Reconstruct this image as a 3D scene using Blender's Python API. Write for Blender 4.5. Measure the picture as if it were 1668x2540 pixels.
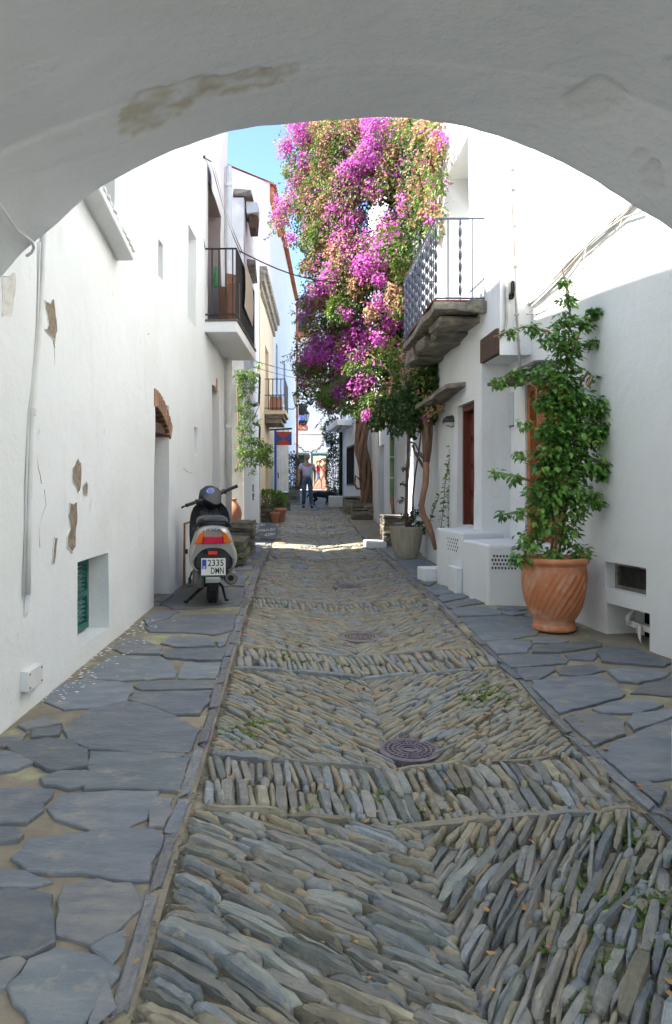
import bpy, bmesh, math, random
from mathutils import Vector, Matrix, Euler, noise
random.seed(7)
R = math.radians
for o in list(bpy.data.objects): bpy.data.objects.remove(o)
SC = bpy.context.scene
COL = SC.collection

# ---------------------------------------------------------------- camera, sky, sun, exposure
F, CX, CY = 1900.0, 720.0, 1200.0            # focal length and principal point, in photograph pixels
cam_d = bpy.data.cameras.new('camera'); cam = bpy.data.objects.new('camera', cam_d); COL.objects.link(cam)
cam.location = (0, 0, 0); cam.rotation_euler = (R(90), 0, 0)
cam_d.sensor_fit = 'HORIZONTAL'; cam_d.sensor_width = 36.0
cam_d.lens = 36.0 * F / 1668.0
cam_d.shift_x = (834 - CX) / 1668.0; cam_d.shift_y = -(1270 - CY) / 1668.0
cam_d.clip_start = 0.05; cam_d.clip_end = 2000
SC.camera = cam

SUN_EL, SUN_DIR = R(51), (0.999, 0.04)       # the light travels this way over the ground (from the left)
world = bpy.data.worlds.new('World'); SC.world = world; world.use_nodes = True
nt = world.node_tree
sky = nt.nodes.new('ShaderNodeTexSky'); sky.sky_type = 'NISHITA'; sky.sun_disc = False
sky.sun_elevation = SUN_EL
sky.sun_rotation = math.atan2(-SUN_DIR[0], -SUN_DIR[1])
sky.air_density = 1.0; sky.dust_density = 0.0; sky.ozone_density = 4.0; sky.altitude = 1500
nt.nodes['Background'].inputs[1].default_value = 0.12
nt.links.new(sky.outputs[0], nt.nodes['Background'].inputs[0])
sun_d = bpy.data.lights.new('sun', 'SUN'); sun_d.energy = 5.0; sun_d.angle = R(0.5); sun_d.color = (1.0, 0.95, 0.87)
sun = bpy.data.objects.new('sun', sun_d); COL.objects.link(sun)
d = Vector((SUN_DIR[0]*math.cos(SUN_EL), SUN_DIR[1]*math.cos(SUN_EL), -math.sin(SUN_EL)))
sun.rotation_euler = d.to_track_quat('-Z', 'Y').to_euler(); sun.location = (-20, 0, 30)
SC.view_settings.view_transform = 'Standard'; SC.view_settings.look = 'None'
SC.view_settings.gamma = 1.0; SC.view_settings.use_curve_mapping = False
SC.view_settings.exposure = 2.02
SC.render.engine = 'CYCLES'
SC.cycles.max_bounces = 6; SC.cycles.diffuse_bounces = 4; SC.cycles.transparent_max_bounces = 4; SC.cycles.caustics_reflective = False; SC.cycles.caustics_refractive = False

# ---------------------------------------------------------------- helpers
PROF = [(-20, -2.0), (0, -1.42), (4, -1.29), (7.25, -1.17), (13.4, -1.11), (18, -0.96), (24.4, -0.74), (30, -0.53), (36, -0.34), (45, -0.33), (80, -0.33)]
def zprof(Y):
    for (a, za), (b, zb) in zip(PROF, PROF[1:]):
        if Y <= b: return za + (zb - za) * (Y - a) / (b - a)
    return PROF[-1][1]
KL, KR, KC = -0.41, 1.42, 0.48               # kerb lines and gutter of the cobbled lane
def kl(Y): return KL if Y < 9 else KL + (Y - 9) * 0.016
def kr(Y): return KR + max(0, Y - 12) * 0.012
def zgr(X, Y):
    z = zprof(Y); a, b = kl(Y), kr(Y); c = (a + b) / 2
    if a < X < b: z -= 0.075 * (1 - abs(X - c) / ((b - a) / 2)) ** 1.2
    return z
def on_ground(px, py):
    Y = 1.0
    lo, hi = 0.8, 60.0
    s = (py - CY) / F
    for _ in range(50):
        m = (lo + hi) / 2
        if -zprof(m) / m > s: lo = m
        else: hi = m
    return Vector(((px - CX) / F * lo, lo, zprof(lo)))
def at(px, py, Y): return Vector(((px - CX) * Y / F, Y, (CY - py) * Y / F))
def nz(p, s=1.0, o=0.0): return noise.noise(Vector((p[0]*s + o, p[1]*s + o*1.7, p[2]*s - o)))
rnd = random.uniform
OFF = {}
class MB:
    def __init__(s): s.v = []; s.f = []; s.m = []
    def add(s, vs, fs, mi=0):
        b = len(s.v); s.v += [Vector(p) for p in vs]
        for q in fs: s.f.append([i + b for i in q]); s.m.append(mi)
    def box(s, c, d, mi=0, rot=None, jit=0.0):
        x, y, z = d[0]/2, d[1]/2, d[2]/2
        vs = [Vector(p) for p in ((-x,-y,-z),(x,-y,-z),(x,y,-z),(-x,y,-z),(-x,-y,z),(x,-y,z),(x,y,z),(-x,y,z))]
        if jit: vs = [p + Vector((rnd(-jit,jit), rnd(-jit,jit), rnd(-jit,jit))) for p in vs]
        if rot is not None:
            M = rot if isinstance(rot, Matrix) else Euler(rot).to_matrix()
            vs = [M @ p for p in vs]
        c = Vector(c)
        s.add([p + c for p in vs], [(3,2,1,0),(4,5,6,7),(0,1,5,4),(1,2,6,5),(2,3,7,6),(3,0,4,7)], mi)
    def rbox(s, c, d, r=0.01, mi=0, rot=None):           # box with chamfered edges
        x, y, z = d[0]/2, d[1]/2, d[2]/2
        r = min(r, x*.9, y*.9, z*.9)
        bm = bmesh.new(); bmesh.ops.create_cube(bm, size=1.0)
        for v in bm.verts: v.co = Vector((v.co.x*d[0], v.co.y*d[1], v.co.z*d[2]))
        bmesh.ops.bevel(bm, geom=list(bm.edges), offset=r, segments=2, profile=0.6, affect='EDGES')
        M = None
        if rot is not None: M = rot if isinstance(rot, Matrix) else Euler(rot).to_matrix()
        vs = [(M @ v.co if M else v.co.copy()) + Vector(c) for v in bm.verts]
        bm.verts.index_update()
        s.add(vs, [[v.index for v in f.verts] for f in bm.faces], mi); bm.free()
    def tube(s, pts, r, n=8, mi=0, cap=True, flat=1.0):
        pts = [Vector(p) for p in pts]; k = len(pts)
        rr = r if isinstance(r, (list, tuple)) else [r]*k
        vs = []; up = None
        for i, p in enumerate(pts):
            t = (pts[min(i+1,k-1)] - pts[max(i-1,0)])
            t = t.normalized() if t.length > 1e-9 else Vector((0,0,1))
            if up is None:
                up = Vector((0,0,1)) if abs(t.z) < .9 else Vector((1,0,0))
            a = (up - t*up.dot(t)); a = a.normalized() if a.length > 1e-6 else t.orthogonal().normalized()
            up = a; b = t.cross(a)
            for j in range(n):
                w = 2*math.pi*j/n
                vs.append(p + a*math.cos(w)*rr[i] + b*math.sin(w)*rr[i]*flat)
        fs = [(i*n+j, i*n+(j+1)%n, (i+1)*n+(j+1)%n, (i+1)*n+j) for i in range(k-1) for j in range(n)]
        if cap: fs += [tuple(reversed(range(n))), tuple((k-1)*n+j for j in range(n))]
        s.add(vs, fs, mi)
    def lathe(s, prof, n=32, c=(0,0,0), mi=0, sx=1, sy=1, fn=None):
        c = Vector(c); k = len(prof); vs = []
        for i, (r, z) in enumerate(prof):
            for j in range(n):
                w = 2*math.pi*j/n
                q = r * (fn(i, w, z) if fn else 1)
                vs.append(c + Vector((q*math.cos(w)*sx, q*math.sin(w)*sy, z)))
        fs = [(i*n+j, i*n+(j+1)%n, (i+1)*n+(j+1)%n, (i+1)*n+j) for i in range(k-1) for j in range(n)]
        s.add(vs, fs, mi)
    def slab(s, poly, dz, mi=0):                          # polygon of 3-D points extruded by vector dz
        n = len(poly); dz = Vector(dz); P = [Vector(p) for p in poly]
        s.add(P + [p + dz for p in P], [tuple(reversed(range(n))), tuple(range(n, 2*n))] + [(i, (i+1)%n, n+(i+1)%n, n+i) for i in range(n)], mi)
    def mesh(s, name, mats, smooth=False, off=None):
        me = bpy.data.meshes.new(name)
        vs = [p - off for p in s.v] if off is not None else s.v
        me.from_pydata(vs, [], s.f)
        for m in (mats if isinstance(mats, (list, tuple)) else [mats]): me.materials.append(m)
        me.polygons.foreach_set('material_index', s.m)
        if smooth: me.polygons.foreach_set('use_smooth', [True]*len(me.polygons))
        me.update(); return me
    def build(s, name, mats, parent=None, smooth=False, fix=True, **props):
        off = OFF.get(parent.name) if parent else None
        me = s.mesh(name, mats, smooth, off)
        if fix:
            bm = bmesh.new(); bm.from_mesh(me); bmesh.ops.recalc_face_normals(bm, faces=bm.faces); bm.to_mesh(me); bm.free()
        o = bpy.data.objects.new(name, me); COL.objects.link(o)
        if parent:
            o.parent = parent
            if off is not None: OFF[o.name] = off
        for k, v in props.items(): o[k] = v
        return o
def thing(name, label, cat, loc=(0,0,0), rz=0.0, group=None, world=True):
    o = bpy.data.objects.new(name, None); COL.objects.link(o)
    o.empty_display_size = .2
    o.location = loc; o.rotation_euler = (0, 0, rz); o['label'] = label; o['category'] = cat
    if group: o['group'] = group
    if world: OFF[o.name] = Vector(loc)
    return o
def tag(o, label, cat, group=None):
    o['label'] = label; o['category'] = cat
    if group: o['group'] = group
    return o
def inst(mesh, name, parent, loc, rot, scale):            # a piece that shares its mesh
    o = bpy.data.objects.new(name, mesh); COL.objects.link(o); o.parent = parent
    off = OFF.get(parent.name)
    o.location = Vector(loc) - off if off is not None else Vector(loc)
    if isinstance(rot, Matrix): o.rotation_euler = rot.to_euler()
    else: o.rotation_euler = rot
    o.scale = scale; return o
def bevel(o, w=.006, seg=2):
    m = o.modifiers.new('bevel', 'BEVEL'); m.width = w; m.segments = seg; m.limit_method = 'ANGLE'; m.angle_limit = R(40)
    return o
def subsurf(o, n=1):
    m = o.modifiers.new('sub', 'SUBSURF'); m.levels = n; m.render_levels = n; return o

# ---------------------------------------------------------------- materials
def mat(name, c1, c2=None, scale=4.0, rough=.8, bump=.0, bscale=30.0, rand=0.0, metal=0.0, c3=None, s3=14.0, t3=.62, stretch=None, spec=.4, dist=.004, trans=0.0, emit=None, lo=.35, hi=.65, w3=.06, cleft=0, stri=None, dust=None):
    m = bpy.data.materials.new(name); m.use_nodes = True; t = m.node_tree; N = t.nodes; L = t.links
    b = N['Principled BSDF']; b.inputs['Roughness'].default_value = rough; b.inputs['Metallic'].default_value = metal
    b.inputs['Specular IOR Level'].default_value = spec
    g = N.new('ShaderNodeNewGeometry'); src = g.outputs['Position']
    if stretch:
        mp = N.new('ShaderNodeMapping'); mp.inputs['Scale'].default_value = stretch; L.new(src, mp.inputs[0]); ssrc = mp.outputs[0]
    else: ssrc = src
    col = None
    rgb = N.new('ShaderNodeRGB'); rgb.outputs[0].default_value = (*c1, 1); col = rgb.outputs[0]
    def nse(sc, det, s):
        n = N.new('ShaderNodeTexNoise'); n.inputs['Scale'].default_value = sc; n.inputs['Detail'].default_value = det; n.inputs['Roughness'].default_value = .6
        L.new(s, n.inputs['Vector']); return n.outputs['Fac']
    def mix(fac, a, c):
        x = N.new('ShaderNodeMix'); x.data_type = 'RGBA'; L.new(fac, x.inputs[0]); L.new(a, x.inputs[6])
        if isinstance(c, tuple): x.inputs[7].default_value = (*c, 1)
        else: L.new(c, x.inputs[7])
        return x.outputs[2]
    def ramp(v, lo, hi):
        x = N.new('ShaderNodeMapRange'); x.inputs[1].default_value = lo; x.inputs[2].default_value = hi; L.new(v, x.inputs[0]); return x.outputs[0]
    if c2: col = mix(ramp(nse(scale, 3, ssrc), lo, hi), col, c2)
    if c3: col = mix(ramp(nse(s3, 4, src), t3, t3 + w3), col, c3)
    if stri:
        tc = N.new('ShaderNodeTexCoord'); mp2 = N.new('ShaderNodeMapping'); mp2.inputs['Scale'].default_value = stri[0]; L.new(tc.outputs['Object'], mp2.inputs[0])
        sfac = nse(1.0, 4, mp2.outputs[0]); col = mix(ramp(sfac, .45, .75), col, stri[1])
    if dust:
        sp = N.new('ShaderNodeSeparateXYZ'); tc2 = N.new('ShaderNodeTexCoord'); L.new(tc2.outputs['Object'], sp.inputs[0])
        ad = N.new('ShaderNodeMath'); ad.operation = 'MULTIPLY_ADD'; L.new(nse(26, 3, src), ad.inputs[0]); ad.inputs[1].default_value = 1.3; L.new(sp.outputs[2], ad.inputs[2])
        col = mix(ramp(ad.outputs[0], 1.10, .85), col, dust)
    if rand:
        oi = N.new('ShaderNodeObjectInfo'); mr = N.new('ShaderNodeMapRange'); L.new(oi.outputs['Random'], mr.inputs[0])
        mr.inputs[3].default_value = 1 - rand; mr.inputs[4].default_value = 1 + rand
        hv = N.new('ShaderNodeHueSaturation'); L.new(mr.outputs[0], hv.inputs['Value']); L.new(col, hv.inputs['Color']); col = hv.outputs[0]
    L.new(col, b.inputs['Base Color'])
    if bump:
        n1 = nse(bscale, 3, ssrc); bp = N.new('ShaderNodeBump'); bp.inputs['Strength'].default_value = bump; bp.inputs['Distance'].default_value = dist
        L.new(n1, bp.inputs['Height']); L.new(bp.outputs[0], b.inputs['Normal'])
    if cleft:
        nc = nse(cleft, 4, ssrc); sn_ = N.new('ShaderNodeMath'); sn_.operation = 'SNAP'; sn_.inputs[1].default_value = .085; L.new(nc, sn_.inputs[0])
        b0 = N.new('ShaderNodeBump'); b0.inputs['Strength'].default_value = .9; b0.inputs['Distance'].default_value = .006; L.new(sn_.outputs[0], b0.inputs['Height'])
        L.new(b0.outputs[0], bp.inputs['Normal'])
        if stri:
            b3_ = N.new('ShaderNodeBump'); b3_.inputs['Strength'].default_value = .55; b3_.inputs['Distance'].default_value = .008; L.new(sfac, b3_.inputs['Height']); L.new(b3_.outputs[0], b0.inputs['Normal'])
    if trans:
        tr = N.new('ShaderNodeBsdfTranslucent'); L.new(col, tr.inputs[0]); mx = N.new('ShaderNodeMixShader'); mx.inputs[0].default_value = trans
        L.new(b.outputs[0], mx.inputs[1]); L.new(tr.outputs[0], mx.inputs[2]); L.new(mx.outputs[0], N['Material Output'].inputs[0])
    if emit:
        b.inputs['Emission Color'].default_value = (*emit[0], 1); b.inputs['Emission Strength'].default_value = emit[1]
    return m
def plaster(name, c, dirt=.5, bump=.35, attr=None, attrcol=None):
    m = bpy.data.materials.new(name); m.use_nodes = True; t = m.node_tree; N = t.nodes; L = t.links
    b = N['Principled BSDF']; b.inputs['Roughness'].default_value = .9; b.inputs['Specular IOR Level'].default_value = .2
    g = N.new('ShaderNodeNewGeometry'); P = g.outputs['Position']
    def nse(sc, det=5, st=None, rg=.6):
        n = N.new('ShaderNodeTexNoise'); n.inputs['Scale'].default_value = sc; n.inputs['Detail'].default_value = det; n.inputs['Roughness'].default_value = rg
        if st:
            mp = N.new('ShaderNodeMapping'); mp.inputs['Scale'].default_value = st; L.new(P, mp.inputs[0]); L.new(mp.outputs[0], n.inputs['Vector'])
        else: L.new(P, n.inputs['Vector'])
        return n.outputs['Fac']
    def ramp(v, lo, hi, a=0, e=1):
        x = N.new('ShaderNodeMapRange'); x.inputs[1].default_value = lo; x.inputs[2].default_value = hi; x.inputs[3].default_value = a; x.inputs[4].default_value = e
        L.new(v, x.inputs[0]); return x.outputs[0]
    def mix(fac, a, c2):
        x = N.new('ShaderNodeMix'); x.data_type = 'RGBA'; L.new(fac, x.inputs[0])
        L.new(a, x.inputs[6])
        x.inputs[7].default_value = (*c2, 1); return x.outputs[2]
    rgb = N.new('ShaderNodeRGB'); rgb.outputs[0].default_value = (*c, 1); col = rgb.outputs[0]
    col = mix(ramp(nse(.9, 2), .45, .7, 0, .8), col, tuple(q*w for q, w in zip(c, (.93, .93, .90))))
    col = mix(ramp(nse(1.0, 3, (4, 4, .9)), .60, .80, 0, .42*dirt), col, tuple(q*w for q, w in zip(c, (.72, .70, .64))))     # rain streaks
    col = mix(ramp(nse(9, 5, (1, 1, .6), .75), .64, .74, 0, .6*dirt), col, tuple(q*w for q, w in zip(c, (.5, .48, .44))))  # specks and scuffs
    if attr:
        at_ = N.new('ShaderNodeAttribute'); at_.attribute_name = attr
        col = mix(at_.outputs['Fac'], col, attrcol)
    L.new(col, b.inputs['Base Color'])
    if attr:
        bz = N.new('ShaderNodeBump'); bz.inputs['Strength'].default_value = .22; bz.inputs['Distance'].default_value = .012; L.new(nse(6, 3, (1, 3.5, 3.5)), bz.inputs['Height'])
    b1 = N.new('ShaderNodeBump'); b1.inputs['Strength'].default_value = bump; b1.inputs['Distance'].default_value = .03; L.new(nse(5, 3), b1.inputs['Height'])
    b2 = N.new('ShaderNodeBump'); b2.inputs['Strength'].default_value = bump*1.2; b2.inputs['Distance'].default_value = .004; L.new(nse(70, 2), b2.inputs['Height'])
    if attr: L.new(bz.outputs[0], b1.inputs['Normal'])
    L.new(b1.outputs[0], b2.inputs['Normal']); L.new(b2.outputs[0], b.inputs['Normal'])
    return m
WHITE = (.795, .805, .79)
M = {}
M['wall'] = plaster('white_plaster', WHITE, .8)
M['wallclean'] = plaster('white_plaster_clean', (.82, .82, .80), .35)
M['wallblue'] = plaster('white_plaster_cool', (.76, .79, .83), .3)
M['beige'] = plaster('beige_render', (.62, .52, .37), .8)
M['arch'] = plaster('vault_plaster', (.755, .77, .785), .45, .5, 'bare', (.52, .46, .34))
M['bare'] = mat('bare_render', (.22, .17, .115), (.32, .26, .19), 18, .95, .8, 60, c3=(.15,.115,.08), s3=40, t3=.58)
M['slate'] = mat('slate_flag', (.150, .170, .200), (.205, .213, .218), 4.5, .58, 1.0, 26, .26, c3=(.27,.255,.215), s3=9, t3=.56, w3=.14, stretch=(1,2.2,1), dist=.008, cleft=5.5, stri=((5,13,1),(.115,.130,.150)))
M['slate2'] = mat('slate_flag_dull', (.165, .172, .180), (.235, .225, .205), 4.5, .58, 1.0, 26, .26, c3=(.27,.255,.215), s3=9, t3=.56, w3=.14, stretch=(1,2.2,1), dist=.008, cleft=5.5, stri=((5,13,1),(.115,.130,.150)))
M['slate3'] = mat('slate_flag_green', (.135, .158, .172), (.185, .200, .200), 4.5, .58, 1.0, 26, .26, c3=(.27,.255,.215), s3=9, t3=.56, w3=.14, stretch=(1,2.2,1), dist=.008, cleft=5.5, stri=((5,13,1),(.115,.130,.150)))
COB = []; COBF = []
for k_, (ca, cb_) in enumerate((((.20,.21,.205),(.28,.27,.235)),((.20,.19,.145),(.30,.27,.195)),((.25,.22,.16),(.33,.29,.20)),((.165,.195,.215),(.25,.265,.265)),((.24,.19,.13),(.31,.255,.17)),((.175,.20,.195),(.25,.26,.225)))):
    ca = (ca[0]*1.04, ca[1]*1.02, ca[2]*.97); cb_ = (cb_[0]*1.06, cb_[1]*1.03, cb_[2]*.97)
    COB.append(mat('cobble_slate_%d' % k_, ca, cb_, 10, .6, 1.0, 30, .34, c3=(.37,.33,.235), s3=18, t3=.60, w3=.12, dist=.006, stretch=(1.4,1.4,1), cleft=16, stri=((2.6,6.5,4), tuple(q*.80 for q in ca)), dust=(.34,.31,.235)))
    COBF.append(mat('cobble_slate_far_%d' % k_, ca, cb_, 10, .55, .9, 34, 0, c3=(.35,.315,.225), s3=16, t3=.59, w3=.12, dist=.006, stretch=(1.4,1.4,1), cleft=16))
M['cobble'] = mat('cobble_slate', (.098, .104, .106), (.185, .178, .155), 9, .62, .6, 38, .30, c3=(.27,.245,.185), s3=22, t3=.60, w3=.1, dist=.005)
M['cobble2'] = mat('cobble_slate_far', (.095, .100, .104), (.19, .18, .155), 11, .65, .5, 40, 0, c3=(.26,.235,.17), s3=17, t3=.58, w3=.1, dist=.005)
M['mortar'] = mat('sandy_mortar', (.29, .25, .18), (.20, .175, .13), 6, .95, .8, 70, c3=(.36,.34,.20), s3=3.0, t3=.56, w3=.1, dist=.006)
M['mortar2'] = mat('joint_dirt', (.10, .088, .065), (.17, .15, .105), 12, .95, .9, 60, c3=(.33,.29,.20), s3=1.7, t3=.52, w3=.08, dist=.01)
M['drystone'] = mat('dry_slate', (.25, .21, .15), (.12, .11, .095), 14, .85, .8, 45, .32, c3=(.30,.25,.15), s3=9, t3=.60, stretch=(1,1,3))
M['stoneslab'] = mat('old_stone', (.30, .265, .205), (.13, .12, .105), 7, .9, .9, 30, .12, c3=(.42,.36,.22), s3=6, t3=.58, w3=.1, dist=.012, stretch=(1,1,2.2))
M['darkslab'] = mat('dark_slate_slab', (.105, .100, .095), (.16, .15, .135), 9, .8, .6, 30, .1)
M['redwood'] = mat('red_wood', (.17, .035, .016), (.11, .02, .010), 3, .45, .3, 30, stretch=(6,6,.6))
M['orangewood'] = mat('orange_wood', (.48, .17, .06), (.36, .12, .045), 3, .6, .4, 30, stretch=(8,8,.6))
M['oldwood'] = mat('weathered_wood', (.13, .075, .05), (.075, .045, .032), 4, .85, .8, 26, stretch=(1,6,8), dist=.008)
M['brownwood'] = mat('brown_wood', (.22, .095, .045), (.15, .06, .03), 4, .6, .4, 26, stretch=(8,8,.7))
M['brick'] = mat('old_brick', (.34, .19, .115), (.24, .14, .09), 10, .9, .8, 50, .2, c3=(.5,.42,.33), s3=12, t3=.6)
M['rooftile'] = mat('roof_tile', (.47, .17, .085), (.33, .12, .065), 5, .85, .5, 30, .15, c3=(.5,.36,.24), s3=7, t3=.62)
M['iron'] = mat('dark_iron', (.025, .026, .030), (.05, .045, .04), 20, .5, .2, 60, metal=.4)
M['blueiron'] = mat('blue_grey_iron', (.085, .105, .16), (.06, .07, .10), 14, .45, .15, 50, metal=.35)
M['terra'] = mat('terracotta', (.62, .24, .11), (.54, .19, .08), 6, .85, .5, 40, c3=(.70,.46,.33), s3=6, t3=.50, w3=.22, stretch=(1,1,.7))
M['terra2'] = mat('terracotta_plain', (.47, .21, .125), (.40, .17, .10), 6, .85, .3, 40, .12)
M['stonepot'] = mat('sand_stone_pot', (.47, .42, .32), (.38, .33, .24), 4, .9, .4, 40, stretch=(5,5,.6), c3=(.35,.25,.10), s3=3, t3=.64, w3=.2)
M['soil'] = mat('soil', (.06, .045, .03), (.10, .075, .05), 30, 1, .9, 60)
M['bark'] = mat('vine_bark', (.27, .16, .10), (.17, .105, .07), 6, .95, 1.0, 26, stretch=(4,4,.8), dist=.012)
M['barkred'] = mat('young_vine_bark', (.42, .23, .13), (.32, .18, .11), 8, .9, .6, 30, stretch=(3,3,1))
M['barkdark'] = mat('dark_bark', (.12, .085, .075), (.17, .13, .11), 8, .9, .6, 30, stretch=(3,3,1))
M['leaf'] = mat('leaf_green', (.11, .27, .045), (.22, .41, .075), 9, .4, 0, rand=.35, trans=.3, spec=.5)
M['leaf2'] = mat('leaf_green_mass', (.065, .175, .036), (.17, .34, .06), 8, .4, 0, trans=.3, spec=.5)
M['leafdark'] = mat('leaf_deep_and_shade_green', (.030, .060, .020), (.060, .105, .030), 7, .5, 0, trans=.2)  # dark shrubs, and the painted shade inside the bougainvillea
M['leafdk2'] = mat('leaf_olive_green', (.045, .095, .028), (.085, .15, .04), 7, .5, 0, trans=.25)
M['leafyel'] = mat('leaf_yellow_green', (.17, .28, .055), (.11, .22, .04), 6, .5, 0, trans=.35, c3=(.33,.27,.10), s3=4, t3=.62)
M['leafbg'] = mat('bougainvillea_leaf', (.075, .145, .028), (.19, .31, .05), 3.5, .5, 0, trans=.3)
M['magenta'] = mat('magenta_bract', (.50, .040, .40), (.66, .15, .56), 14, .65, 0, trans=.35, c3=(.62,.20,.42), s3=9, t3=.56)
M['tan'] = mat('dry_bract', (.46, .23, .14), (.56, .36, .19), 12, .8, 0, trans=.3, c3=(.25,.12,.075), s3=11, t3=.52)
M['redflower'] = mat('red_flower', (.72, .05, .03), (.8, .16, .06), 30, .6, 0, trans=.2)
M['dead'] = mat('dry_leaf', (.42, .25, .10), (.30, .17, .08), 12, .8, 0, rand=.3)
M['petal'] = mat('fallen_petal', (.55, .06, .30), (.60, .18, .28), 15, .7, 0)
M['moss'] = mat('moss', (.17, .24, .05), (.10, .17, .035), 20, .8, 0, trans=.2)
M['green'] = mat('green_paint', (.022, .115, .105), (.04, .15, .13), 8, .6, .3, 40)
M['greenframe'] = mat('green_frame_paint', (.03, .105, .06), (.045, .13, .075), 8, .5)
M['greenpipe'] = mat('glazed_green_pipe', (.13, .25, .10), (.26, .33, .15), 3, .4)
M['bluep'] = mat('blue_paint', (.02, .075, .34), (.03, .10, .40), 8, .5)
M['whitep'] = mat('white_paint', (.78, .78, .76), (.68, .68, .66), 5, .6, .2, 40)
M['greyp'] = mat('pale_grey_paint', (.62, .65, .68), (.55, .58, .62), 4, .6)
M['taupe'] = mat('taupe_paint', (.30, .25, .235), (.26, .215, .20), 4, .7)
M['reed'] = mat('reed_mat', (.50, .42, .32), (.40, .33, .25), 50, .9, .8, 90, stretch=(1,1,8))
M['awn'] = mat('brown_canvas', (.17, .065, .035), (.12, .045, .025), 10, .85)
M['pipe'] = mat('white_pipe', (.74, .74, .71), (.66, .66, .62), 6, .55, .2, 40)
M['cable'] = mat('grey_cable', (.42, .40, .37), (.30, .28, .25), 10, .7)
M['black'] = mat('black_rubber', (.012, .012, .013), (.02, .02, .02), 20, .6, .2, 60)
M['blackpl'] = mat('black_plastic', (.016, .017, .020), (.022, .023, .026), 12, .38, .1, 90)
M['silver'] = mat('silver_paint', (.47, .455, .42), (.43, .415, .385), 6, .34, 0, metal=.35, c3=(.36,.34,.30), s3=9, t3=.62, w3=.2)
M['metal'] = mat('grey_metal', (.20, .19, .18), (.12, .11, .10), 14, .5, .3, 40, metal=.6)
M['chrome'] = mat('bright_metal', (.6, .6, .6), None, rough=.25, metal=.9)
M['redlens'] = mat('red_lens', (.50, .012, .045), (.58, .02, .06), 20, .15, spec=.6)
M['redref'] = mat('red_reflector', (.75, .035, .02), None, rough=.2, spec=.6)
M['orangelens'] = mat('orange_lens', (.80, .17, .015), (.7, .12, .01), 20, .15, spec=.6)
M['plate'] = mat('plate_white', (.74, .74, .68), None, rough=.5)
M['ink'] = mat('black_ink', (.012, .012, .012), None, rough=.7)
M['euro'] = mat('plate_blue', (.015, .06, .42), None, rough=.5)
M['dial'] = mat('blue_dial', (.012, .045, .22), (.02, .09, .34), 40, .2)
M['chalk'] = mat('white_chalk_paint', (.78, .78, .76), None, rough=.9)
M['glass'] = mat('dark_glass', (.02, .022, .026), None, rough=.08, spec=.7)
M['lampglass'] = mat('frosted_glass', (.62, .63, .62), None, rough=.35)
M['dark'] = mat('dark_interior', (.012, .012, .014), None, rough=1)
M['shopglow'] = mat('glowing_shop_wall', (.70, .50, .36), (.62, .43, .30), 3, .8, emit=((1,.66,.42), .12))  # wall colour plus a faint glow standing for the light inside
M['bulb'] = mat('lit_bulb', (1,.9,.7), None, emit=((1,.85,.6), 12))
M['manhole'] = mat('cast_iron', (.21, .18, .20), (.15, .125, .145), 25, .6, .5, 80, metal=.3)
M['manhole2'] = mat('dusty_cast_iron', (.23, .20, .185), (.17, .145, .135), 25, .8, .5, 80)
M['rust'] = mat('rust', (.36, .17, .06), (.22, .10, .04), 20, .9, .5, 60)
M['skin'] = mat('skin', (.40, .20, .13), (.36, .17, .11), 20, .55)
M['skin2'] = mat('tanned_skin', (.48, .23, .13), (.42, .19, .11), 20, .55)
M['hairgrey'] = mat('grey_hair', (.30, .28, .27), (.22, .20, .20), 40, .8)
M['hairbrown'] = mat('brown_hair', (.12, .05, .03), (.08, .035, .02), 40, .6)
M['shirt'] = mat('lilac_shirt', (.55, .55, .78), (.48, .48, .70), 9, .85, .3, 25)
M['jeans'] = mat('blue_jeans', (.050, .075, .15), (.11, .15, .24), 4, .9, .3, 60)
M['redtop'] = mat('red_top', (.66, .055, .06), (.58, .04, .05), 9, .8)
M['shorts'] = mat('denim_shorts', (.10, .15, .33), (.14, .19, .38), 9, .9)
M['dress'] = mat('coral_dress', (.62, .22, .14), (.55, .17, .11), 9, .8)
M['fur'] = mat('black_fur', (.014, .013, .013), (.03, .028, .027), 30, .8, .6, 90)
M['signblue'] = mat('sign_blue', (.05, .07, .25), (.07, .09, .30), 20, .7)
M['signred'] = mat('sign_red', (.45, .07, .045), (.38, .055, .04), 20, .7)
M['cloth'] = mat('blue_cloth', (.13, .20, .55), (.2, .28, .6), 9, .9)
M['greenbag'] = mat('green_plastic', (.03, .14, .05), (.05, .19, .07), 9, .5)
M['straw'] = mat('cane', (.55, .36, .17), (.45, .28, .13), 20, .8)
# ================================================================ THE SETTING: ground, lane, pavements
def sheet(name, xs, ys, zf, m, parent=None, kind='structure'):
    b = MB(); n = len(xs)
    vs = [Vector((x if not callable(x) else x(y), y, 0)) for y in ys for x in xs]
    for p in vs: p.z = zf(p.x, p.y)
    b.add(vs, [(j*n+i, j*n+i+1, (j+1)*n+i+1, (j+1)*n+i) for j in range(len(ys)-1) for i in range(n-1)])
    o = b.build(name, m, parent, smooth=True)
    if kind: o['kind'] = kind
    return o
def frange(a, b, s):
    n = max(1, int(math.ceil((b-a)/s))); return [a + (b-a)*i/n for i in range(n+1)]
sheet('ground', [-300,-60,-12,-6,-3,0,3,6,12,60,300], [-80,-20,0,4,7.25,13.4,18,24.4,30,36,45,80,400], lambda x, y: zprof(y) - .13, M['mortar'])
lane_ys = frange(-6, 9, .06) + frange(9, 38, .2)[1:]
lane = sheet('cobbled_lane', [(lambda y, t=t: kl(y) + (kr(y)-kl(y))*t) for t in [i/40 for i in range(41)]], lane_ys,
      lambda x, y: zgr(x, y) - .002 + .012*nz((x,y,0), 3.2) + .007*nz((x,y,0), 9) + .004*nz((x,y,3), 30), M['mortar2'])
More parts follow.
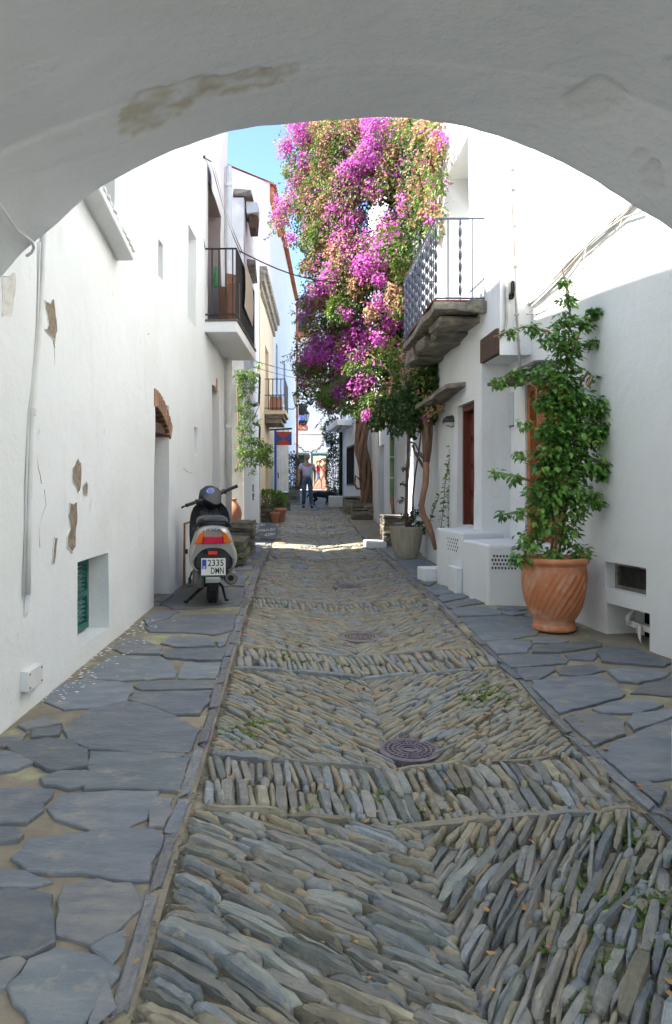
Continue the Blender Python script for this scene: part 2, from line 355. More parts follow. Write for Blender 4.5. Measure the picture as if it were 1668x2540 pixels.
lpav = sheet('left_pavement', [(lambda y, t=t: kl(y) + .01 - t) for t in (0,.05,.2,.4,.6,.8,1.0,1.2,1.5)], frange(-6, 9, .08) + frange(9, 38, .3)[1:],
      lambda x, y: zprof(y) + .004 + .007*nz((x,y,0), 5) + .003*nz((x,y,1), 25), M['mortar'])
rpav = sheet('right_pavement', [(lambda y, t=t: kr(y) - .01 + t) for t in (0,.05,.2,.4,.6,.8,1.0,1.3,1.8)], frange(-6, 9, .08) + frange(9, 38, .3)[1:],
      lambda x, y: zprof(y) + .004 + .007*nz((x,y,0), 5) + .003*nz((x,y,1), 25), M['mortar'])
sheet('cross_street', [-40,-20,-8,-3,0,3,8,20,40], frange(37.6, 46, .7), lambda x, y: zprof(y) + .012, mat('pale_concrete', (.55,.50,.42), (.46,.42,.36), 2, .9, .4, 30))

# ---- lane stones: slate set on edge
def stone_mesh(seed, lo=False):
    rs = random.Random(seed)
    nl = 7 if not lo else 4
    rd = rs.uniform(0, .55)                                  # from split-faced to water-worn
    pro = [(-.5,-.55),(-.49,.45+.1*rd),(-.42+.12*rd,.95-.08*rd),(.02,1.0),(.40-.12*rd,.95-.08*rd),(.48,.5+.1*rd),(.5,-.55)] if not lo else [(-.5,-.55),(-.42,.75),(.40,.95),(.5,-.55)]
    na = len(pro); tilt = rs.uniform(-.28,.28); vs = []
    cut0, cut1 = rs.uniform(-.12,.12), rs.uniform(-.12,.12)
    e0, e1 = rs.uniform(.35,.95), rs.uniform(.35,.95); bow = rs.uniform(-.10,.10)
    hh = [1 + rs.uniform(-.14,.14) for _ in range(nl)]
    for i in range(nl):
        t = i/(nl-1)*2 - 1; t = math.copysign(abs(t)**.7, t)
        e = e0 if t < 0 else e1
        w = (1 - abs(t)**5*(1-e)) * (1 + rs.uniform(-.10,.10)); h = hh[i]*(1 - abs(t)**8*(.25+.35*rd))
        for j, (x, z) in enumerate(pro):
            y = x*w + bow*(1-t*t)*.6 + rs.uniform(-.025,.025)
            vs.append((t*.5 + (cut0*x*.5 if t < -.8 else cut1*x*.5 if t > .8 else 0) + rs.uniform(-.012,.012), y, (z*h + tilt*x if z > 0 else z) + (rs.uniform(-.07,.07) if z > .3 else 0)))
    fs = [(i*na+j, i*na+j+1, (i+1)*na+j+1, (i+1)*na+j) for i in range(nl-1) for j in range(na-1)]
    fs += [tuple(reversed(range(na))), tuple((nl-1)*na+j for j in range(na))]
    return vs, fs
SV = [stone_mesh(i) for i in range(30)]; SLO = [stone_mesh(100+i, True) for i in range(14)]
SM = []
for k_ in range(30):
    vs, fs = SV[k_ % len(SV)]
    b = MB(); b.add(vs, fs); me = b.mesh('lane_stone', COB[random.choice((0,0,1,1,2,3,3,4,5))], True)
    bm = bmesh.new(); bm.from_mesh(me); bmesh.ops.recalc_face_normals(bm, faces=bm.faces); bm.to_mesh(me); bm.free(); SM.append(me)
stones = []                                            # (x, y, angle, length, width, proud height)
def clip_line(px, py, dx, dy, rect):                    # parameter interval of a line inside a rectangle
    t0, t1 = -9, 9
    for p, q, lo, hi in ((px, dx, rect[0], rect[1]), (py, dy, rect[2], rect[3])):
        if abs(q) < 1e-6:
            if not lo < p < hi: return None
        else:
            a, b_ = (lo-p)/q, (hi-p)/q
            if a > b_: a, b_ = b_, a
            t0, t1 = max(t0, a), min(t1, b_)
    return (t0, t1) if t1 - t0 > .04 else None
def fill(rect, ang, w0, w1, l0, l1, h0, h1):
    dx, dy = math.cos(ang), math.sin(ang); nx, ny = -dy, dx
    cx_, cy_ = (rect[0]+rect[1])/2, (rect[2]+rect[3])/2
    T = math.hypot(rect[1]-rect[0], rect[3]-rect[2])/2; t = -T
    while t < T:
        w = random.triangular(w0*.75, w1*1.2, w0*1.15)
        iv = clip_line(cx_+nx*(t+w/2), cy_+ny*(t+w/2), dx, dy, rect)
        if iv:
            s, e = iv; s -= rnd(0, .03)
            while s < e - .03:
                l = min(rnd(l0, l1), e - s + .015)
                if l > .035:
                    k = 1
                    x, y = cx_+nx*(t+w/2)+dx*(s+l/2), cy_+ny*(t+w/2)+dy*(s+l/2)
                    if random.random() < .95:
                        stones.append((x, y, ang + random.gauss(0,.09), l*rnd(.85,1.04), w*rnd(.75,1.12), rnd(h0, h1)))
                s += l
        t += w*.94
HOLES = [(on_ground(1016,1836), .165), (on_ground(893,1563), .2), (on_ground(866,1446), .2)]
for k in range(-1, 12):
    ys = 1.0 + 2.05*k                                   # each soldier band starts here, half a metre deep
    a, b_ = kl(ys)+.04, kr(ys)-.04; c = (a+b_)/2
    far = ys > 9
    big = (1.9 if k == 0 else 1.0) * (1.0 if not far else 1.35)
    # soldier band
    for r in (0, 1):
        x = a
        while x < b_:
            w = rnd(.024, .062)
            if random.random() < .94:
                stones.append((x+w/2, ys+.06+.255*r+.125+rnd(-.012,.012), R(90)+rnd(-.10,.10)+.16*(.5-(x-c)/(b_-a)), rnd(.20,.27), w*.98, rnd(.018,.040)))
            x += w
    for yy in (ys+.015, ys+.585):                       # long thin edge stones
        x = a
        while x < b_ - .1:
            l = min(rnd(.25,.6), b_-x)
            stones.append((x+l/2, yy+rnd(-.010,.010), rnd(-.04,.04), l, rnd(.030,.045), rnd(.026,.042)))
            x += l
    # herringbone panel
    y0, y1 = ys+.61, ys+2.03
    al, ar = (R(-33), R(57)) if k == 0 else (R(-46 + rnd(-4,4)), R(43 + rnd(-4,4)))
    if k == 0: P = (.021,.046,.13,.36,.024,.046)
    elif far: P = (.05,.075,.2,.36,.012,.026)
    else: P = (.018,.038,.11,.28,.013,.030)
    fill((a, c-.005, y0, y1), al, *P); fill((c+.005, b_, y0, y1), ar, *P)
for i in range(70):                                     # round pebbles wedged between
    stones.append((rnd(KL+.05, KR-.05), rnd(1.7, 3.3), rnd(0,3), rnd(.035,.09), rnd(.025,.05), rnd(.012,.028)))
near = [(x, y, math.cos(a), math.sin(a), l/2+.004, w/2+.004) for x, y, a, l, w, h in stones if 1.6 < y < 3.8]
yy = 1.75
while yy < 3.65:                                         # wedge small stones into the holes that are left
    xx = KL + .06
    while xx < KR - .05:
        if not any(abs((xx-q[0])*q[2]+(yy-q[1])*q[3]) < q[4] and abs((yy-q[1])*q[2]-(xx-q[0])*q[3]) < q[5]+.006 for q in near):
            a = (R(-33) if xx < KC else R(57)) if yy < 3.0 else R(90)
            st_ = (xx, yy, a + rnd(-.3,.3), rnd(.045,.10), rnd(.022,.04), rnd(.018,.040)); stones.append(st_)
            near.append((st_[0], st_[1], math.cos(st_[2]), math.sin(st_[2]), st_[3]/2, st_[4]/2))
        xx += .03
    yy += .03
stones = [s for s in stones if s[1] > 1.4 and all((Vector((s[0],s[1],0))-Vector((h[0].x,h[0].y,0))).length > h[1]+s[4]*.4 for h in HOLES)]
def vis(s):                                             # roughly how large it shows
    px = CX + F*s[0]/s[1]; py = CY - F*zgr(s[0], s[1])/s[1]
    return s[3]*s[4]/(s[1]**2) if (-40 < px < 1720 and py < 2580) else 0
stones.sort(key=vis, reverse=True)
rest = MB()
for i, (x, y, a, l, w, h) in enumerate(stones):
    z = zgr(x, y)
    tx = (zgr(x+.05*math.cos(a), y+.05*math.sin(a)) - zgr(x-.05*math.cos(a), y-.05*math.sin(a)))/.1
    ty = (zgr(x-.05*math.sin(a), y+.05*math.cos(a)) - zgr(x+.05*math.sin(a), y-.05*math.cos(a)))/.1
    Mx = Matrix.Rotation(a, 3, 'Z') @ Matrix.Rotation(-math.atan(tx)+rnd(-.04,.04), 3, 'Y') @ Matrix.Rotation(math.atan(ty)+rnd(-.22,.22), 3, 'X')
    if i < 300:
        o = inst(random.choice(SM), 'lane_stone', lane, (x, y, z - rnd(0,.004) - (rnd(0,.016) if random.random() < .35 else 0)), Mx, (l, w, h*1.1)); o.modifiers.new('es','EDGE_SPLIT').split_angle = R(34)
    else:
        vs, fs = random.choice(SLO if y > 5.7 else SV)
        rest.add([Mx @ Vector((p[0]*l, p[1]*w, p[2]*h)) + Vector((x, y, z)) for p in vs], fs, random.choice((0,0,1,1,2,2,3,4,5)))
rest.build('smaller_lane_stones', COBF, lane, smooth=True, kind='stuff')

# ---- kerb stones along both edges of the lane
KM = []
for s in range(4):
    b = MB(); b.rbox((0,0,0), (1,1,1), .12)
    rs = random.Random(s)
    for p in b.v: p += Vector((rs.uniform(-.03,.03), rs.uniform(-.10,.10), rs.uniform(-.08,.08)))
    KM.append(b.mesh('kerb_stone', M[('slate','slate2','slate3','slate2')[s]], False))
for side, par in ((-1, lpav), (1, rpav)):
    y = 1.5
    while y < 15:
        l = rnd(.28, .6); x = (kl(y+l/2) - .030) if side < 0 else (kr(y+l/2) + .030)
        if random.random() < .9:
            inst(random.choice(KM), 'kerb_stone', par, (x + rnd(-.01,.01), y+l/2, zprof(y+l/2)-.028), (math.atan(.03), rnd(-.1,.1), rnd(-.05,.05)), (rnd(.040,.065), l*.95, .085))
        y += l

# ---- flagstones
def flag(pts, par):
    lim = (lambda q: Vector((min(q.x, kl(q.y)-.075), q.y, 0))) if par is lpav else (lambda q: Vector((max(q.x, kr(q.y)+.075), q.y, 0)))
    P = [Vector((p.x, p.y, 0)) for p in pts]
    c = sum(P, Vector())/len(P)
    if len(P) < 3: return
    ar = sum(P[i].x*P[(i+1)%len(P)].y - P[(i+1)%len(P)].x*P[i].y for i in range(len(P)))
    if ar < 0: P.reverse()
    Q = []; sd = rnd(0, 50)
    P = [lim(q) for q in P]
    for i in range(len(P)):
        a, b_ = P[i], P[(i+1) % len(P)]; n = max(1, int((b_-a).length/.045))
        for k in range(n):
            q = a.lerp(b_, k/n); dd = (q-c).normalized()
            if k: q = q + dd*(.016+.002*math.sin(math.pi*k/n) + .014*nz((q.x,q.y,sd), 11) + rnd(-.007,.005))
            else: q = q + dd*.022
            Q.append(q)
    n = len(Q); vs = []
    tilt = (rnd(-.008,.008), rnd(-.008,.008)); lift = rnd(.004, .012)
    for ins, dz in ((0, -.02), (.001, .004), (.006, .0085)):
        for q in Q:
            dd = (c-q).normalized(); p = q + dd*ins
            vs.append((p.x, p.y, zprof(p.y) + .004 + dz + (lift if dz > 0 else 0) + (p.x-c.x)*tilt[0] + (p.y-c.y)*tilt[1]))
    for fr in (.55,):
        for q in Q:
            p = c + (q-c)*fr
            vs.append((p.x, p.y, zprof(p.y) + .0125 + lift + (p.x-c.x)*tilt[0] + (p.y-c.y)*tilt[1] + .003*nz((p.x+sd,p.y,0), 7)))
    vs.append((c.x, c.y, zprof(c.y) + .0125 + lift))
    fs = [(r*n+i, r*n+(i+1)%n, (r+1)*n+(i+1)%n, (r+1)*n+i) for r in range(3) for i in range(n)] + [(3*n+i, 3*n+(i+1)%n, 4*n) for i in range(n)]
    b = MB(); b.add(vs, fs); o = b.build('flagstone', M[random.choice(('slate','slate','slate2','slate3'))], par, smooth=True); o.modifiers.new('es','EDGE_SPLIT').split_angle = R(25)
def zpoly(lst, x0, y0, sc): return [on_ground(x0 + x/sc, y0 + y/sc) for x, y in lst]
Z7 = [
 [(470,330),(640,190),(840,140),(1080,150),(1400,330),(1310,490),(1000,490),(650,460),(500,400)],
 [(650,500),(1300,515),(1335,545),(1270,765),(870,745),(620,750),(640,600)],
 [(60,450),(330,400),(480,420),(590,480),(610,590),(400,620),(330,610),(240,550),(100,490)],
 [(310,680),(420,640),(610,640),(610,720),(480,745),(340,720)],
 [(360,890),(440,800),(800,775),(1090,780),(1000,960),(850,1030),(650,1030),(560,990),(430,960)],
 [(1090,830),(1200,840),(1160,1010),(1060,1010)],
 [(-150,780),(200,755),(350,780),(280,900),(180,980),(-150,1010)],
 [(-150,1040),(80,1050),(130,1080),(100,1110),(-150,1150)],
 [(115,1250),(220,1130),(500,1090),(800,1055),(1050,1060),(1120,1100),(1135,1180),(1090,1395),(900,1395),(740,1370),(600,1330),(440,1340),(240,1335)],
 [(440,1560),(480,1460),(690,1415),(790,1450),(900,1445),(1040,1560),(960,1600),(870,1660),(800,1750),(650,1830),(540,1790),(430,1770)],
 [(-200,1490),(180,1500),(340,1540),(360,1830),(200,1920),(-200,2000)],
 [(-100,1340),(150,1350),(330,1410),(180,1440),(-100,1430)],
 [(680,1890),(1010,1790),(990,1940),(960,1990),(760,1940)],
 [(100,2150),(230,1980),(420,1905),(650,1960),(800,2040),(820,2090),(700,2180),(640,2290),(560,2420),(330,2460),(150,2260)],
 [(-100,2040),(100,1965),(140,2000),(40,2120),(-100,2200)],
 [(240,335),(420,310),(400,365),(240,375)], [(150,300),(320,250),(410,290),(200,325)], [(-40,410),(180,360),(120,420),(40,445),(-60,450)],
 [(-100,510),(60,500),(230,560),(100,610),(-100,640)], [(680,2380),(800,2230),(950,2150),(920,2420),(740,2480)]]
Z6 = [
 [(290,1330),(380,1230),(520,1200),(780,1230),(790,1280),(750,1330),(580,1370),(400,1380)],
 [(820,1285),(1280,1275),(1260,1330),(1200,1410),(1050,1410),(960,1370),(800,1330)],
 [(830,1240),(880,1215),(1200,1215),(1310,1225),(1290,1255),(880,1260)],
 [(500,1190),(580,1130),(680,1060),(960,1065),(1030,1100),(1055,1160),(1050,1190),(730,1205),(600,1200)],
 [(1090,1190),(1120,1100),(1340,1095),(1320,1190)],
 [(990,1045),(1060,1015),(1360,1015),(1365,1080),(1200,1080),(1020,1065)],
 [(700,1010),(760,950),(860,950),(930,990),(970,1000),(960,1040),(760,1040)],
 [(990,980),(1040,945),(1230,940),(1300,970),(1290,995),(1080,1000)],
 [(890,880),(1000,840),(1130,805),(1440,800),(1440,895),(1290,925),(1160,910),(920,905)],
 [(980,735),(1110,660),(1250,650),(1480,650),(1490,720),(1440,745),(1060,765)],
 [(1320,965),(1400,915),(1430,915),(1400,985),(1330,1000)], [(880,830),(980,785),(1080,785),(1000,825),(900,865)]]
Z8 = [
 [(150,310),(190,285),(400,278),(480,315),(480,328),(200,335)],
 [(220,370),(300,345),(480,338),(660,350),(740,400),(700,450),(560,475),(330,485)],
 [(400,500),(560,488),(680,510),(640,560),(430,570)], [(690,482),(820,462),(900,490),(840,505),(710,503)],
 [(700,540),(800,520),(1060,497),(1110,512),(1100,530),(860,562),(700,562)],
 [(450,600),(560,582),(840,578),(900,610),(880,632),(520,655)], [(540,700),(600,672),(820,658),(820,680),(720,735),(600,738)],
 [(910,582),(1060,560),(1080,585),(1060,612),(920,606)], [(1110,560),(1150,540),(1300,538),(1540,630),(1500,652),(1130,622)],
 [(860,685),(900,658),(1060,645),(1130,680),(1000,708),(870,702)], [(1175,680),(1300,668),(1540,692),(1500,720),(1350,758),(1240,748)],
 [(620,790),(700,752),(1100,714),(1200,770),(1250,830),(1220,850),(1000,910),(840,948),(790,940)],
 [(1315,820),(1400,768),(1560,738),(1560,835)], [(1080,920),(1200,884),(1420,863),(1490,900),(1350,943),(1150,946)],
 [(880,990),(960,954),(1160,968),(1250,1010),(1250,1080),(1060,1150),(940,1080)], [(1300,1010),(1340,963),(1570,930),(1570,970),(1330,1058)],
 [(1110,1190),(1250,1124),(1400,1054),(1600,980),(1620,1350),(1400,1370),(1270,1365),(1180,1250)],
 [(1280,1400),(1400,1392),(1500,1450),(1470,1500),(1340,1520),(1290,1480)], [(1420,1580),(1520,1560),(1600,1560),(1600,1700),(1470,1650)],
 [(480,285),(560,275),(640,290),(560,300)], [(500,315),(590,300),(640,318),(560,330)], [(640,330),(700,310),(760,330),(740,350)]]
ZB = [
 [(200,1240),(300,1225),(420,1243),(400,1258),(250,1283),(210,1268)], [(240,1300),(300,1282),(450,1262),(465,1283),(300,1318)],
 [(270,1330),(480,1302),(540,1322),(380,1345),(300,1353)], [(160,1205),(250,1180),(275,1200),(230,1230)], [(130,1170),(200,1150),(255,1165),(170,1195)]]
for L_, x0, y0, sc, par in ((Z7,0,1700,2.834,lpav), (Z6,0,1200,2.442,lpav), (Z8,1050,1400,2.529,rpav), (ZB,960,900,2.2076,rpav)):
    for q in L_: flag(zpoly(q, x0, y0, sc), par)
def rowflags(par, xa, xb, y0, y1):                       # the farther flags, in loose courses
    y = y0
    while y < y1:
        d = rnd(.32, .6); x = xa(y)
        while x < xb(y) - .12:
            w = min(rnd(.35, .8), xb(y) - x); g = .022
            j = lambda: rnd(-.035, .035)
            flag([Vector((x+g+j()*.5, y+g+j(), 0)), Vector((x+w-g+j()*.5, y+g+j(), 0)), Vector((x+w-g+j()*.5, y+d-g+j()*.6, 0)), Vector((x+w/2, y+d-g+j()*.3, 0)), Vector((x+g+j()*.5, y+d-g+j()*.6, 0))], par)
            x += w
        y += d
rowflags(lpav, lambda y: -1.15, lambda y: kl(y)-.10, 8.55, 14.5)
rowflags(rpav, lambda y: kr(y)+.10, lambda y: 2.0 - (.25 if y < 9.2 else 0), 9.0, 13.0)

# ---- litter on the lane
b = MB(); b2 = MB(); b3 = MB(); b4 = MB()
gv = MB()
for i in range(3600):
    x, y = rnd(KL-.06, KR+.06), 1.8 + abs(random.gauss(0, 1.7)); z = zgr(x, y) + .004; q = rnd(.003,.010)
    gv.add([(x+rnd(-q,q), y+rnd(-q,q), z-.004), (x+q, y+rnd(-q,q), z), (x+rnd(-q,q), y+q, z), (x-q, y-q*.6, z), (x, y, z+q*.9)], [(1,2,4),(2,3,4),(3,1,4)], random.choice((0,1,2,2)))
o = gv.build('gravel', [COB[0], COB[2], M['mortar']], fix=False, kind='stuff'); o['label'] = 'fine gravel and grit between the lane stones'; o['category'] = 'gravel'
def scrap(B, x, y, s, lift=.024):
    z = zgr(x, y) + lift; a = rnd(0, 6.3); c_, s_ = math.cos(a)*s, math.sin(a)*s
    B.add([(x-c_, y-s_, z+rnd(0,s*.5)), (x+s_*.6, y-c_*.6, z+rnd(0,s*.3)), (x+c_, y+s_, z+rnd(0,s*.6)), (x-s_*.6, y+c_*.6, z+rnd(0,s*.4))], [(0,1,2),(0,2,3)])
for i in range(260):
    y = 5.4 + abs(random.gauss(0, 2.6)) if random.random() < .85 else rnd(2,5)
    x = rnd(KL-.05, KR+.05) if random.random() < .75 else (KL+rnd(0,.15) if random.random() < .5 else KR-rnd(0,.2))
    scrap(b, x, y, rnd(.008, .020) if y > 5 else rnd(.006,.012))
for i in range(260): scrap(b2, rnd(KL-.1, KR+.2), 1.9 + abs(random.gauss(0, 3.4)), rnd(.008, .022))
for i in range(520):
    q = random.choice([(1.2,4.6,.16),(1.0,2.5,.25),(1.25,2.9,.15),(.2,5.2,.3),(.9,2.2,.3),(.0,5.6,.35),(1.2,2.4,.2),(-.2,4.0,.2),(.55,3.2,.5)])
    x, y = q[0]+random.gauss(0,q[2]*.5), q[1]+random.gauss(0,q[2]*.5)
    if y < 1.6 or x > KR: continue
    z = zgr(x, y)+.014
    for k in range(5):
        a = rnd(0,6.3); l = rnd(.016,.036); w = .009
        b3.add([(x-w*math.sin(a),y+w*math.cos(a),z),(x+w*math.sin(a),y-w*math.cos(a),z),(x+l*math.cos(a),y+l*math.sin(a),z+rnd(.006,.02))], [(0,1,2)])
        x += rnd(-.012,.012); y += rnd(-.012,.012)
for i in range(22):
    x, y = rnd(KL,KR), 1.9 + abs(random.gauss(0,1.6)); a = rnd(0,3.1); z = zgr(x,y)+.022
    b4.tube([(x,y,z),(x+.025*math.cos(a),y+.025*math.sin(a),z+.003)], .0042, 6)
for B, n_, m_, l_ in ((b,'fallen_petals','petal','pink bougainvillea petals scattered over the lane'), (b2,'dry_leaf_scraps','dead','brown dry leaf scraps lying between the lane stones'), (b3,'moss_tufts','moss','small green moss tufts in the lane joints'), (b4,'cigarette_ends','straw','orange cigarette ends dropped among the lane stones')):
    o = B.build(n_, M[m_], fix=False, kind='stuff'); o['label'] = l_; o['category'] = n_.replace('_',' ')
b = MB()
for i in range(150):
    y = rnd(4.4, 6.6); x = -1.487 + (y-3.92)*.059 + abs(random.gauss(0, .12)) + .01; z = zprof(y) + .022; q = rnd(.004,.016)
    n_ = 6; a0 = rnd(0,6); b.add([(x + q*rnd(.6,1.3)*math.cos(a0+k*1.047), y + q*rnd(.5,1.1)*math.sin(a0+k*1.047), z) for k in range(n_)], [tuple(range(n_))])
o = b.build('lime_splashes', M['chalk'], fix=False, kind='stuff'); o['label'] = 'white limewash splashes on the flagstones along the left wall'; o['category'] = 'paint splashes'
# ---- manhole covers
for (p, r0), lab in zip(HOLES, ('purplish round iron manhole cover with patterned centre, nearest in the lane', 'round manhole cover half way up, second from the camera', 'farthest round manhole cover, below the grey pot')):
    r = .155 if r0 < .18 else .19
    t = thing('manhole_cover', lab, 'manhole cover', (p.x, p.y, zgr(p.x,p.y)+.006), group='manhole covers in the lane')
    t.rotation_euler = (math.atan(.035), 0, 0)
    z = Vector((p.x,p.y,zgr(p.x,p.y)+.006))
    B = MB(); B.lathe([(r,-.03),(r,.012),(r-.008,.016),(r-.022,.016),(r-.026,.010),(0.0001,.010)], 40, z); B.build('cover_plate', M['manhole'] if r0 < .18 else M['manhole2'], t, smooth=False)
    B = MB(); 
    for rr in (.03,.055,.08,.105): B.lathe([(rr,.010),(rr,.0165),(rr+.009,.0165),(rr+.009,.010)], 32, z)
    for k in range(24):
        a = k*math.pi/12; B.box(z+Vector((math.cos(a)*.09, math.sin(a)*.09, .0135)), (.07,.005,.006), rot=(0,0,a))
    B.build('raised_pattern', M['manhole'] if r0 < .18 else M['manhole2'], t)
# ================================================================ BUILDINGS
class Wall:
    """A vertical facade over a plan polyline. u runs along it; out is the side its face looks to (+1 = right of travel)."""
    def __init__(s, pts, out):
        s.p = [Vector((x, y)) for x, y in pts]; s.out = out
        s.cum = [0.0]
        for a, b in zip(s.p, s.p[1:]): s.cum.append(s.cum[-1] + (b-a).length)
        s.L = s.cum[-1]
    def seg(s, u):
        for i in range(len(s.p)-1):
            if u <= s.cum[i+1] or i == len(s.p)-2: return i
    def nrm(s, u):
        i = s.seg(u); d = (s.p[i+1]-s.p[i]).normalized(); return Vector((d.y, -d.x, 0))*s.out
    def tan(s, u):
        i = s.seg(u); d = (s.p[i+1]-s.p[i]).normalized(); return Vector((d.x, d.y, 0))
    def at(s, u, z, off=0.0):
        i = s.seg(u); a, b = s.p[i], s.p[i+1]; t = (u-s.cum[i])/(s.cum[i+1]-s.cum[i])
        q = a + (b-a)*t
        return Vector((q.x, q.y, z)) + s.nrm(u)*off
    def hit(s, px, py=CY):                                # where the sight line of a photograph pixel meets the face: u, z
        k = (px-CX)/F
        for i in range(len(s.p)-1):
            a, b = s.p[i], s.p[i+1]; d = b-a
            den = d.x - k*d.y
            if abs(den) < 1e-9: continue
            t = (k*a.y - a.x)/den
            lo = -9 if i == 0 else 0; hi = 9 if i == len(s.p)-2 else 1
            if lo <= t <= hi and (a.y + d.y*t) > .3:
                Y = a.y + d.y*t
                return s.cum[i] + t*d.length, (CY-py)/F*Y
        raise ValueError('no hit %s' % px)
    def uY(s, Y):
        for i in range(len(s.p)-1):
            a, b = s.p[i], s.p[i+1]
            if min(a.y,b.y)-1e-6 <= Y <= max(a.y,b.y)+1e-6 and abs(b.y-a.y) > 1e-6:
                return s.cum[i] + (Y-a.y)/(b.y-a.y)*(b-a).length
        raise ValueError(Y)
    def facade(s, name, parent, mats, z0, z1, ops=(), step=.4, amp=.012, u0=0, u1=None):
        """ops: (u0, u1, z0, z1, depth, back material index or None)"""
        u1 = s.L if u1 is None else u1
        us = {u0, u1} | {c for c in s.cum if u0 < c < u1}; zs = {z0, z1}
        for o in ops: us |= {o[0], o[1]}; zs |= {o[2], o[3]}
        def fillin(S):
            S = sorted(S); out = [S[0]]
            for a in S[1:]:
                if a - out[-1] < 1e-4: continue
                b = out[-1]; n = max(1, int(math.ceil((a-b)/step)))
                out += [b + (a-b)*k/n for k in range(1, n+1)]
            return out
        us, zs = fillin({u for u in us if u0-1e-6 <= u <= u1+1e-6}), fillin(zs)
        nu, nz_ = len(us), len(zs); b = MB()
        def pos(i, j, dep=0.0):
            p = s.at(us[i], zs[j]); d = amp*(nz((p.x,p.y,p.z), .9, 3) + .45*nz((p.x,p.y,p.z), 2.7, 8))
            return p + s.nrm(us[i])*(d - dep)
        b.v = [pos(i, j) for j in range(nz_) for i in range(nu)]
        def inside(i, j):
            if not (0 <= i < nu-1 and 0 <= j < nz_-1): return None
            uc, zc = (us[i]+us[i+1])/2, (zs[j]+zs[j+1])/2
            for o in ops:
                if o[0] < uc < o[1] and o[2] < zc < o[3]: return o
            return None
        for j in range(nz_-1):
            for i in range(nu-1):
                o = inside(i, j); q = [(i,j),(i+1,j),(i+1,j+1),(i,j+1)]
                if o is None:
                    b.f.append([y*nu+x for x, y in q]); b.m.append(0); continue
                dep = o[4]
                if o[5] is not None: b.add([pos(x, y, dep) for x, y in q], [(0,1,2,3)], o[5])
                for (na, nb, e) in (((i-1),j,(0,3)), ((i+1),j,(1,2)), (i,j-1,(0,1)), (i,j+1,(3,2))):
                    if inside(na, nb) is None:
                        A, B_ = q[e[0]], q[e[1]]
                        b.add([pos(*A), pos(*B_), pos(*B_, dep), pos(*A, dep)], [(0,1,2,3)], o[6] if len(o) > 6 else 0)
        return b.build(name, mats, parent, smooth=False, fix=False)
    def box(s, B, u0, u1, z0, z1, d0, d1, mi=0, jit=0):     # a block on the face, from offset d0 to d1 (outwards positive)
        um = (u0+u1)/2; t, n = s.tan(um), s.nrm(um); c = s.at(um, (z0+z1)/2, (d0+d1)/2)
        Mx = Matrix((t, n, Vector((0,0,1)))).transposed()
        B.box(c, (u1-u0, abs(d1-d0), z1-z0), mi, Mx, jit)
def shell(name, parent, m, plan, z0, z1):                  # plain outer walls of a house (plan = open polyline of the unseen sides)
    b = MB()
    for (a, c) in zip(plan, plan[1:]):
        b.add([(a[0],a[1],z0),(c[0],c[1],z0),(c[0],c[1],z1),(a[0],a[1],z1)], [(0,1,2,3)])
    return b.build(name, m, parent)
def patch(W, parent, outline, name='peeled_patch', m=None, off=.004):   # bare render where the paint has fallen off
    pts = []
    P = [W.hit(x, y) for x, y in outline]
    Q = []
    for i in range(len(P)):
        a, c = P[i], P[(i+1)%len(P)]; Q.append(a)
        L_ = math.hypot(a[0]-c[0], a[1]-c[1]); n = int(L_/.035)
        for k in range(1, n): Q.append((a[0]+(c[0]-a[0])*k/n + rnd(-.008,.008), a[1]+(c[1]-a[1])*k/n + rnd(-.012,.012)))
    b = MB(); f3 = []
    for u, z in Q:
        p = W.at(u, z); d = .012*(nz((p.x,p.y,p.z), .9, 3) + .45*nz((p.x,p.y,p.z), 2.7, 8))
        f3.append(p + W.nrm(u)*(d + off))
    b.add(f3, [tuple(range(len(f3)))])
    o = b.build(name, m or M['bare'], parent, fix=False)
    lip = MB(); k = len(f3); jj = [rnd(.001,.006) for _ in range(k)]; lip.tube(f3 + [f3[0]], jj + [jj[0]], 5, cap=False); lip.build('flaking_edge', M['wall'], o, smooth=True)
    return o
def wall_tube(W, parent, name, pts, r, m, off=.03, n=8):     # pts in photograph pixels on the face
    b = MB(); b.tube([W.at(*W.hit(x, y), off) for x, y in pts], r, n); return b.build(name, m, parent, smooth=True)

# ---------------------------------------------------------------- the archway the camera looks out of
YA = 3.3
EDGE = [(-60,780),(0,699),(80,614),(213,496),(283,451),(389,395),(534,341),(667,315),(834,303),(957,296),(1101,307),(1261,349),(1421,421),(1581,523),(1668,576)]
arch_p = [(-1.56,-1.7),(-1.56,-.6),(-1.53,.1),(-1.46,.5)] + [((x-CX)*YA/F, (CY-y)*YA/F) for x, y in EDGE] + [(1.70,1.02),(1.68,.93),(1.645,.86),(1.636,.7),(1.634,0),(1.634,-1.7)]
ceil_p = [(-1.60,-1.7),(-1.60,-.2),(-1.56,.5),(-1.45,.88),(-1.25,1.12),(-1.069,1.235),(-.634,1.41),(-.278,1.508),(.17,1.566),(.565,1.567),(1.04,1.51),(1.26,1.44),(1.55,1.30),(1.72,1.12),(1.76,.9),(1.76,.2),(1.76,-1.7)]
def resample(P, n):
    P = [Vector(p) for p in P]
    for _ in range(2):                                     # soften the corners
        Q = [P[0]]
        for a, c in zip(P, P[1:]): Q += [a.lerp(c, .25), a.lerp(c, .75)]
        P = Q + [P[-1]]
    cum = [0.0]
    for a, c in zip(P, P[1:]): cum.append(cum[-1]+(c-a).length)
    out = []; k = 0
    for i in range(n):
        t = cum[-1]*i/(n-1)
        while k < len(P)-2 and cum[k+1] < t: k += 1
        w = (t-cum[k])/max(1e-9, cum[k+1]-cum[k]); out.append(P[k].lerp(P[k+1], min(1,w)))
    return out
archway = thing('archway', 'broad whitewashed vault framing the view, grey in shade, with worn patches', 'archway', (0, 2.2, zprof(2.2)))
NP = 440
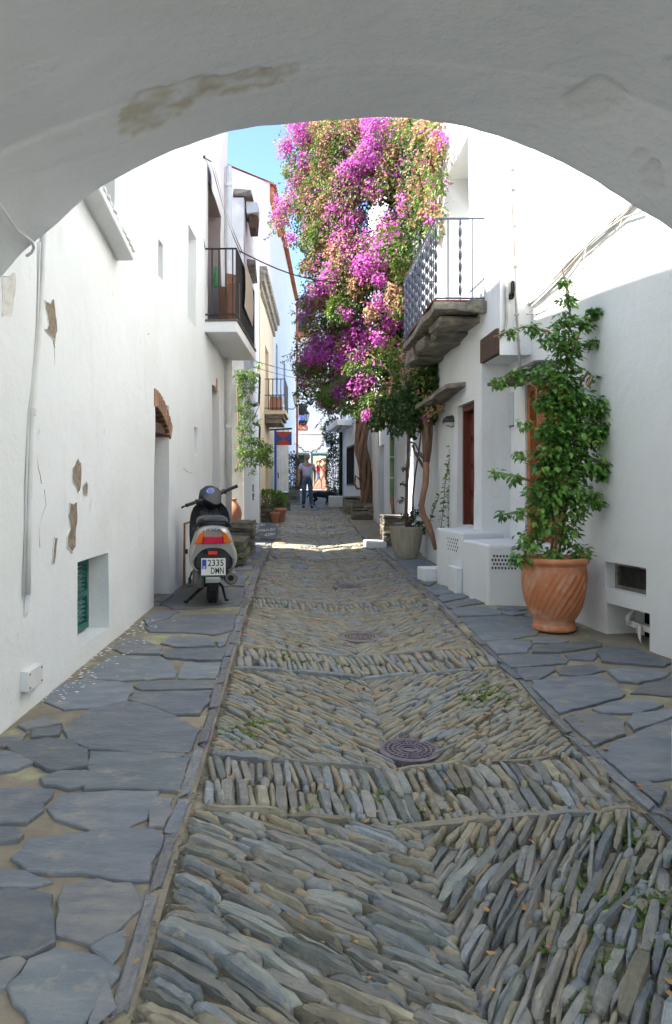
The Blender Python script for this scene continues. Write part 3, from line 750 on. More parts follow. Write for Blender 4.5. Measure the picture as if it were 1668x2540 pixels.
AP, CP = resample(arch_p, NP), resample(ceil_p, NP)
rows = []                                                  # (y, profile blend, lift): far face rounded over, soffit, then the ceiling behind
YB = .9
for y, bl, g in [(YA+.006,0,.10),(YA+.004,0,.05),(YA,0,.022),(YA-.008,0,.008),(YA-.022,0,.001),(YA-.045,0,0)] + [(YA-.045-(.40)*k/28, k/28*.93, 0) for k in range(1,29)] + [(2.848,.96,.001),(2.838,1,.003)] + [(2.83-.015*k, 1, .004) for k in range(0, 30)] + [(2.38-(2.38-YB)*k/14, 1, .004) for k in range(1, 15)]:
    rows.append((y, bl, g))
BARE = [(300,300),(296,262),(330,240),(400,215),(500,192),(600,176),(700,158),(742,156),(740,178),(690,205),(600,228),(500,245),(445,285),(380,325),(330,335),(300,330)]
SPOTS = [(1480,245,75,48,.55),(1620,440,28,40,.5),(1658,165,14,22,.5),(1590,385,16,12,.6)]
def in_poly(x, y, P):
    r = False; j = len(P)-1
    for i in range(len(P)):
        if (P[i][1] > y) != (P[j][1] > y) and x < (P[j][0]-P[i][0])*(y-P[i][1])/(P[j][1]-P[i][1]) + P[i][0]: r = not r
        j = i
    return r
b = MB(); bare = []
for y, bl, g in rows:
    for i in range(NP):
        p = AP[i].lerp(CP[i], bl)
        a, c = AP[max(i-1,0)].lerp(CP[max(i-1,0)], bl), AP[min(i+1,NP-1)].lerp(CP[min(i+1,NP-1)], bl)
        t = (c-a).normalized(); nn = Vector((-t.y, t.x))     # outwards from the opening
        q = Vector((p.x, y, p.y))
        dd = .010*nz(q, 1.6, 4) + .005*nz(q, 5, 2) + .003*nz(q, 14, 1)
        sx, sy = CX + F*q.x/y, CY - F*q.z/y                  # shape of the worn patches, as seen in the photograph
        jx, jy = sx + 14*nz(q, 9, 5) + 6*nz(q, 30, 5), sy + 12*nz(q, 9, 9) + 5*nz(q, 30, 2)
        w = 0.0
        if in_poly(jx, jy, BARE): w = max(0, min(.8, .42 + .7*nz(q, 11, 6) + .5*nz(q, 34, 2))); dd += .008 + .008*nz(q, 22, 3)
        for (ex, ey, ra, rb, s_) in SPOTS:
            if ((jx-ex)/ra)**2 + ((jy-ey)/rb)**2 < 1: w = max(w, .10); dd += .012 + .007*nz(q, 40, 3)
        p2 = p + nn*(g + dd*(0 if g > .04 else 1))
        b.v.append(Vector((p2.x, y, p2.y))); bare.append(w)
nr = len(rows)
for r in range(nr-1):
    for i in range(NP-1): b.f.append([r*NP+i, r*NP+i+1, (r+1)*NP+i+1, (r+1)*NP+i]); b.m.append(0)
vault = b.build('vault', M['arch'], archway, smooth=True, fix=False)
at_ = vault.data.attributes.new('bare', 'FLOAT', 'POINT'); at_.data.foreach_set('value', bare)
b = MB()                                                   # walls above and beside the opening, far face and near face
TOPZ = 4.6
for yy, Pf, g in ((YA+.007, AP, .10), (YB, CP, .004)):
    ring = []
    for i in range(NP):
        a, c = Pf[max(i-1,0)], Pf[min(i+1,NP-1)]; t = (c-a).normalized(); ring.append(Pf[i] + Vector((-t.y, t.x))*g)
    base = len(b.v)
    for i, p in enumerate(ring):
        b.v.append(Vector((p.x, yy, p.y)))
        k = i/(NP-1)
        if p.y < .6 and k < .5: b.v.append(Vector((-3.2, yy, p.y)))
        elif p.y < .6: b.v.append(Vector((4.0, yy, p.y)))
        else: b.v.append(Vector((-3.2 + 7.2*max(0,min(1,(p.x+1.55)/3.2)), yy, TOPZ)))
    for i in range(NP-1):
        b.f.append([base+2*i, base+2*i+1, base+2*i+3, base+2*i+2]); b.m.append(0)
b.add([(-3.2,YB,TOPZ),(4,YB,TOPZ),(4,YA+.007,TOPZ),(-3.2,YA+.007,TOPZ)], [(0,1,2,3)])
b.build('end_walls', M['wall'], archway, fix=False)
b = MB()
b.tube([at(-60,430,2.9),at(0,507,2.98),at(43,571,3.1),at(80,600,3.24),at(84,614,3.3),at(78,626,3.32),at(66,634,3.34)], .007, 6)
b.build('hanging_cable', M['pipe'], archway, smooth=True)

# ---------------------------------------------------------------- L1: the long white house on the left
WL = Wall([(-1.78,-8),(-1.66,1.0),(-1.487,3.92),(-1.262,7.74),(-1.15,10.3),(-1.06,13.0)], +1)
Z1 = 6.12
house = thing('white_house', 'long white plastered house on the left with peeling paint and iron balcony', 'house', (-1.4, 6, zprof(6)))
def op(W, x0, x1, zA, zB, dep, mi=None, rm=0): return (W.hit(x0)[0], W.hit(x1)[0], zA, zB, dep, mi, rm)
u_g0, u_g1 = WL.hit(193)[0], WL.hit(271)[0]
zg0, zg1 = WL.hit(232, 1582)[1], WL.hit(232, 1383)[1]
u_d0, u_d1 = WL.hit(383)[0], WL.hit(419)[0]
zdoor_top = .80
ub0, ub1 = WL.hit(516)[0], WL.uY(12.1)
zb = 2.22                                                    # balcony floor
ops = [(u_g0, u_g1, zg0, zg1, .17, 0),
       (u_d0, u_d1, zprof(7.5)+.02, zdoor_top, .34, 1),
       op(WL, 392, 404, WL.hit(398,690)[1], WL.hit(398,600)[1], .16, 0),
       op(WL, 467, 487, WL.hit(477,800)[1], WL.hit(477,573)[1], .22, 0),
       op(WL, 482, 491, WL.hit(486,1133)[1], WL.hit(486,1060)[1], .12, 0),
       op(WL, 527, 544, -1.12, WL.hit(535,960)[1], .3, 1),
       (ub0, ub1, zb+.02, 4.22, .30, 2, 2),
       (WL.hit(200)[0], WL.hit(284)[0], 2.02, 3.3, .3, 2)]
WL.facade('wall', house, [M['wall'], M['brownwood'], M['taupe']], -1.75, Z1, ops, step=.35, amp=.016)
shell('rear_wall', house, M['wall'], [(-1.06,13.0),(-8,13.0),(-8,-8),(-1.78,-8)], -2, Z1)
b = MB(); b.add([(-1.7,-8,Z1),(-1.62,1,Z1),(-1.262,7.74,Z1),(-1.02,13.0,Z1),(-8,13.0,Z1+.3),(-8,-8,Z1+.3)], [(0,1,2,3,4,5)]); b.build('roof', M['rooftile'], house)
tile_b = MB()
for k in range(7):
    a0 = math.pi*k/6; tile_b.v += [Vector((-.2, -.075*math.cos(a0), .05*math.sin(a0))), Vector((.12, -.065*math.cos(a0), .045*math.sin(a0)))]
for k in range(6): tile_b.f.append([2*k, 2*k+1, 2*k+3, 2*k+2]); tile_b.m.append(0)
TILE = tile_b.mesh('roof_tile', M['rooftile'], True)
TILEW = tile_b.mesh('limewashed_roof_tile', M['wall'], True)
u = WL.uY(8.0)
while u < WL.L:
    p = WL.at(u, Z1 - .02, -.08); n = WL.nrm(u); inst(TILEW, 'roof_tile', house, p, (0, R(4), math.atan2(n.y, n.x) + rnd(-.05,.05)), (1,1,1)); u += .18
b = MB(); uA, uB = WL.uY(2.0), WL.uY(8.3); n = []
b.slab([WL.at(uA, Z1-.05, -.02), WL.at(uB, Z1-.05, -.02), WL.at(uB, Z1+.02, -.02), WL.at(WL.uY(6.5), Z1+.18, -.02), WL.at(WL.uY(5.2), Z1+.52, -.02), WL.at(uA, Z1+1.0, -.02)], (-.3,0,0)); b.build('unseen_shadow_wedge', M['wall'], house)  # unseen wedge added on the roof to raise the shadow edge opposite
# green louvred shutter in the low window
sh = MB()
zm = (zg0+zg1)/2
for k in range(2):
    a0 = u_g0 + (u_g1-u_g0)*(.06+.42*k); a1 = a0 + (u_g1-u_g0)*.40
    for (x0,x1,y0,y1) in ((a0,a0+.04,zg0+.02,zg1-.02),(a1-.04,a1,zg0+.02,zg1-.02),(a0+.04,a1-.04,zg0+.02,zg0+.07),(a0+.04,a1-.04,zg1-.07,zg1-.02),(a0+.04,a1-.04,zm-.02,zm+.02)):
        WL.box(sh, x0, x1, y0, y1, -.165, -.13)
win = sh.build('shutter', M['green'], house)
sl = MB()
zz = zg0+.09
while zz < zg1-.08:
    b = MB(); um = (u_g0+u_g1)/2
    t, n = WL.tan(um), WL.nrm(um)
    b.box(WL.at(um-.02, zz, -.15), ((u_g1-u_g0)*.80, .004, .020), 0, Matrix((t, n, Vector((0,0,1)))).transposed() @ Matrix.Rotation(.5,3,'X'))
    b.build('slat', M['green'], win); zz += .032
# brick arch over the near door
nb = 9
for k in range(nb):
    t0, t1 = k/nb, (k+1)/nb
    ua, ub_ = u_d0-.05 + (u_d1-u_d0+.14)*t0, u_d0-.05 + (u_d1-u_d0+.14)*t1
    tt = (t0+t1)/2; zc = .84 - .30*tt**2.0
    b = MB(); um = (ua+ub_)/2; t, n = WL.tan(um), WL.nrm(um)
    ang = -(.62*tt)
    b.rbox(WL.at(um, zc - .02, -.13), ((ub_-ua)*.93, .30, .17), .012, 0, Matrix((t, n, Vector((0,0,1)))).transposed() @ Matrix.Rotation(-ang,3,'Y'))
    b.build('brick', M['brick'], house)
b = MB(); WL.box(b, u_d0, u_d1, -1.2, zprof(7.4)+.03, -.34, .05); b.build('door_step', M['stoneslab'], house)
b = MB(); WL.box(b, u_d0, u_d1+.0, .5, .60, -.33, -.02); b.build('timber_lintel', M['oldwood'], house)
# stone ledge under the upper window
b = MB(); L0, L1_ = WL.hit(180, 470), WL.hit(291, 648)
A = [WL.at(L0[0], 1.98, -.05), WL.at(L0[0], 1.98, .15), WL.at(L1_[0], L1_[1], .135), WL.at(L1_[0], L1_[1], -.05)]
b.slab(A, (0,0,.07)); o = bevel(b.build('window_ledge', M['wall'], house), .012)
for k in range(12):
    t = (k+.5)/12; q = A[1].lerp(A[2], t) + Vector((-.05, 0, .075)); bb = MB(); bb.rbox(q, (.12+rnd(-.02,.02), .085, .03), .01, rot=(rnd(-.1,.1),rnd(-.1,.1),rnd(-.2,.2))); bb.build('ledge_stone', M['wall'], house)
# peeled patches
def zz3(L_): return [(x/2.442, 600+y/2.442) for x, y in L_]
patch(WL, house, zz3([(268,355),(300,375),(322,345),(338,470),(344,540),(330,590),(325,640),(318,590),(290,560),(265,530),(290,500),(278,430)]))
patch(WL, house, zz3([(470,1308),(490,1340),(492,1400),(488,1480),(470,1520),(455,1470),(434,1430),(436,1370)]))
patch(WL, house, zz3([(522,1450),(530,1475),(528,1535),(510,1530),(500,1490)]))
patch(WL, house, zz3([(420,1580),(440,1590),(460,1570),(466,1660),(455,1780),(455,1850),(435,1880),(405,1850),(402,1790),(425,1740),(412,1660)]))
patch(WL, house, zz3([(325,1790),(345,1795),(338,1850),(328,1950),(312,1940),(318,1860)]))
patch(WL, house, zz3([(0,200),(80,190),(80,300),(60,440),(30,445),(0,450)]), m=mat('thin_render', (.58,.54,.46), (.70,.69,.66), 20, .95, .6, 50))
patch(WL, house, [(536,935),(540,940),(540,975),(537,982),(535,960)], m=M['terra2'])
for cr in ([(195,1145),(215,1200),(230,1252)],[(222,1290),(228,1370),(240,1410),(248,1465)],[(265,1500),(275,1590),(240,1700),(232,1760),(238,1850)],[(325,640),(328,700),(328,750)],[(110,750),(150,756)],[(890,560),(905,555)],[(1110,1370),(1130,1390),(1165,1402)]):
    wall_tube(WL, house, 'wall_crack', zz3(cr), .0022, M['bare'], .003, 4)
# pipe, junction box
dp = thing('drain_pipe', 'thin white pipe running down the left wall near the archway', 'pipe', tuple(WL.at(*WL.hit(64,1515))))
wall_tube(WL, dp, 'pipe', [(104,560),(97,680),(90,800),(79,930),(70,1022),(66,1150),(63,1300),(60,1475)], .016, M['pipe'], .02, 10)
b = MB(); q = WL.hit(70,1022); b.tube([WL.at(q[0],q[1]-.02,.024), WL.at(q[0],q[1]+.02,.024)], .022, 10); b.build('pipe_clip', M['pipe'], dp)
q = WL.hit(60,1475); b = MB(); b.tube([WL.at(q[0],q[1],.024), WL.at(q[0],q[1]-.1,.01), WL.at(q[0],q[1]-.14,-.01)], [.016,.012,.005], 8); b.build('plaster_stop', M['wall'], dp)
wall_tube(WL, dp, 'side_conduit', [(94,600),(88,800),(74,960),(66,1022),(60,1200),(54,1480)], .006, M['pipe'], .012, 6)
q0, q1 = WL.hit(51,1718), WL.hit(88,1718); zt = WL.hit(70,1655)[1]
t = thing('junction_box', 'small square white electric box low on the left wall', 'junction box', tuple(WL.at(*q0)))
b = MB(); um = (q0[0]+q1[0])/2; tt, n = WL.tan(um), WL.nrm(um)
b.rbox(WL.at(um, (q0[1]+zt)/2, .02), (q1[0]-q0[0], .05, zt-q0[1]), .006, 0, Matrix((tt,n,Vector((0,0,1)))).transposed()); b.build('box_body', M['whitep'], t)
b = MB()
for uu in (q0[0]+.02, q1[0]-.02):
    for z_ in (q0[1]+.02, zt-.02): b = MB(); b.tube([WL.at(uu,z_,.04), WL.at(uu,z_,.048)], .006, 6); b.build('screw', M['rust'], t)
# corner rainwater pipe and the slim post beside it
dp = thing('rainwater_pipe', 'thick white rainwater pipe at the far corner of the left house', 'pipe', tuple(WL.at(WL.uY(12.55), zprof(12.5))))
b = MB(); uu = WL.uY(12.55); b.tube([WL.at(uu, 5.2, .07), WL.at(uu, -.6, .07)], .05, 12); b.build('pipe', M['pipe'], dp, smooth=True)
for z_ in (4.9, 1.9, .95): b = MB(); b.tube([WL.at(uu, z_-.03, .07), WL.at(uu, z_+.03, .07)], .06, 12); b.build('collar', M['pipe'], dp, smooth=False)
b = MB(); b.tube([WL.at(WL.uY(12.86), 1.1, .02), WL.at(WL.uY(12.86), -.55, .02)], .014, 8); b.build('iron_bar', M['iron'], dp)
# metal meter cabinet behind the scooter
t = thing('meter_cabinet', 'white metal cabinet door with rusty edges behind the scooter', 'cabinet', tuple(WL.at(*WL.hit(457,1450))))
q0, q1 = WL.hit(456,1452), WL.hit(486,1452); zt = WL.hit(460,1300)[1]
b = MB(); WL.box(b, q0[0], q1[0], q0[1], zt, -.01, .015); b.build('cabinet_door', M['whitep'], t)
b = MB(); WL.box(b, q0[0]-.035, q0[0], q0[1]-.02, zt+.02, -.01, .022); WL.box(b, q0[0]+.002, q1[0], zt+.001, zt+.02, -.01, .02); b.build('rusty_frame', M['rust'], t)
# balcony
ba, bb_ = WL.uY(10.35), WL.uY(12.75); OUT = .43
bal = MB()
bal.slab([WL.at(ba, zb-.17, -.05), WL.at(ba, zb-.17, OUT), WL.at(bb_, zb-.17, OUT+.06), WL.at(bb_, zb-.17, -.05)], (0,0,.15))
bal = bevel(bal.build('balcony_slab', M['wallclean'], house), .012)
b = MB(); b.slab([WL.at(ba-.02, zb-.02, -.02), WL.at(ba-.02, zb-.02, OUT+.02), WL.at(bb_, zb-.02, OUT+.08), WL.at(bb_, zb-.02, -.02)], (0,0,.02)); b.build('floor_tiles', M['darkslab'], bal)
zt = zb + .96
def bar(x, name='baluster', r=.009):
    b = MB(); b.tube([(x.x,x.y,zb+.02),(x.x,x.y,zt)], r, 6); b.build(name, M['iron'], bal)
c0, c1 = WL.at(ba+.01, 0, OUT-.01), WL.at(bb_-.02, 0, OUT+.04)
w0, w1 = WL.at(ba+.01, 0, 0), WL.at(bb_-.02, 0, 0)
for k in range(1, 5): bar(w0.lerp(c0, k/4.5))
for k in range(0, 20): bar(c0.lerp(c1, k/19))
b = MB()
for zq in (zt, zb+.07):
    b.tube([(p.x,p.y,zq) for p in (w0, c0)], .013, 6); b.tube([(p.x,p.y,zq) for p in (c0, c1)], .013, 6); b.tube([(p.x,p.y,zq) for p in (c1, w1)], .013, 6)
b.tube([(w0.x,w0.y,zt),(w0.x-.02,w0.y-.25,zt-.02)], .008, 6)
b.tube([(w0.x-.03,w0.y-.28,zt+.22),(w0.x,w0.y-.05,zt+.01)], .008, 6)
b.build('handrail', M['iron'], bal)
b = MB(); b.tube([WL.at(WL.hit(504,389)[0], WL.hit(504,389)[1], .0), WL.at(ba+.15, 4.42, .06)], .009, 6); b.tube([WL.at(WL.hit(504,389)[0], WL.hit(504,389)[1], 0), WL.at(WL.hit(504,389)[0], WL.hit(504,389)[1], .03)], .022, 8); b.build('awning_rod', M['iron'], bal)
# reed blind stretched from the door head over the rail
rb = thing('reed_blind', 'reed blind stretched from the balcony door over the left railing', 'blind', tuple(WL.at(ba+.2, zb)))
for nm, m_, oo in (('canvas_lining','awn',0),('reed_mat','reed',.03)):
    b = MB(); vs = []
    for k in range(9):
        s_ = k/8; zc = 4.42 + (zt+.03-4.42)*s_ - .10*math.sin(math.pi*s_) + oo
        for ue in (ba+.15+oo*2, ba+.62): vs.append(WL.at(ue, zc, .05 + (OUT+.02-.05)*s_ + oo*.6))
    b.add(vs, [(2*k,2*k+1,2*k+3,2*k+2) for k in range(8)])
    b.build(nm, M[m_], rb, smooth=True)
b = MB(); vs = []
for k in range(6):
    s_ = k/5
    for ue in (ba+.6, ba+2.0): vs.append(WL.at(ue, zt+.03 - .68*s_, OUT+.045+.02*math.sin(s_*3)))
b.add(vs, [(2*k,2*k+1,2*k+3,2*k+2) for k in range(5)]); b.build('hanging_reed_mat', M['reed'], rb, smooth=True)
bd = thing('leaning_board', 'reddish brown boards leaning inside the left balcony', 'board', tuple(WL.at(ba+.5, zb+.01, .2)))
for k, (du, of, h_) in enumerate(((.45,.30,.72),(.75,.18,.62),(.30,.36,.55))):
    b = MB(); um = ba+du; t_, n_ = WL.tan(um), WL.nrm(um)
    b.rbox(WL.at(um, zb+.015+h_/2, of), (.16,.025,h_), .006, 0, Matrix((t_,n_,Vector((0,0,1)))).transposed() @ Matrix.Rotation(.9+.3*k,3,'Z')); b.build('board', M['brownwood'], bd)
gb = MB(); q = WL.at(ba+.22, zb+.62, .12)
for k in range(9): gb.lathe([(.001,.16),(.03,.15),(.045+.01*rnd(-1,1),.06),(.055,-.02),(.04,-.12),(.001,-.14)], 10, q, sx=.8) if k == 0 else None
o = gb.build('watering_bag', M['greenbag'], smooth=True); tag(o, 'dark green bag hanging by the left balcony doorway', 'bag')
# ---------------------------------------------------------------- R1 + R2: the white house on the right (near wall, entrance, balcony wing)
rh = thing('white_house', 'white plastered house on the right with slate canopies and twisted iron balcony', 'house', (2.4, 7, zprof(7)))
WR = Wall([(2.36,8.2),(2.47,6.53),(2.69,5.4),(3.0,3.3),(3.2,-8)], +1)        # near wall, running towards the camera
def rop(W, x0, x1, zA, zB, dep, mi=None):
    a, c = W.hit(x0)[0], W.hit(x1)[0]; return (min(a,c), max(a,c), zA, zB, dep, mi)
g1 = rop(WR, 1503, 1604, -.84, -.625, .12, 2); g2 = rop(WR, 1507, 1613, -1.28, -.955, .26, 0)
od = rop(WR, 1304, 1408, -.57, 1.0, .10, 1)
nich = rop(WR, 1377, 1417, WR.hit(1397,500)[1], 3.9, .05, 0)
WR.facade('wall', rh, [M['wall'], M['orangewood'], M['dark']], -1.8, 7.2, [g1, g2, od, nich], step=.35, amp=.014)
# orange door: frame, leaf panels, handle
dr = MB(); u0, u1 = od[0], od[1]
for a, c, zA, zB in ((u0,u0+.07,-.57,1.0),(u1-.07,u1,-.57,1.0),(u0+.07,u1-.07,.93,1.0)): WR.box(dr, a, c, zA, zB, -.09, -.02)
dr = dr.build('door_frame', M['orangewood'], rh)
for k in range(3):
    for s_ in (0,1):
        b = MB(); w = (u1-u0-.2)/2; a = u0+.09+s_*(w+.02); WR.box(b, a, a+w, -.52+.48*k, -.10+.48*k, -.095, -.075); bevel(b.build('door_panel', M['orangewood'], dr), .012)
# grille
gr = MB()
for a, c, zA, zB in ((g1[0],g1[1],g1[2],g1[2]+.03),(g1[0],g1[1],g1[3]-.03,g1[3]),(g1[0],g1[0]+.03,g1[2]+.03,g1[3]-.03),(g1[1]-.03,g1[1],g1[2]+.03,g1[3]-.03)): WR.box(gr, a, c, zA, zB, -.115, -.085)
gr = gr.build('grille_frame', M['stoneslab'], rh)
wires = MB()
zq = g1[2]+.04
while zq < g1[3]-.03: WR.box(wires, g1[0]+.03, g1[1]-.03, zq, zq+.004, -.106, -.102); zq += .014
uq = g1[0]+.035
while uq < g1[1]-.03: WR.box(wires, uq, uq+.0025, g1[2]+.03, g1[3]-.03, -.1015, -.099); uq += .016
wires.build('wire_mesh', M['metal'], gr, kind='stuff')
b = MB(); WR.box(b, g2[0]+.12, g2[1]-.06, -1.28, -1.0, -.255, -.25); b.build('vent_hole', M['dark'], rh)
# white timber offcut and horns in the lower niche
hn = thing('white_horn_rack', 'white horn-shaped rack lying in the low wall niche', 'rack', tuple(WR.at((g2[0]+g2[1])/2, -1.23, -.1)))
um = (g2[0]+g2[1])/2
b = MB(); b.box(WR.at(um+.02,-1.10,-.12), (.34,.05,.045), rot=(0,.06,-1.35)); b.build('bar', M['whitep'], hn)
for s_ in (0,1):
    p0 = WR.at(um-.10+.13*s_, -1.09, -.09); sg = -1 if s_ else 1
    b = MB(); b.tube([p0 + Vector((-.03*k*(1-s_*.4), -.02*k*s_, sg*(.028*k) + .0)) + Vector((.012*k*k*(1 if not s_ else .2),0,0)) for k in range(5)], [.018,.017,.014,.010,.003], 8); b.build('horn', M['whitep'], hn, smooth=True)
b = MB(); WR.box(b, um+.05, um+.16, -1.2, -1.02, -.2, -.17); b.build('frame', M['whitep'], hn)
# wing with the balcony (street face) - upper storey overhangs the entrance
W2 = Wall([(2.08,7.6),(2.05,11.9)], -1)
zs2 = 1.93
bd0, bd1 = W2.hit(1164)[0], W2.hit(1105)[0]
rd0, rd1 = W2.hit(1177)[0], W2.hit(1136)[0]
u_p = W2.uY(8.2)
ops2 = [(bd0, bd1, zs2+.03, 4.05, .36, 0), (rd0, rd1, -.50, .95, .16, 1)]
W2.facade('wing_wall', rh, [M['wall'], M['redwood']], -1.8, 7.0, [o for o in ops2] , step=.35, amp=.012, u0=u_p)
W2.facade('upper_wall', rh, [M['wall']], 1.50, 7.0, (), step=.35, amp=.012, u0=0, u1=u_p)
W3 = Wall([(2.08,7.6),(2.5,7.6)], +1); W3.facade('return_wall', rh, [M['wall']], 1.28, 7.0, (), step=.3, amp=.008)
W4 = Wall([(2.052,8.2),(2.40,8.2)], +1); W4.facade('pier_face', rh, [M['wall']], -1.3, 1.6, (), step=.25, amp=.010)
b = MB(); b.add([(2.08,7.6,1.28),(2.6,7.6,1.28),(2.6,8.2,1.28),(2.06,8.2,1.28)], [(0,1,2,3)]); b.build('soffit', M['wall'], rh)
shell('rear_wall', rh, M['wall'], [(2.05,11.9),(9,11.9),(9,-8),(3.2,-8)], -2, 7.0)
b = MB(); b.add([(2.05,11.9,7.0),(9,11.9,7.3),(9,-8,7.3),(3.2,-8,7.2),(3.0,3.3,7.2),(2.47,6.53,7.2),(2.08,7.6,7.0)], [tuple(range(7))]); b.build('roof', M['rooftile'], rh)
b = MB(); b.rbox((2.085,7.93,1.42), (.085,.64,.26), .02); o = b.build('timber_lintel', M['oldwood'], rh)
# red door
q = MB()
for a, c, zA, zB in ((rd0,rd0+.06,-.5,.95),(rd1-.06,rd1,-.5,.95),(rd0+.06,rd1-.06,.88,.95)): W2.box(q, a, c, zA, zB, -.14, -.06)
q = q.build('door_frame', M['redwood'], rh)
for k in range(4):
    b = MB(); W2.box(b, rd0+.12, rd1-.12, -.42+.33*k, -.16+.33*k, -.15, -.125); bevel(b.build('door_panel', M['redwood'], q), .015)
b = MB(); W2.box(b, rd0+.015, rd0+.05, -.20, .0, -.058, -.054); b.build('door_notice', M['whitep'], q)
# slate canopies
def canopy(B, pts, t, name):
    n = []
    for i in range(len(pts)):
        a, c = Vector(pts[i]), Vector(pts[(i+1)%len(pts)])
        for k in range(5):
            p = a.lerp(c, k/5); n.append(p + (Vector((rnd(-.018,.018), rnd(-.018,.018), rnd(-.006,.006))) if k else Vector()))
    B.slab(n, (0,0,t)); return bevel(B.build(name, M['stoneslab'] if 'stone' in name else M['darkslab'], rh), .008)
canopy(MB(), [(2.12,9.0,1.15),(1.83,9.05,1.12),(1.72,10.6,1.02),(2.12,10.75,1.06)], .055, 'canopy_stone')
canopy(MB(), [(2.50,6.95,1.10),(2.20,6.9,1.08),(1.98,7.7,.98),(2.40,7.9,1.0)], .035, 'canopy')
# balcony of stacked stone slabs with twisted bars
ba0, ba1 = W2.uY(8.15), W2.uY(10.75); PO = .55
def slab_pts(z, u0, u1, o0, o1): return [W2.at(u0, z, -.05), W2.at(u0, z, o0), W2.at(u1, z, o1), W2.at(u1, z, -.05)]
b = MB(); n = []
P_ = slab_pts(zs2-.075, ba0, ba1, PO, .48)
for i in range(4):
    for k in range(7): n.append(P_[i].lerp(P_[(i+1)%4], k/7) + (Vector((rnd(-.02,.02), rnd(-.02,.02), rnd(-.008,.008))) if k else Vector()))
b.slab(n, (0,0,.085)); bl = bevel(b.build('balcony_slab', M['stoneslab'], rh), .012)
b = MB(); b.slab(slab_pts(zs2+.012, ba0+.02, ba1, PO+.012, .49), (0,0,.022)); b.build('edge_strip', M['redwood'], bl)
for k, (ua, uc, zA, zB, oo) in enumerate(((.20,.95,-.165,-.08,.44),(.75,1.35,-.20,-.085,.34),(1.15,1.80,-.24,-.13,.45),(1.2,1.8,-.14,-.08,.42),(1.65,2.30,-.22,-.09,.38),(2.1,2.6,-.27,-.10,.43),(2.25,2.6,-.22,-.08,.30))):
    b = MB(); um = ba0+(ua+uc)/2
    b.rbox(W2.at(um, zs2+(zA+zB)/2, oo/2-.05), (oo+.1, uc-ua, zB-zA), .035, 0, (rnd(-.06,.06), rnd(-.05,.05), rnd(-.12,.12)))
    for p in b.v: p += Vector((nz(p, 6)*.05, nz(p, 6, 3)*.05, nz(p, 9, 5)*.035))
    b.build('corbel_stone', M['stoneslab'], bl, smooth=False)
b = MB(); b.rbox(W2.at(ba0-.03, zs2-.05, .08), (.22,.14,.13), .03, rot=(.1,.1,.3)); b.build('corbel_stone', M['stoneslab'], bl)
zr = zs2 + .90
def twist(p, q, name):
    b = MB(); vs = []; n = 30; r = .017
    p, q = Vector(p), Vector(q)
    for i in range(n+1):
        t = i/n; a = t*math.pi*7
        c = p.lerp(q, t); w = r if .04 < t < .96 else .008
        for k in range(4):
            aa = a + (0, .5, math.pi, math.pi+.5)[k]; vs.append(c + Vector((math.cos(aa)*w, math.sin(aa)*w, 0)))
    b.add(vs, [(i*4+k, i*4+(k+1)%4, (i+1)*4+(k+1)%4, (i+1)*4+k) for i in range(n) for k in range(4)])
    b.build(name, M['blueiron'], bl, smooth=True)
def plain(p, q):
    b = MB(); b.tube([p, q], .007, 6); b.build('baluster', M['blueiron'], bl)
cN, cF = W2.at(ba0+.02, 0, PO-.03), W2.at(ba1-.04, 0, .46); wN, wF = W2.at(ba0+.02,0,0), W2.at(ba1-.04,0,0)
for k in range(19):
    p = cN.lerp(cF, k/18); a, c = (p.x,p.y,zs2+.03), (p.x,p.y,zr)
    (twist(a, c, 'twisted_baluster') if k % 2 == 0 else plain(a, c))
for k in range(1, 4):
    p = wN.lerp(cN, 1-k/4.0); a, c = (p.x,p.y,zs2+.03), (p.x,p.y,zr)
    (twist(a, c, 'twisted_baluster') if k == 2 else plain(a, c))
b = MB()
for zq in (zr, zs2+.05):
    b.tube([(p.x,p.y,zq) for p in (wN, cN)], .011, 6); b.tube([(p.x,p.y,zq) for p in (cN, cF)], .011, 6); b.tube([(p.x,p.y,zq) for p in (cF, wF)], .011, 6)
b.build('handrail', M['blueiron'], bl)
# white stoop with pierced blocks
st = MB()
def zrow(L_, z): return [Vector((x, y, z)) for x, y in L_]
A_ = [(1.89,7.34),(2.62,7.22),(2.62,8.3),(1.80,8.0)]; B_ = [(1.80,8.0),(2.3,8.2),(2.3,9.1),(1.70,8.9)]
st.slab(zrow(A_, -1.3), (0,0,.72)); st1 = bevel(st.build('stoop', M['wall'], rh), .028, 4)
st = MB(); st.slab(zrow(B_, -1.3), (0,0,.79)); st2 = bevel(st.build('stoop', M['wall'], rh), .028, 4)
b = MB(); b.slab(zrow([(1.735,8.0),(1.80,8.0),(1.78,8.3),(1.71,8.3)], -1.3), (0,0,.42)); bevel(b.build('stoop_step', M['wallclean'], rh), .01)
b = MB(); b.rbox((1.66,9.02,-1.06), (.26,.24,.16), .02, rot=(0,0,.2)); b.build('stoop_step', M['wallclean'], rh)
def vents(p0, p1, zc, nrm, par, n=8, rows=4):
    t = (p1-p0); L_ = t.length; t = t.normalized()
    for r in range(rows):
        for k in range(n):
            q = p0 + t*(L_*(k+.5+(.25 if r%2 else -.25))/n) + Vector((0,0,zc+(r-(rows-1)/2)*.038)) + nrm*.003
            b = MB(); s_ = .011
            b.slab([q - t*s_ + Vector((0,0,s_*.3)), q + Vector((0,0,-s_*1.3)), q + t*s_ + Vector((0,0,s_*.3)), q + Vector((0,0,s_*1.3))], nrm*-.02)
            b.build('vent_hole', M['dark'], par)
a, c = Vector((1.75,8.45,0)), Vector((1.79,8.05,0)); vents(Vector((1.735,8.62,0)), Vector((1.785,8.13,0)), -.66, Vector((-.99,-.15,0)), st2, 7)
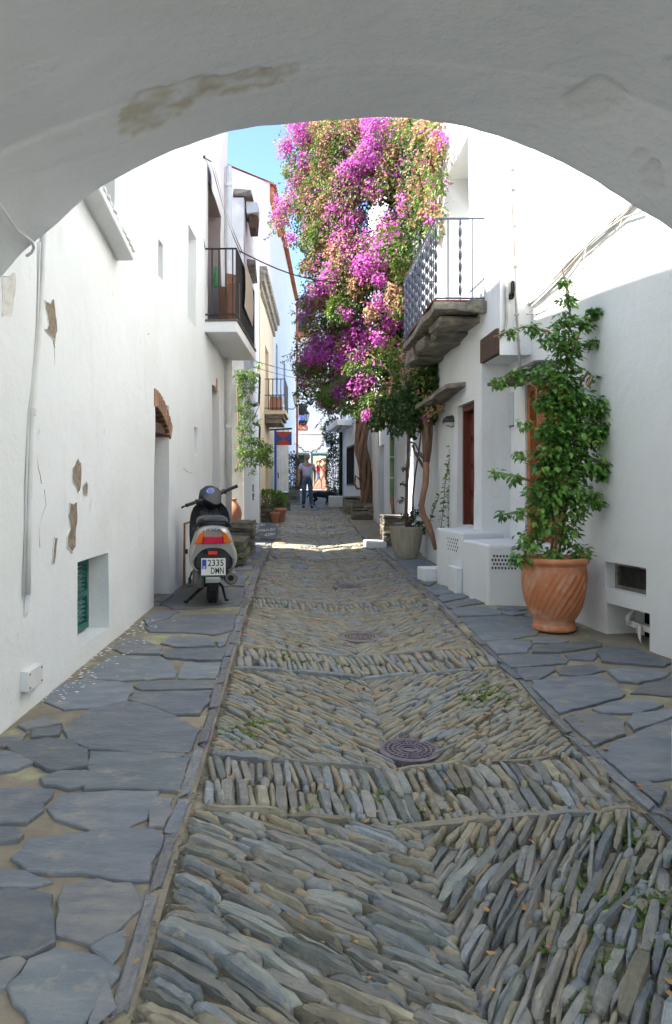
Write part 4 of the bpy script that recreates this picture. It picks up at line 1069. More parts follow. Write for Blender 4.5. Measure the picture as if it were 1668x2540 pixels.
vents(Vector((1.93,7.333,0)), Vector((2.17,7.294,0)), -.75, Vector((-.16,-.99,0)), st1, 8)
# pipes, cables, meter box
dp = thing('wall_conduit', 'pale vertical conduit on the sunlit right wall beside the balcony', 'conduit', (2.30, 7.58, 1.0))
b = MB()
b.tube([at(1266,330,7.56), at(1270,500,7.56), at(1277,640,7.56), at(1281,760,7.56), at(1287,850,7.56), at(1292,930,7.56)], .013, 8); b.build('conduit', M['cable'], dp, smooth=True)
b = MB(); b.tube([at(1258,690,7.57), at(1258,790,7.57), at(1254,822,7.57), at(1238,838,7.57)], .016, 8); b.build('branch_pipe', M['cable'], dp, smooth=True)
for zy in (420,470,560,660,780): 
    b = MB(); b.rbox(at(1272+(zy-420)*.03,zy,7.555), (.04,.03,.025), .005); b.build('conduit_clip', M['cable'], dp)
b = MB(); b.box(at(1272,718,7.57), (.02,.05,.16)); b.box(at(1269,735,7.57), (.035,.05,.05)); b.build('dark_slot', M['dark'], dp)
cb = thing('cable_bundle', 'bundle of grey cables slanting across the right wall towards the archway', 'cables', tuple(WR.at(*WR.hit(1290,770))))
def zc6(L_): return [(960+x/2.2076, 280+y/2.2076) for x, y in L_]
for k, L_ in enumerate(([(730,1085),(790,1055),(880,970),(1000,835),(1120,715),(1220,630),(1310,560),(1375,495),(1440,420)],
           [(728,1078),(800,1040),(900,940),(1010,820),(1130,705),(1230,610),(1330,530),(1400,470)],
           [(760,1075),(860,1000),(1010,850),(1110,740),(1200,660),(1320,575),(1420,540)],
           [(800,1090),(900,1030),(1000,930),(1090,800),(1125,725)],[(1040,1030),(1080,930),(1120,740)],
           [(740,1095),(840,1105),(900,1085)],[(1150,760),(1230,720),(1290,660),(1325,590)],[(1240,600),(1290,520),(1330,450)])):
    wall_tube(WR, cb, 'cable', zc6(L_), (.013,.010,.009,.005,.004,.005,.004,.004)[k], M['cable'], .02 + .006*k, 6)
b = MB(); q = WR.hit(*zc6([(722,1082)])[0]); b.rbox(WR.at(q[0]-.02, q[1], .02), (.05,.05,.04), .01); b.build('cable_gland', M['cable'], cb)
mb_ = thing('meter_box', 'pale blue-grey meter door beside the orange door', 'meter box', tuple(WR.at(*WR.hit(1262,1045))))
a, c = WR.hit(1250)[0], WR.hit(1276)[0]
b = MB(); WR.box(b, min(a,c), max(a,c), .62, .97, 0, .012); b.build('meter_door', M['greyp'], mb_)
b = MB(); WR.box(b, min(a,c)-.012, min(a,c), .60, .99, 0, .016); WR.box(b, min(a,c), max(a,c), .605, .62, 0, .016); b.build('meter_frame', M['metal'], mb_)
# bulkhead lamp under the stone canopy
lp = thing('bulkhead_lamp', 'black oval bulkhead lamp with white glass under the stone canopy', 'lamp', tuple(at(1118,1045,9.7)))
pc = at(1118,1046,9.7)
b = MB(); b.lathe([(.001,.075),(.05,.07),(.085,.045),(.10,.01),(.095,-.005)], 20, pc, sx=1.0, sy=.7); b.build('lamp_hood', M['iron'], lp, smooth=True)
b = MB(); b.lathe([(.085,-.005),(.078,-.04),(.05,-.062),(.001,-.07)], 20, pc, sx=1.0, sy=.7); b.build('lamp_glass', M['lampglass'], lp, smooth=True)
b = MB(); b.lathe([(.10,-.012),(.102,.004),(.092,.004),(.092,-.012)], 24, pc, sx=1.0, sy=.72); b.tube([pc+Vector((-.09,0,-.02)), pc+Vector((0,-.07,-.078)), pc+Vector((.09,0,-.02))], .005, 6); b.tube([pc+Vector((0,0,.07)), pc+Vector((.25,.02,.08))], .012, 6); b.build('lamp_guard', M['iron'], lp)

# ---------------------------------------------------------------- R3 / R4: white houses farther up on the right
def simple_house(name, label, W, z1, ops, mats, back, amp=.012, base=None, zbot=-1.6, wall='wall'):
    t = thing(name, label, 'house', base)
    W.facade(wall, t, mats, zbot, z1, ops, step=.5, amp=amp)
    shell('rear_wall', t, mats[0], back, zbot, z1)
    pl = [(p.x, p.y) for p in W.p] + back[1:-1]
    b = MB(); b.add([(x, y, z1) for x, y in pl], [tuple(range(len(pl)))]); b.build('roof', M['rooftile'], t)
    return t
W5 = Wall([(2.12,11.92),(2.12,20)], -1)
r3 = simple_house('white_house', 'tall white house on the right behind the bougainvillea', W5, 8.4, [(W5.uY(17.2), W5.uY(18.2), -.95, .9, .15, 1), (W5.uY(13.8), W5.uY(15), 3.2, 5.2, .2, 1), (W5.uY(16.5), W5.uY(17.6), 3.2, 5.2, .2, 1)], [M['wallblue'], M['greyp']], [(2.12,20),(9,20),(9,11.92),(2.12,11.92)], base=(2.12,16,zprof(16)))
for k in range(5):
    b = MB(); W5.box(b, W5.uY(18.25)+.28*k, W5.uY(18.25)+.28*k+.265, -.95, 1.6, .0, .022+.004*(k%2)); b.build('board', M['whitep'], r3)
b = MB(); b.lathe([(.001,6.2),(.30,6.1),(.34,5.0),(.33,4.2),(.26,3.7),(.10,3.4),(.001,3.35)], 20, (2.05,17.0,0)); b.build('oven_bulge', M['wallblue'], r3, smooth=True)
gp = thing('green_pipe', 'green glazed downpipe with blue foot on the far right wall', 'pipe', tuple(W5.at(W5.uY(15.4), zprof(15.4))))
for k in range(3):
    b = MB(); zb_ = .95 - .42*k; b.tube([W5.at(W5.uY(15.4), zb_, .07), W5.at(W5.uY(15.4), zb_-.40, .07)], [.048,.043], 12); b.build('pipe_length', M['greenpipe'], gp, smooth=False)
b = MB(); b.tube([W5.at(W5.uY(15.4), -.29, .07), W5.at(W5.uY(15.4), -.36, .07), W5.at(W5.uY(15.35), -.62, .05)], [.046,.04,.03], 10); b.build('pipe_spout', M['terra2'], gp)
b = MB(); b.tube([W5.at(W5.uY(15.35), -.60, .06), W5.at(W5.uY(15.35), -.98, .06)], .042, 10); b.build('pipe_foot', M['bluep'], gp)
W6 = Wall([(2.0,20.05),(1.72,25.5)], -1)
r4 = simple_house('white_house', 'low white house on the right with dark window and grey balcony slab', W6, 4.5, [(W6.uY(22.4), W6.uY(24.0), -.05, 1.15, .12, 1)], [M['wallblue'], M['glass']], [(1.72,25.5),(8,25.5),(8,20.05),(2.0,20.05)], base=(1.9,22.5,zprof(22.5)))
b = MB(); W6.box(b, W6.uY(22.5), W6.uY(25.4), 1.72, 1.9, -.02, .50); bevel(b.build('balcony_slab', M['wallblue'], r4), .02)
fr = MB()
for zA, zB in ((-.05,.0),(1.1,1.15)): W6.box(fr, W6.uY(22.4), W6.uY(24.0), zA, zB, -.11, .03)
for Y_ in (22.4, 22.9, 23.4, 23.95): W6.box(fr, W6.uY(Y_), W6.uY(Y_)+.05, .0, 1.1, -.11, .028)
fr.build('window_frame', M['iron'], r4)
dp = thing('drain_pipe', 'dark downpipe at the far corner of the low right house', 'pipe', tuple(W6.at(W6.uY(25.2), zprof(25))))
b = MB(); b.tube([W6.at(W6.uY(25.2), 1.7, .07), W6.at(W6.uY(25.2), zprof(25.2), .07)], .055, 10); b.build('pipe', M['iron'], dp, smooth=True)
b = MB(); b.tube([W6.at(W6.uY(25.2), .3, .07), W6.at(W6.uY(25.2), .38, .07)], .07, 10); b.build('collar', M['iron'], dp)

# ---------------------------------------------------------------- L2, beige house, tall gabled house on the left
W7 = Wall([(-8,13.9),(-.84,13.9)], +1)                    # its end wall looks down the lane
W8 = Wall([(-.84,13.9),(-.72,17.95)], +1)
l2 = thing('white_house', 'narrow white house on the left overgrown by a yellow-green vine', 'house', (-.85, 15, zprof(15)))
W7.facade('end_wall', l2, [M['wallclean']], -1.5, 5.2, (), step=.6)
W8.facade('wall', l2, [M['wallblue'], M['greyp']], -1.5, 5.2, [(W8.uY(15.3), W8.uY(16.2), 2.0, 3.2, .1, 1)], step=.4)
shell('rear_wall', l2, M['wall'], [(-.72,17.95),(-8,17.95),(-8,13.9)], -1.5, 5.2)
b = MB(); b.add([(-8,13.9,5.2),(-.84,13.9,5.2),(-.72,17.95,5.2),(-8,17.95,5.2)], [(0,1,2,3)]); b.build('roof', M['rooftile'], l2)
b = MB(); b.box((-.86,14.15,5.29), (.34,.52,.10), jit=.03); b.build('broken_cornice', M['stoneslab'], l2)
b = MB(); b.box((-.70,14.35,5.10), (.22,.5,.20), jit=.02); b.build('cornice_block', M['wallblue'], l2)
b = MB(); b.box((-.70,14.4,4.86), (.16,.45,.26), jit=.03); b.build('broken_recess', M['oldwood'], l2)
b = MB(); b.box((-.75,15.2,4.2), (.16,1.4,.10), jit=.02); b.build('ledge', M['stoneslab'], l2)
for zA in (1.55, .55):
    b = MB()
    for k in range(4): b.tube([(-.74,15.0+.16*k,zA),(-.62,15.0+.16*k,zA+.05),(-.60,15.0+.16*k,zA+.6),(-.74,15.0+.16*k,zA+.65)], .010, 6)
    b.tube([(-.60,14.98,zA+.3),(-.60,15.5,zA+.3)], .010, 6); b.build('window_grille', M['iron'], l2)
for k, zA in enumerate((.34,.16)):
    b = MB(); W8.box(b, W8.uY(15.9), W8.uY(16.1), zA-.5, zA-.36, 0, .015); pl = b.build('tile_plaque', M['ink'], l2)
    b = MB(); W8.box(b, W8.uY(15.93), W8.uY(16.07), zA-.475, zA-.445, .0155, .018)
    if k == 0:
        W8.box(b, W8.uY(15.93), W8.uY(16.07), zA-.40, zA-.385, .0155, .018); W8.box(b, W8.uY(15.93), W8.uY(15.96), zA-.44, zA-.40, .0155, .018)
    b.build('plaque_mark', M['chalk'], pl)
W9 = Wall([(-.74,18.0),(-.52,24.0)], +1); ZC = 5.1
be = thing('beige_house', 'old beige rendered house on the left with stone cornice and small balcony', 'house', (-.65, 21, zprof(21)))
W9.facade('wall', be, [M['beige'], M['taupe']], -1.4, ZC, [(W9.uY(20.3), W9.uY(21.6), 1.95, 3.7, .2, 1), (W9.uY(20.3), W9.uY(21.6), -.6, 1.1, .2, 1)], step=.5)
shell('rear_wall', be, M['wallblue'], [(-.52,24),(-8,24),(-8,18),(-.74,18)], -1.4, ZC)
b = MB(); b.add([(-.74,18,ZC+.1),(-.52,24,ZC+.1),(-8,24,ZC+.3),(-8,18,ZC+.3)], [(0,1,2,3)]); b.build('roof', M['rooftile'], be)
for k, (zA, zB, oo) in enumerate(((-.50,-.32,.06),(-.32,-.14,.13),(-.14,.02,.20))):
    b = MB(); W9.box(b, 0, W9.L, ZC+zA, ZC+zB, -.02, oo, jit=.008); b.build('cornice', M['stoneslab'], be)
b = MB(); W9.box(b, .0, .18, -1.3, ZC-.51, -.02, .03); b.build('quoin_strip', M['beige'], be)
o0, o1 = W9.uY(20.0), W9.uY(21.9)
for k, (zA, zB, oo) in enumerate(((1.82,1.92,.56),(1.72,1.82,.50),(1.60,1.72,.44))):
    b = MB(); W9.box(b, o0+.05*k, o1-.05*k, zA, zB, -.02, oo); sl_ = b.build('balcony_slab', M['stoneslab'] if k else M['beige'], be)
    if k == 0: bsl = sl_
pN, pF = W9.at(o0+.03,0,.53), W9.at(o1-.03,0,.53); wN_ = W9.at(o0+.03,0,.0)
for k in range(1, 6):
    p = wN_.lerp(pN, k/5); b = MB(); b.tube([(p.x,p.y,1.92),(p.x,p.y,2.74)], .012, 5); b.build('baluster', M['iron'], bsl)
for k in range(1, 12):
    p = pN.lerp(pF, k/11); b = MB(); b.tube([(p.x,p.y,1.92),(p.x,p.y,2.74)], .012, 5); b.build('baluster', M['iron'], bsl)
b = MB()
for zq in (2.74, 2.32, 1.98): b.tube([(p.x,p.y,zq) for p in (wN_, pN)], .012, 5); b.tube([(p.x,p.y,zq) for p in (pN, pF)], .012, 5)
b.build('handrail', M['iron'], bsl)
# tall gabled house
W10 = Wall([(-.64,24.05),(.27,39.5)], +1); ZE = 9.45
W11 = Wall([(-9,24.05),(-.64,24.05)], +1)
gh = thing('gabled_house', 'tall white gabled house with terracotta eaves at the far left', 'house', (-.3, 30, zprof(30)))
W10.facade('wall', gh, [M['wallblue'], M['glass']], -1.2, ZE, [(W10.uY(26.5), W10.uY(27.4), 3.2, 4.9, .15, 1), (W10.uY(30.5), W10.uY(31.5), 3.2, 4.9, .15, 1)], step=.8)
b = MB(); b.add([(-9,24.05,-1.2),(-.64,24.05,-1.2),(-.64,24.05,ZE),(-4.6,24.05,ZE+1.6),(-9,24.05,ZE)], [(0,1,2,3,4)]); b.build('gable_wall', M['wallblue'], gh)
shell('rear_wall', gh, M['wallblue'], [(.27,39.5),(-9,39.5),(-9,24.05)], -1.2, ZE)
b = MB()
b.add([(-.5,24.0,ZE-.02),(.42,39.6,ZE-.02),(-4.6,39.6,ZE+1.66),(-4.6,24.0,ZE+1.66)], [(0,1,2,3)]); b.add([(-9.2,24.0,ZE-.02),(-9.2,39.6,ZE-.02),(-4.6,39.6,ZE+1.66),(-4.6,24.0,ZE+1.66)], [(0,1,2,3)])
b.build('roof', M['rooftile'], gh, fix=False)
u = .05
while u < W10.L:
    p = W10.at(u, ZE-.04, .06); n = W10.nrm(u); inst(TILE, 'roof_tile', gh, p, (0, R(18), math.atan2(n.y, n.x)), (1.1,1.5,1.6)); u += .25
b = MB(); W10.box(b, 0, 3.6, ZE-.55, ZE-.12, .0, .12); b.build('eave_board', M['rooftile'], gh)
b = MB(); b.tube([W10.at(W10.L-.15, ZE-.1, .10), W10.at(W10.L-.15, zprof(39)+.2, .10)], .06, 8); dpo = b.build('downpipe', M['rooftile'], gh)

# ---------------------------------------------------------------- white house closing the view
YE = 44.5
WE = Wall([(-7,YE),(9,YE)], +1)
eh = thing('end_house', 'white house with green door and flowery balcony closing the end of the lane', 'house', (1, YE, zprof(YE)))
def ez(px, py): p = at(px, py, YE); return p.x + 7, p.z
def eop(x0, x1, y0, y1, dep, mi): return (ez(x0,0)[0], ez(x1,0)[0], ez(0,y1)[1], ez(0,y0)[1], dep, mi)
eo = [eop(777,808,1131,1216,.5,1), eop(733,757,1128,1216,.25,2), eop(741,762,1000,1058,.25,2), eop(740,762,775,828,.3,2), eop(735,752,900,935,.2,2), eop(846,872,1000,1058,.25,2)]
WE.facade('wall', eh, [M['wallblue'], M['shopglow'], M['glass']], -.8, 10.4, eo, step=1.0)
shell('rear_wall', eh, M['wallblue'], [(9,YE),(9,52),(-7,52),(-7,YE)], -.8, 10.4)
b = MB(); b.add([(-7,YE,10.4),(9,YE,10.4),(9,52,11.5),(-7,52,11.5)], [(0,1,2,3)]); b.build('roof', M['rooftile'], eh)
def ebox(name, x0, x1, y0, y1, d0, d1, m, par):
    b = MB(); u0, zA = ez(x0, y1); u1, zB = ez(x1, y0); WE.box(b, u0, u1, zA, zB, d0, d1); return b.build(name, m, par)
for x0,x1,y0,y1 in ((772,777,1125,1217),(808,813,1125,1217),(777,808,1125,1131)): ebox('door_frame', x0,x1,y0,y1,-.05,.06,M['greenframe'],eh)
for x0,x1,y0,y1 in ((730,733,1124,1217),(756,760,1124,1217),(733,756,1124,1128)): ebox('window_frame', x0,x1,y0,y1,-.05,.06,M['greenframe'],eh)
ebox('string_course', 700, 900, 1080, 1086, 0, .10, M['wallclean'], eh)
bs = ebox('balcony_slab', 728, 812, 1071, 1077, 0, .9, M['wallclean'], eh)
for k in range(14): ebox('baluster', 765+3.2*k, 765.8+3.2*k, 1038, 1071, .84, .87, M['whitep'], bs)
ebox('handrail', 728, 812, 1035, 1038, .82, .9, M['whitep'], bs)
bs2 = ebox('balcony_slab', 722, 780, 830, 836, 0, .8, M['rooftile'], eh)
for k in range(16): ebox('baluster', 728+3.1*k, 728.8+3.1*k, 800, 830, .74, .77, M['iron'], bs2)
ebox('handrail', 726, 779, 798, 800, .73, .79, M['iron'], bs2)
b = MB(); p = at(794,1136,YE+.3); b.lathe([(.001,.05),(.05,.02),(.05,-.03),(.001,-.05)], 10, p); b.build('shop_lamp', M['bulb'], eh)
for k, (x0, x1) in enumerate(((735,764),(792,808))):
    tr = thing('window_box', 'planter of red geraniums on the end balcony' if k == 0 else 'small leafy planter at the right of the end balcony', 'planter', tuple(at((x0+x1)/2,1071,YE-.75)))
    b = MB(); a_, c_ = at(x0,1071,YE-.75), at(x1,1064,YE-.75); b.box((a_+c_)/2, (c_.x-a_.x,.2,c_.z-a_.z)); b.build('trough', M['terra2'], tr)
    lf = MB(); fl = MB()
    for i in range(260 if k == 0 else 90):
        p = Vector((rnd(a_.x,c_.x), YE-.75+rnd(-.15,.15), c_.z + abs(random.gauss(0,.14)))); s_ = rnd(.03,.06)
        B_ = fl if (i % 3 and k == 0) else lf
        q = [p + Vector((rnd(-s_,s_), rnd(-s_,s_), rnd(-s_,s_))) for _ in range(4)]; B_.add(q, [(0,1,2),(0,2,3)])
    lf.build('leaves', M['leaf2'], tr, fix=False, kind='stuff')
    if k == 0: fl.build('flowers', M['redflower'], tr, fix=False, kind='stuff')
b = MB(); vs = []
for i in range(7):
    for j in range(3): q = at(740+3*i, 1030+6*j, YE-.93); vs.append(q + Vector((0, .04*math.sin(i*1.9+j), 0)))
b.add(vs, [(i*3+j, i*3+j+1, (i+1)*3+j+1, (i+1)*3+j) for i in range(6) for j in range(2)])
tag(b.build('hanging_cloth', M['cloth'], smooth=True), 'blue cloth drying over the end balcony rail', 'cloth')
# ================================================================ PLANTS, POTS AND STONEWORK
def rv(s=1.0):
    while True:
        v = Vector((rnd(-1,1), rnd(-1,1), rnd(-1,1)))
        if .05 < v.length < 1: return v*s
def leaf_verts(l, w, fold=.25, droop=.2):                   # a pointed ovate leaf, 6 faces, along +X
    vs = [(0,0,0)]
    for t, k in ((.22,.75),(.5,1.0),(.78,.62)):
        z = -droop*l*t*t
        vs += [(l*t, -w/2*k, z+fold*w/2*k), (l*t, 0, z), (l*t, w/2*k, z+fold*w/2*k)]
    vs.append((l, 0, -droop*l))
    fs = [(0,2,1),(0,3,2)] + [(1+3*i,2+3*i,5+3*i,4+3*i) for i in range(2)] + [(2+3*i,3+3*i,6+3*i,5+3*i) for i in range(2)] + [(7,8,10),(8,9,10)]
    return [Vector(v) for v in vs], fs
def orient(dirv, roll=0.0):
    d_ = dirv.normalized(); up = Vector((0,0,1)) if abs(d_.z) < .95 else Vector((1,0,0))
    y = up.cross(d_).normalized(); z = d_.cross(y)
    return Matrix((d_, y, z)).transposed() @ Matrix.Rotation(roll, 3, 'X')
def add_leaf(B, p, dirv, l, w, roll=0.0, low=True):
    Mx = orient(dirv, roll)
    if low:
        q = [Vector((0,0,0)), Vector((l*.5,-w/2,w*.15)), Vector((l,0,-l*.12)), Vector((l*.5,w/2,w*.15))]
        B.add([p + Mx @ v for v in q], [(0,1,2),(0,2,3)])
    else:
        vs, fs = leaf_verts(l, w); B.add([p + Mx @ v for v in vs], fs)

# ---- big terracotta pot and its climber
PT = on_ground(1378, 1566); PT = Vector((2.165, 6.28, zprof(6.28)+.012))
pot = thing('terracotta_pot', 'large orange terracotta pot with slanting flutes by the right wall', 'pot', tuple(PT))
H = .60; n_ = 144; prof = [(.001,0),(.165,0),(.174,.012),(.172,.035),(.163,.052),(.160,.062),(.166,.074),(.162,.086),(.172,.098),(.193,.135),(.216,.195),(.236,.27),(.248,.35),(.253,.43),(.254,.49),(.251,.525),(.250,.537),(.264,.547),(.273,.56),(.274,.575),(.264,.592),(.248,.598),(.234,.596),(.228,.58),(.224,.55),(.001,.545)]
def flute(i, w, z):
    if .10 < z < .50:
        e = min(1, (z-.10)/.05, (.50-z)/.06); return 1 + .021*e*math.cos(27*(w - z*2.4) + 1.2*math.sin(3*w)) + .006*e*math.sin(11*w+9*z) 
    return 1 + .004*math.sin(3*w+z*9)
pr2 = []
for (a, c) in zip(prof, prof[1:]):
    k = 5 if (c[1]-a[1]) > .03 else 1
    pr2 += [(a[0]+(c[0]-a[0])*j/k, a[1]+(c[1]-a[1])*j/k) for j in range(k)]
pr2.append(prof[-1])
b = MB(); b.lathe(pr2, n_, PT, fn=flute); b.build('pot_body', M['terra'], pot, smooth=True)
b = MB(); b.lathe([(.001,.556),(.223,.553)], 24, PT, fn=lambda i,w,z: 1+.0*i); b.build('soil', M['soil'], pot)
PL = thing('climbing_plant', 'tall glossy green climbing plant growing from the terracotta pot', 'plant', tuple(PT + Vector((0,0,.55))))
def pv(px, py, Y): return at(px, py, Y)
stems = [[PT+Vector((.0,.02,.55)), pv(1385,1300,6.30), pv(1392,1180,6.32), pv(1400,1050,6.34), pv(1408,900,6.34), pv(1415,780,6.34), pv(1402,690,6.33), pv(1395,665,6.33)],
         [PT+Vector((-.03,.0,.55)), pv(1375,1300,6.26), pv(1360,1180,6.24), pv(1335,1050,6.22), pv(1330,960,6.22), pv(1270,930,6.22), pv(1218,955,6.22)],
         [PT+Vector((.03,0,.55)), pv(1400,1280,6.25), pv(1440,1150,6.2), pv(1470,1060,6.18), pv(1490,1000,6.18)],
         [pv(1405,920,6.34), pv(1440,820,6.3), pv(1470,790,6.28), pv(1505,768,6.26)],
         [pv(1400,860,6.34), pv(1360,820,6.3), pv(1300,810,6.28), pv(1225,835,6.26)],
         [pv(1450,1130,6.2), pv(1500,1150,6.18), pv(1535,1185,6.16)], [pv(1340,1200,6.24), pv(1280,1180,6.22), pv(1210,1168,6.2)],
         [pv(1350,1230,6.24), pv(1290,1270,6.2), pv(1228,1280,6.2)], [pv(1370,1330,6.2), pv(1310,1370,6.15), pv(1275,1395,6.15)], [pv(1460,960,6.2), pv(1470,930,6.2), pv(1472,935,6.2)],
         [pv(1410,1000,6.3), pv(1460,920,6.25), pv(1472,938,6.24)], [pv(1400,1200,6.2), pv(1470,1220,6.2), pv(1490,1250,6.18)]]
for s in stems:
    k = len(s); b = MB(); b.tube(s, [.011*(1-.75*i/(k-1))+.002 for i in range(k)], 6); b.build('stem', M['barkred'], PL, smooth=True)
for k in range(3):
    b = MB(); b.tube([PT+Vector((-.02+.02*k,-.05,.55)), pv(1385+6*k,1180,6.2)], .006, 6); b.build('cane', M['straw'], PL)
LM = []
for s_ in range(4):
    vs, fs = leaf_verts(1, .52+.05*s_, .22+.06*s_, .15+.12*s_); bb = MB(); bb.add(vs, fs); LM.append(bb.mesh('leaf', M['leaf'], True))
BL = [(1400,700,6.33,.05,30),(1408,745,6.33,.08,50),(1405,800,6.33,.12,90),(1410,860,6.33,.15,140),(1370,840,6.28,.13,90),(1320,815,6.27,.07,45),(1265,825,6.26,.06,32),(1450,800,6.28,.09,60),(1490,772,6.26,.07,40),(1470,850,6.26,.06,30),
      (1395,920,6.32,.18,190),(1340,930,6.24,.11,80),(1285,930,6.22,.08,50),(1238,948,6.22,.06,36),(1385,985,6.28,.20,230),(1350,1000,6.22,.10,80),(1430,1000,6.24,.19,200),(1480,1010,6.2,.12,100),(1500,1065,6.18,.10,70),
      (1400,1070,6.26,.22,280),(1358,1070,6.22,.13,110),(1455,1080,6.2,.17,160),(1300,1050,6.2,.05,18),(1390,1150,6.24,.22,260),(1352,1160,6.22,.14,110),(1290,1130,6.2,.06,22),(1460,1150,6.2,.15,120),(1505,1165,6.17,.08,36),(1535,1180,6.16,.04,14),
      (1370,1230,6.2,.19,180),(1335,1220,6.2,.12,80),(1275,1185,6.2,.06,22),(1235,1172,6.2,.05,16),(1425,1220,6.2,.15,130),(1470,1240,6.18,.10,50),(1250,1275,6.2,.05,16),(1290,1270,6.2,.07,30),(1350,1300,6.18,.14,100),(1310,1340,6.16,.12,75),(1290,1385,6.15,.07,34),
      (1410,1320,6.2,.14,80),(1440,1370,6.2,.10,50),(1370,1380,6.15,.11,50),(1470,935,6.24,.04,12),(1420,1270,6.2,.14,70),(1395,960,6.3,.17,110),(1400,1030,6.28,.19,130),(1395,1110,6.25,.20,140),(1390,1190,6.22,.18,110),(1440,1050,6.22,.16,90),(1360,1120,6.22,.13,60),(1345,1255,6.2,.12,60)]
LV = []
for (px, py, Y, r, n) in BL:
    c = at(px, py, Y)
    for _ in range(int(n*1.6)):
        v = rv(); v = v*(.55+.45*rnd(0,1)); p = c + Vector((v.x*r, v.y*min(r,.15), v.z*r))
        d_ = Vector((v.x*.9+rnd(-.5,.5), v.y*.6 - .35 + rnd(-.4,.4), rnd(-.75,.15)))
        LV.append((p, d_, rnd(.036,.074)))
LV.sort(key=lambda t: t[0].y - t[2]*.8)
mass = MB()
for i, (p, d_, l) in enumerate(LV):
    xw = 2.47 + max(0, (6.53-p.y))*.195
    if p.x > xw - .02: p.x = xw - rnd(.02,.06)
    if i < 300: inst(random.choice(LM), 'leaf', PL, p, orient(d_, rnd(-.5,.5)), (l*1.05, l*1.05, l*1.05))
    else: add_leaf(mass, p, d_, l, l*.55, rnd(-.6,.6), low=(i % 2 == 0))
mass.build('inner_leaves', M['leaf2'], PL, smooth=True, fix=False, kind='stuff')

# ---- sandy pot with a small tree, and the vine trunk behind it
GP = Vector((1.74, 11.45, zprof(11.45)+.02))
gp_ = thing('sandstone_pot', 'pale sandy tapered pot on the right pavement', 'pot', tuple(GP))
b = MB(); b.lathe([(.001,0),(.155,0),(.165,.01),(.20,.13),(.232,.30),(.248,.43),(.256,.455),(.256,.47),(.245,.475),(.235,.465),(.228,.44),(.001,.43)], 40, GP, fn=lambda i,w,z: 1+.004*math.cos(9*w)); b.build('pot_body', M['stonepot'], gp_, smooth=True)
b = MB(); b.lathe([(.001,.445),(.23,.440)], 20, GP); b.build('soil', M['soil'], gp_)
TR = thing('potted_tree', 'slender dark-stemmed tree rising from the sandy pot', 'tree', tuple(GP + Vector((0,0,.44))))
for s, r0 in (([(1012,1312),(1008,1280),(1010,1200),(1013,1130),(1014,1070),(1020,1020),(1012,960)],.030),([(1014,1310),(1024,1290),(1025,1230),(1030,1180),(1038,1130),(1045,1075),(1050,1030)],.018),([(1018,1300),(1032,1285),(1030,1262)],.012),([(1012,1095),(1030,1100),(1040,1120),(1048,1128)],.014)):
    b = MB(); P_ = [at(x, y, 11.45) for x, y in s]; b.tube(P_, [r0*(1-.5*i/len(P_)) for i in range(len(P_))], 8); b.build('trunk', M['barkdark'], TR, smooth=True)
lf = MB()
for (px, py, r, n) in ((1030,1300,.12,60),(1050,1312,.08,35),(1026,1272,.08,45),(1000,1200,.03,16),(998,1240,.03,14),(1000,1280,.03,14),(1004,1160,.03,12)):
    for _ in range(n):
        v = rv(r); add_leaf(lf, at(px,py,11.4)+v, rv()+Vector((0,0,-.3)), rnd(.05,.08), .04, 0, False)
for (px, py, r, n) in ((1010,1000,.26,260),(960,1010,.20,170),(1045,965,.26,280),(1075,940,.22,200),(1060,1020,.20,180),(935,1045,.14,80),(985,1060,.16,90),(1090,1000,.14,90),(1030,1060,.14,70),(1095,900,.16,110)):
    for _ in range(int(n*1.4)):
        v = rv(r); add_leaf(lf, at(px,py,10.75)+v, rv()+Vector((0,0,-.5)), rnd(.05,.085), .045, rnd(-1,1), False)
lf.build('leaves', M['leafdk2'], TR, fix=False, kind='stuff')

VT = at(1080, 1372, 10.4); VT = Vector((1.97, 10.5, zprof(10.5)))
BG = thing('bougainvillea', 'huge magenta and tan bougainvillea hanging over the lane from the right', 'bougainvillea', tuple(VT))
def trunk(pts, r, m='bark', nm='trunk', n=10):
    b = MB(); b.tube(pts, r, n)
    for p in b.v: p += Vector((nz(p, 9)*.008, nz(p, 9, 4)*.008, 0))
    b.build(nm, M[m], BG, smooth=True)
def P2(L_, Y): return [at(820+x/4.597, 950+y/4.597, Y) for x, y in L_]
trunk(P2([(1200,1900),(1165,1750),(1120,1620),(1060,1510),(1035,1400),(1060,1280),(1085,1150),(1095,1000),(1090,900)],10.6), [.026,.034,.050,.042,.040,.040,.042,.046,.040], 'barkred')
for k, (L_, r) in enumerate((([(1090,920),(1100,780),(1105,600),(1090,450),(1060,300)],.036),([(1100,930),(1130,760),(1145,560),(1140,380),(1100,200)],.032),([(1080,940),(1075,780),(1070,600),(1075,420),(1060,280)],.03),([(1080,990),(1040,920),(1000,850),(960,790),(940,700)],.018),([(1085,880),(1030,830),(960,790)],.016))):
    trunk(P2(L_, 10.62 + .03*k), r, 'bark' if k < 3 else 'barkdark', 'branch')
# braided far trunk
T2 = thing('bougainvillea', 'far bougainvillea with thick braided trunk in a stone planter on the right', 'bougainvillea', tuple(at(905,1249,19.6)))
for k in range(6):
    pts = []
    for i in range(16):
        t = i/15; a_ = k*1.05 + t*3.4; c = at(907-8*t+4*math.sin(t*7), 1262-225*t, 19.6)
        pts.append(c + Vector((math.cos(a_)*.115*(1+.15*math.sin(9*t+k)), math.sin(a_)*.10, 0)))
    b = MB(); b.tube(pts, [.062+.014*math.sin(i*1.3+k) for i in range(16)], 7); b.build('trunk', M['bark'], T2, smooth=True)
b = MB(); b.tube([at(x,y,19.55) for x,y in ((893,1190),(883,1180),(880,1200),(886,1212),(896,1212))], .028, 7); b.build('branch', M['bark'], T2, smooth=True)

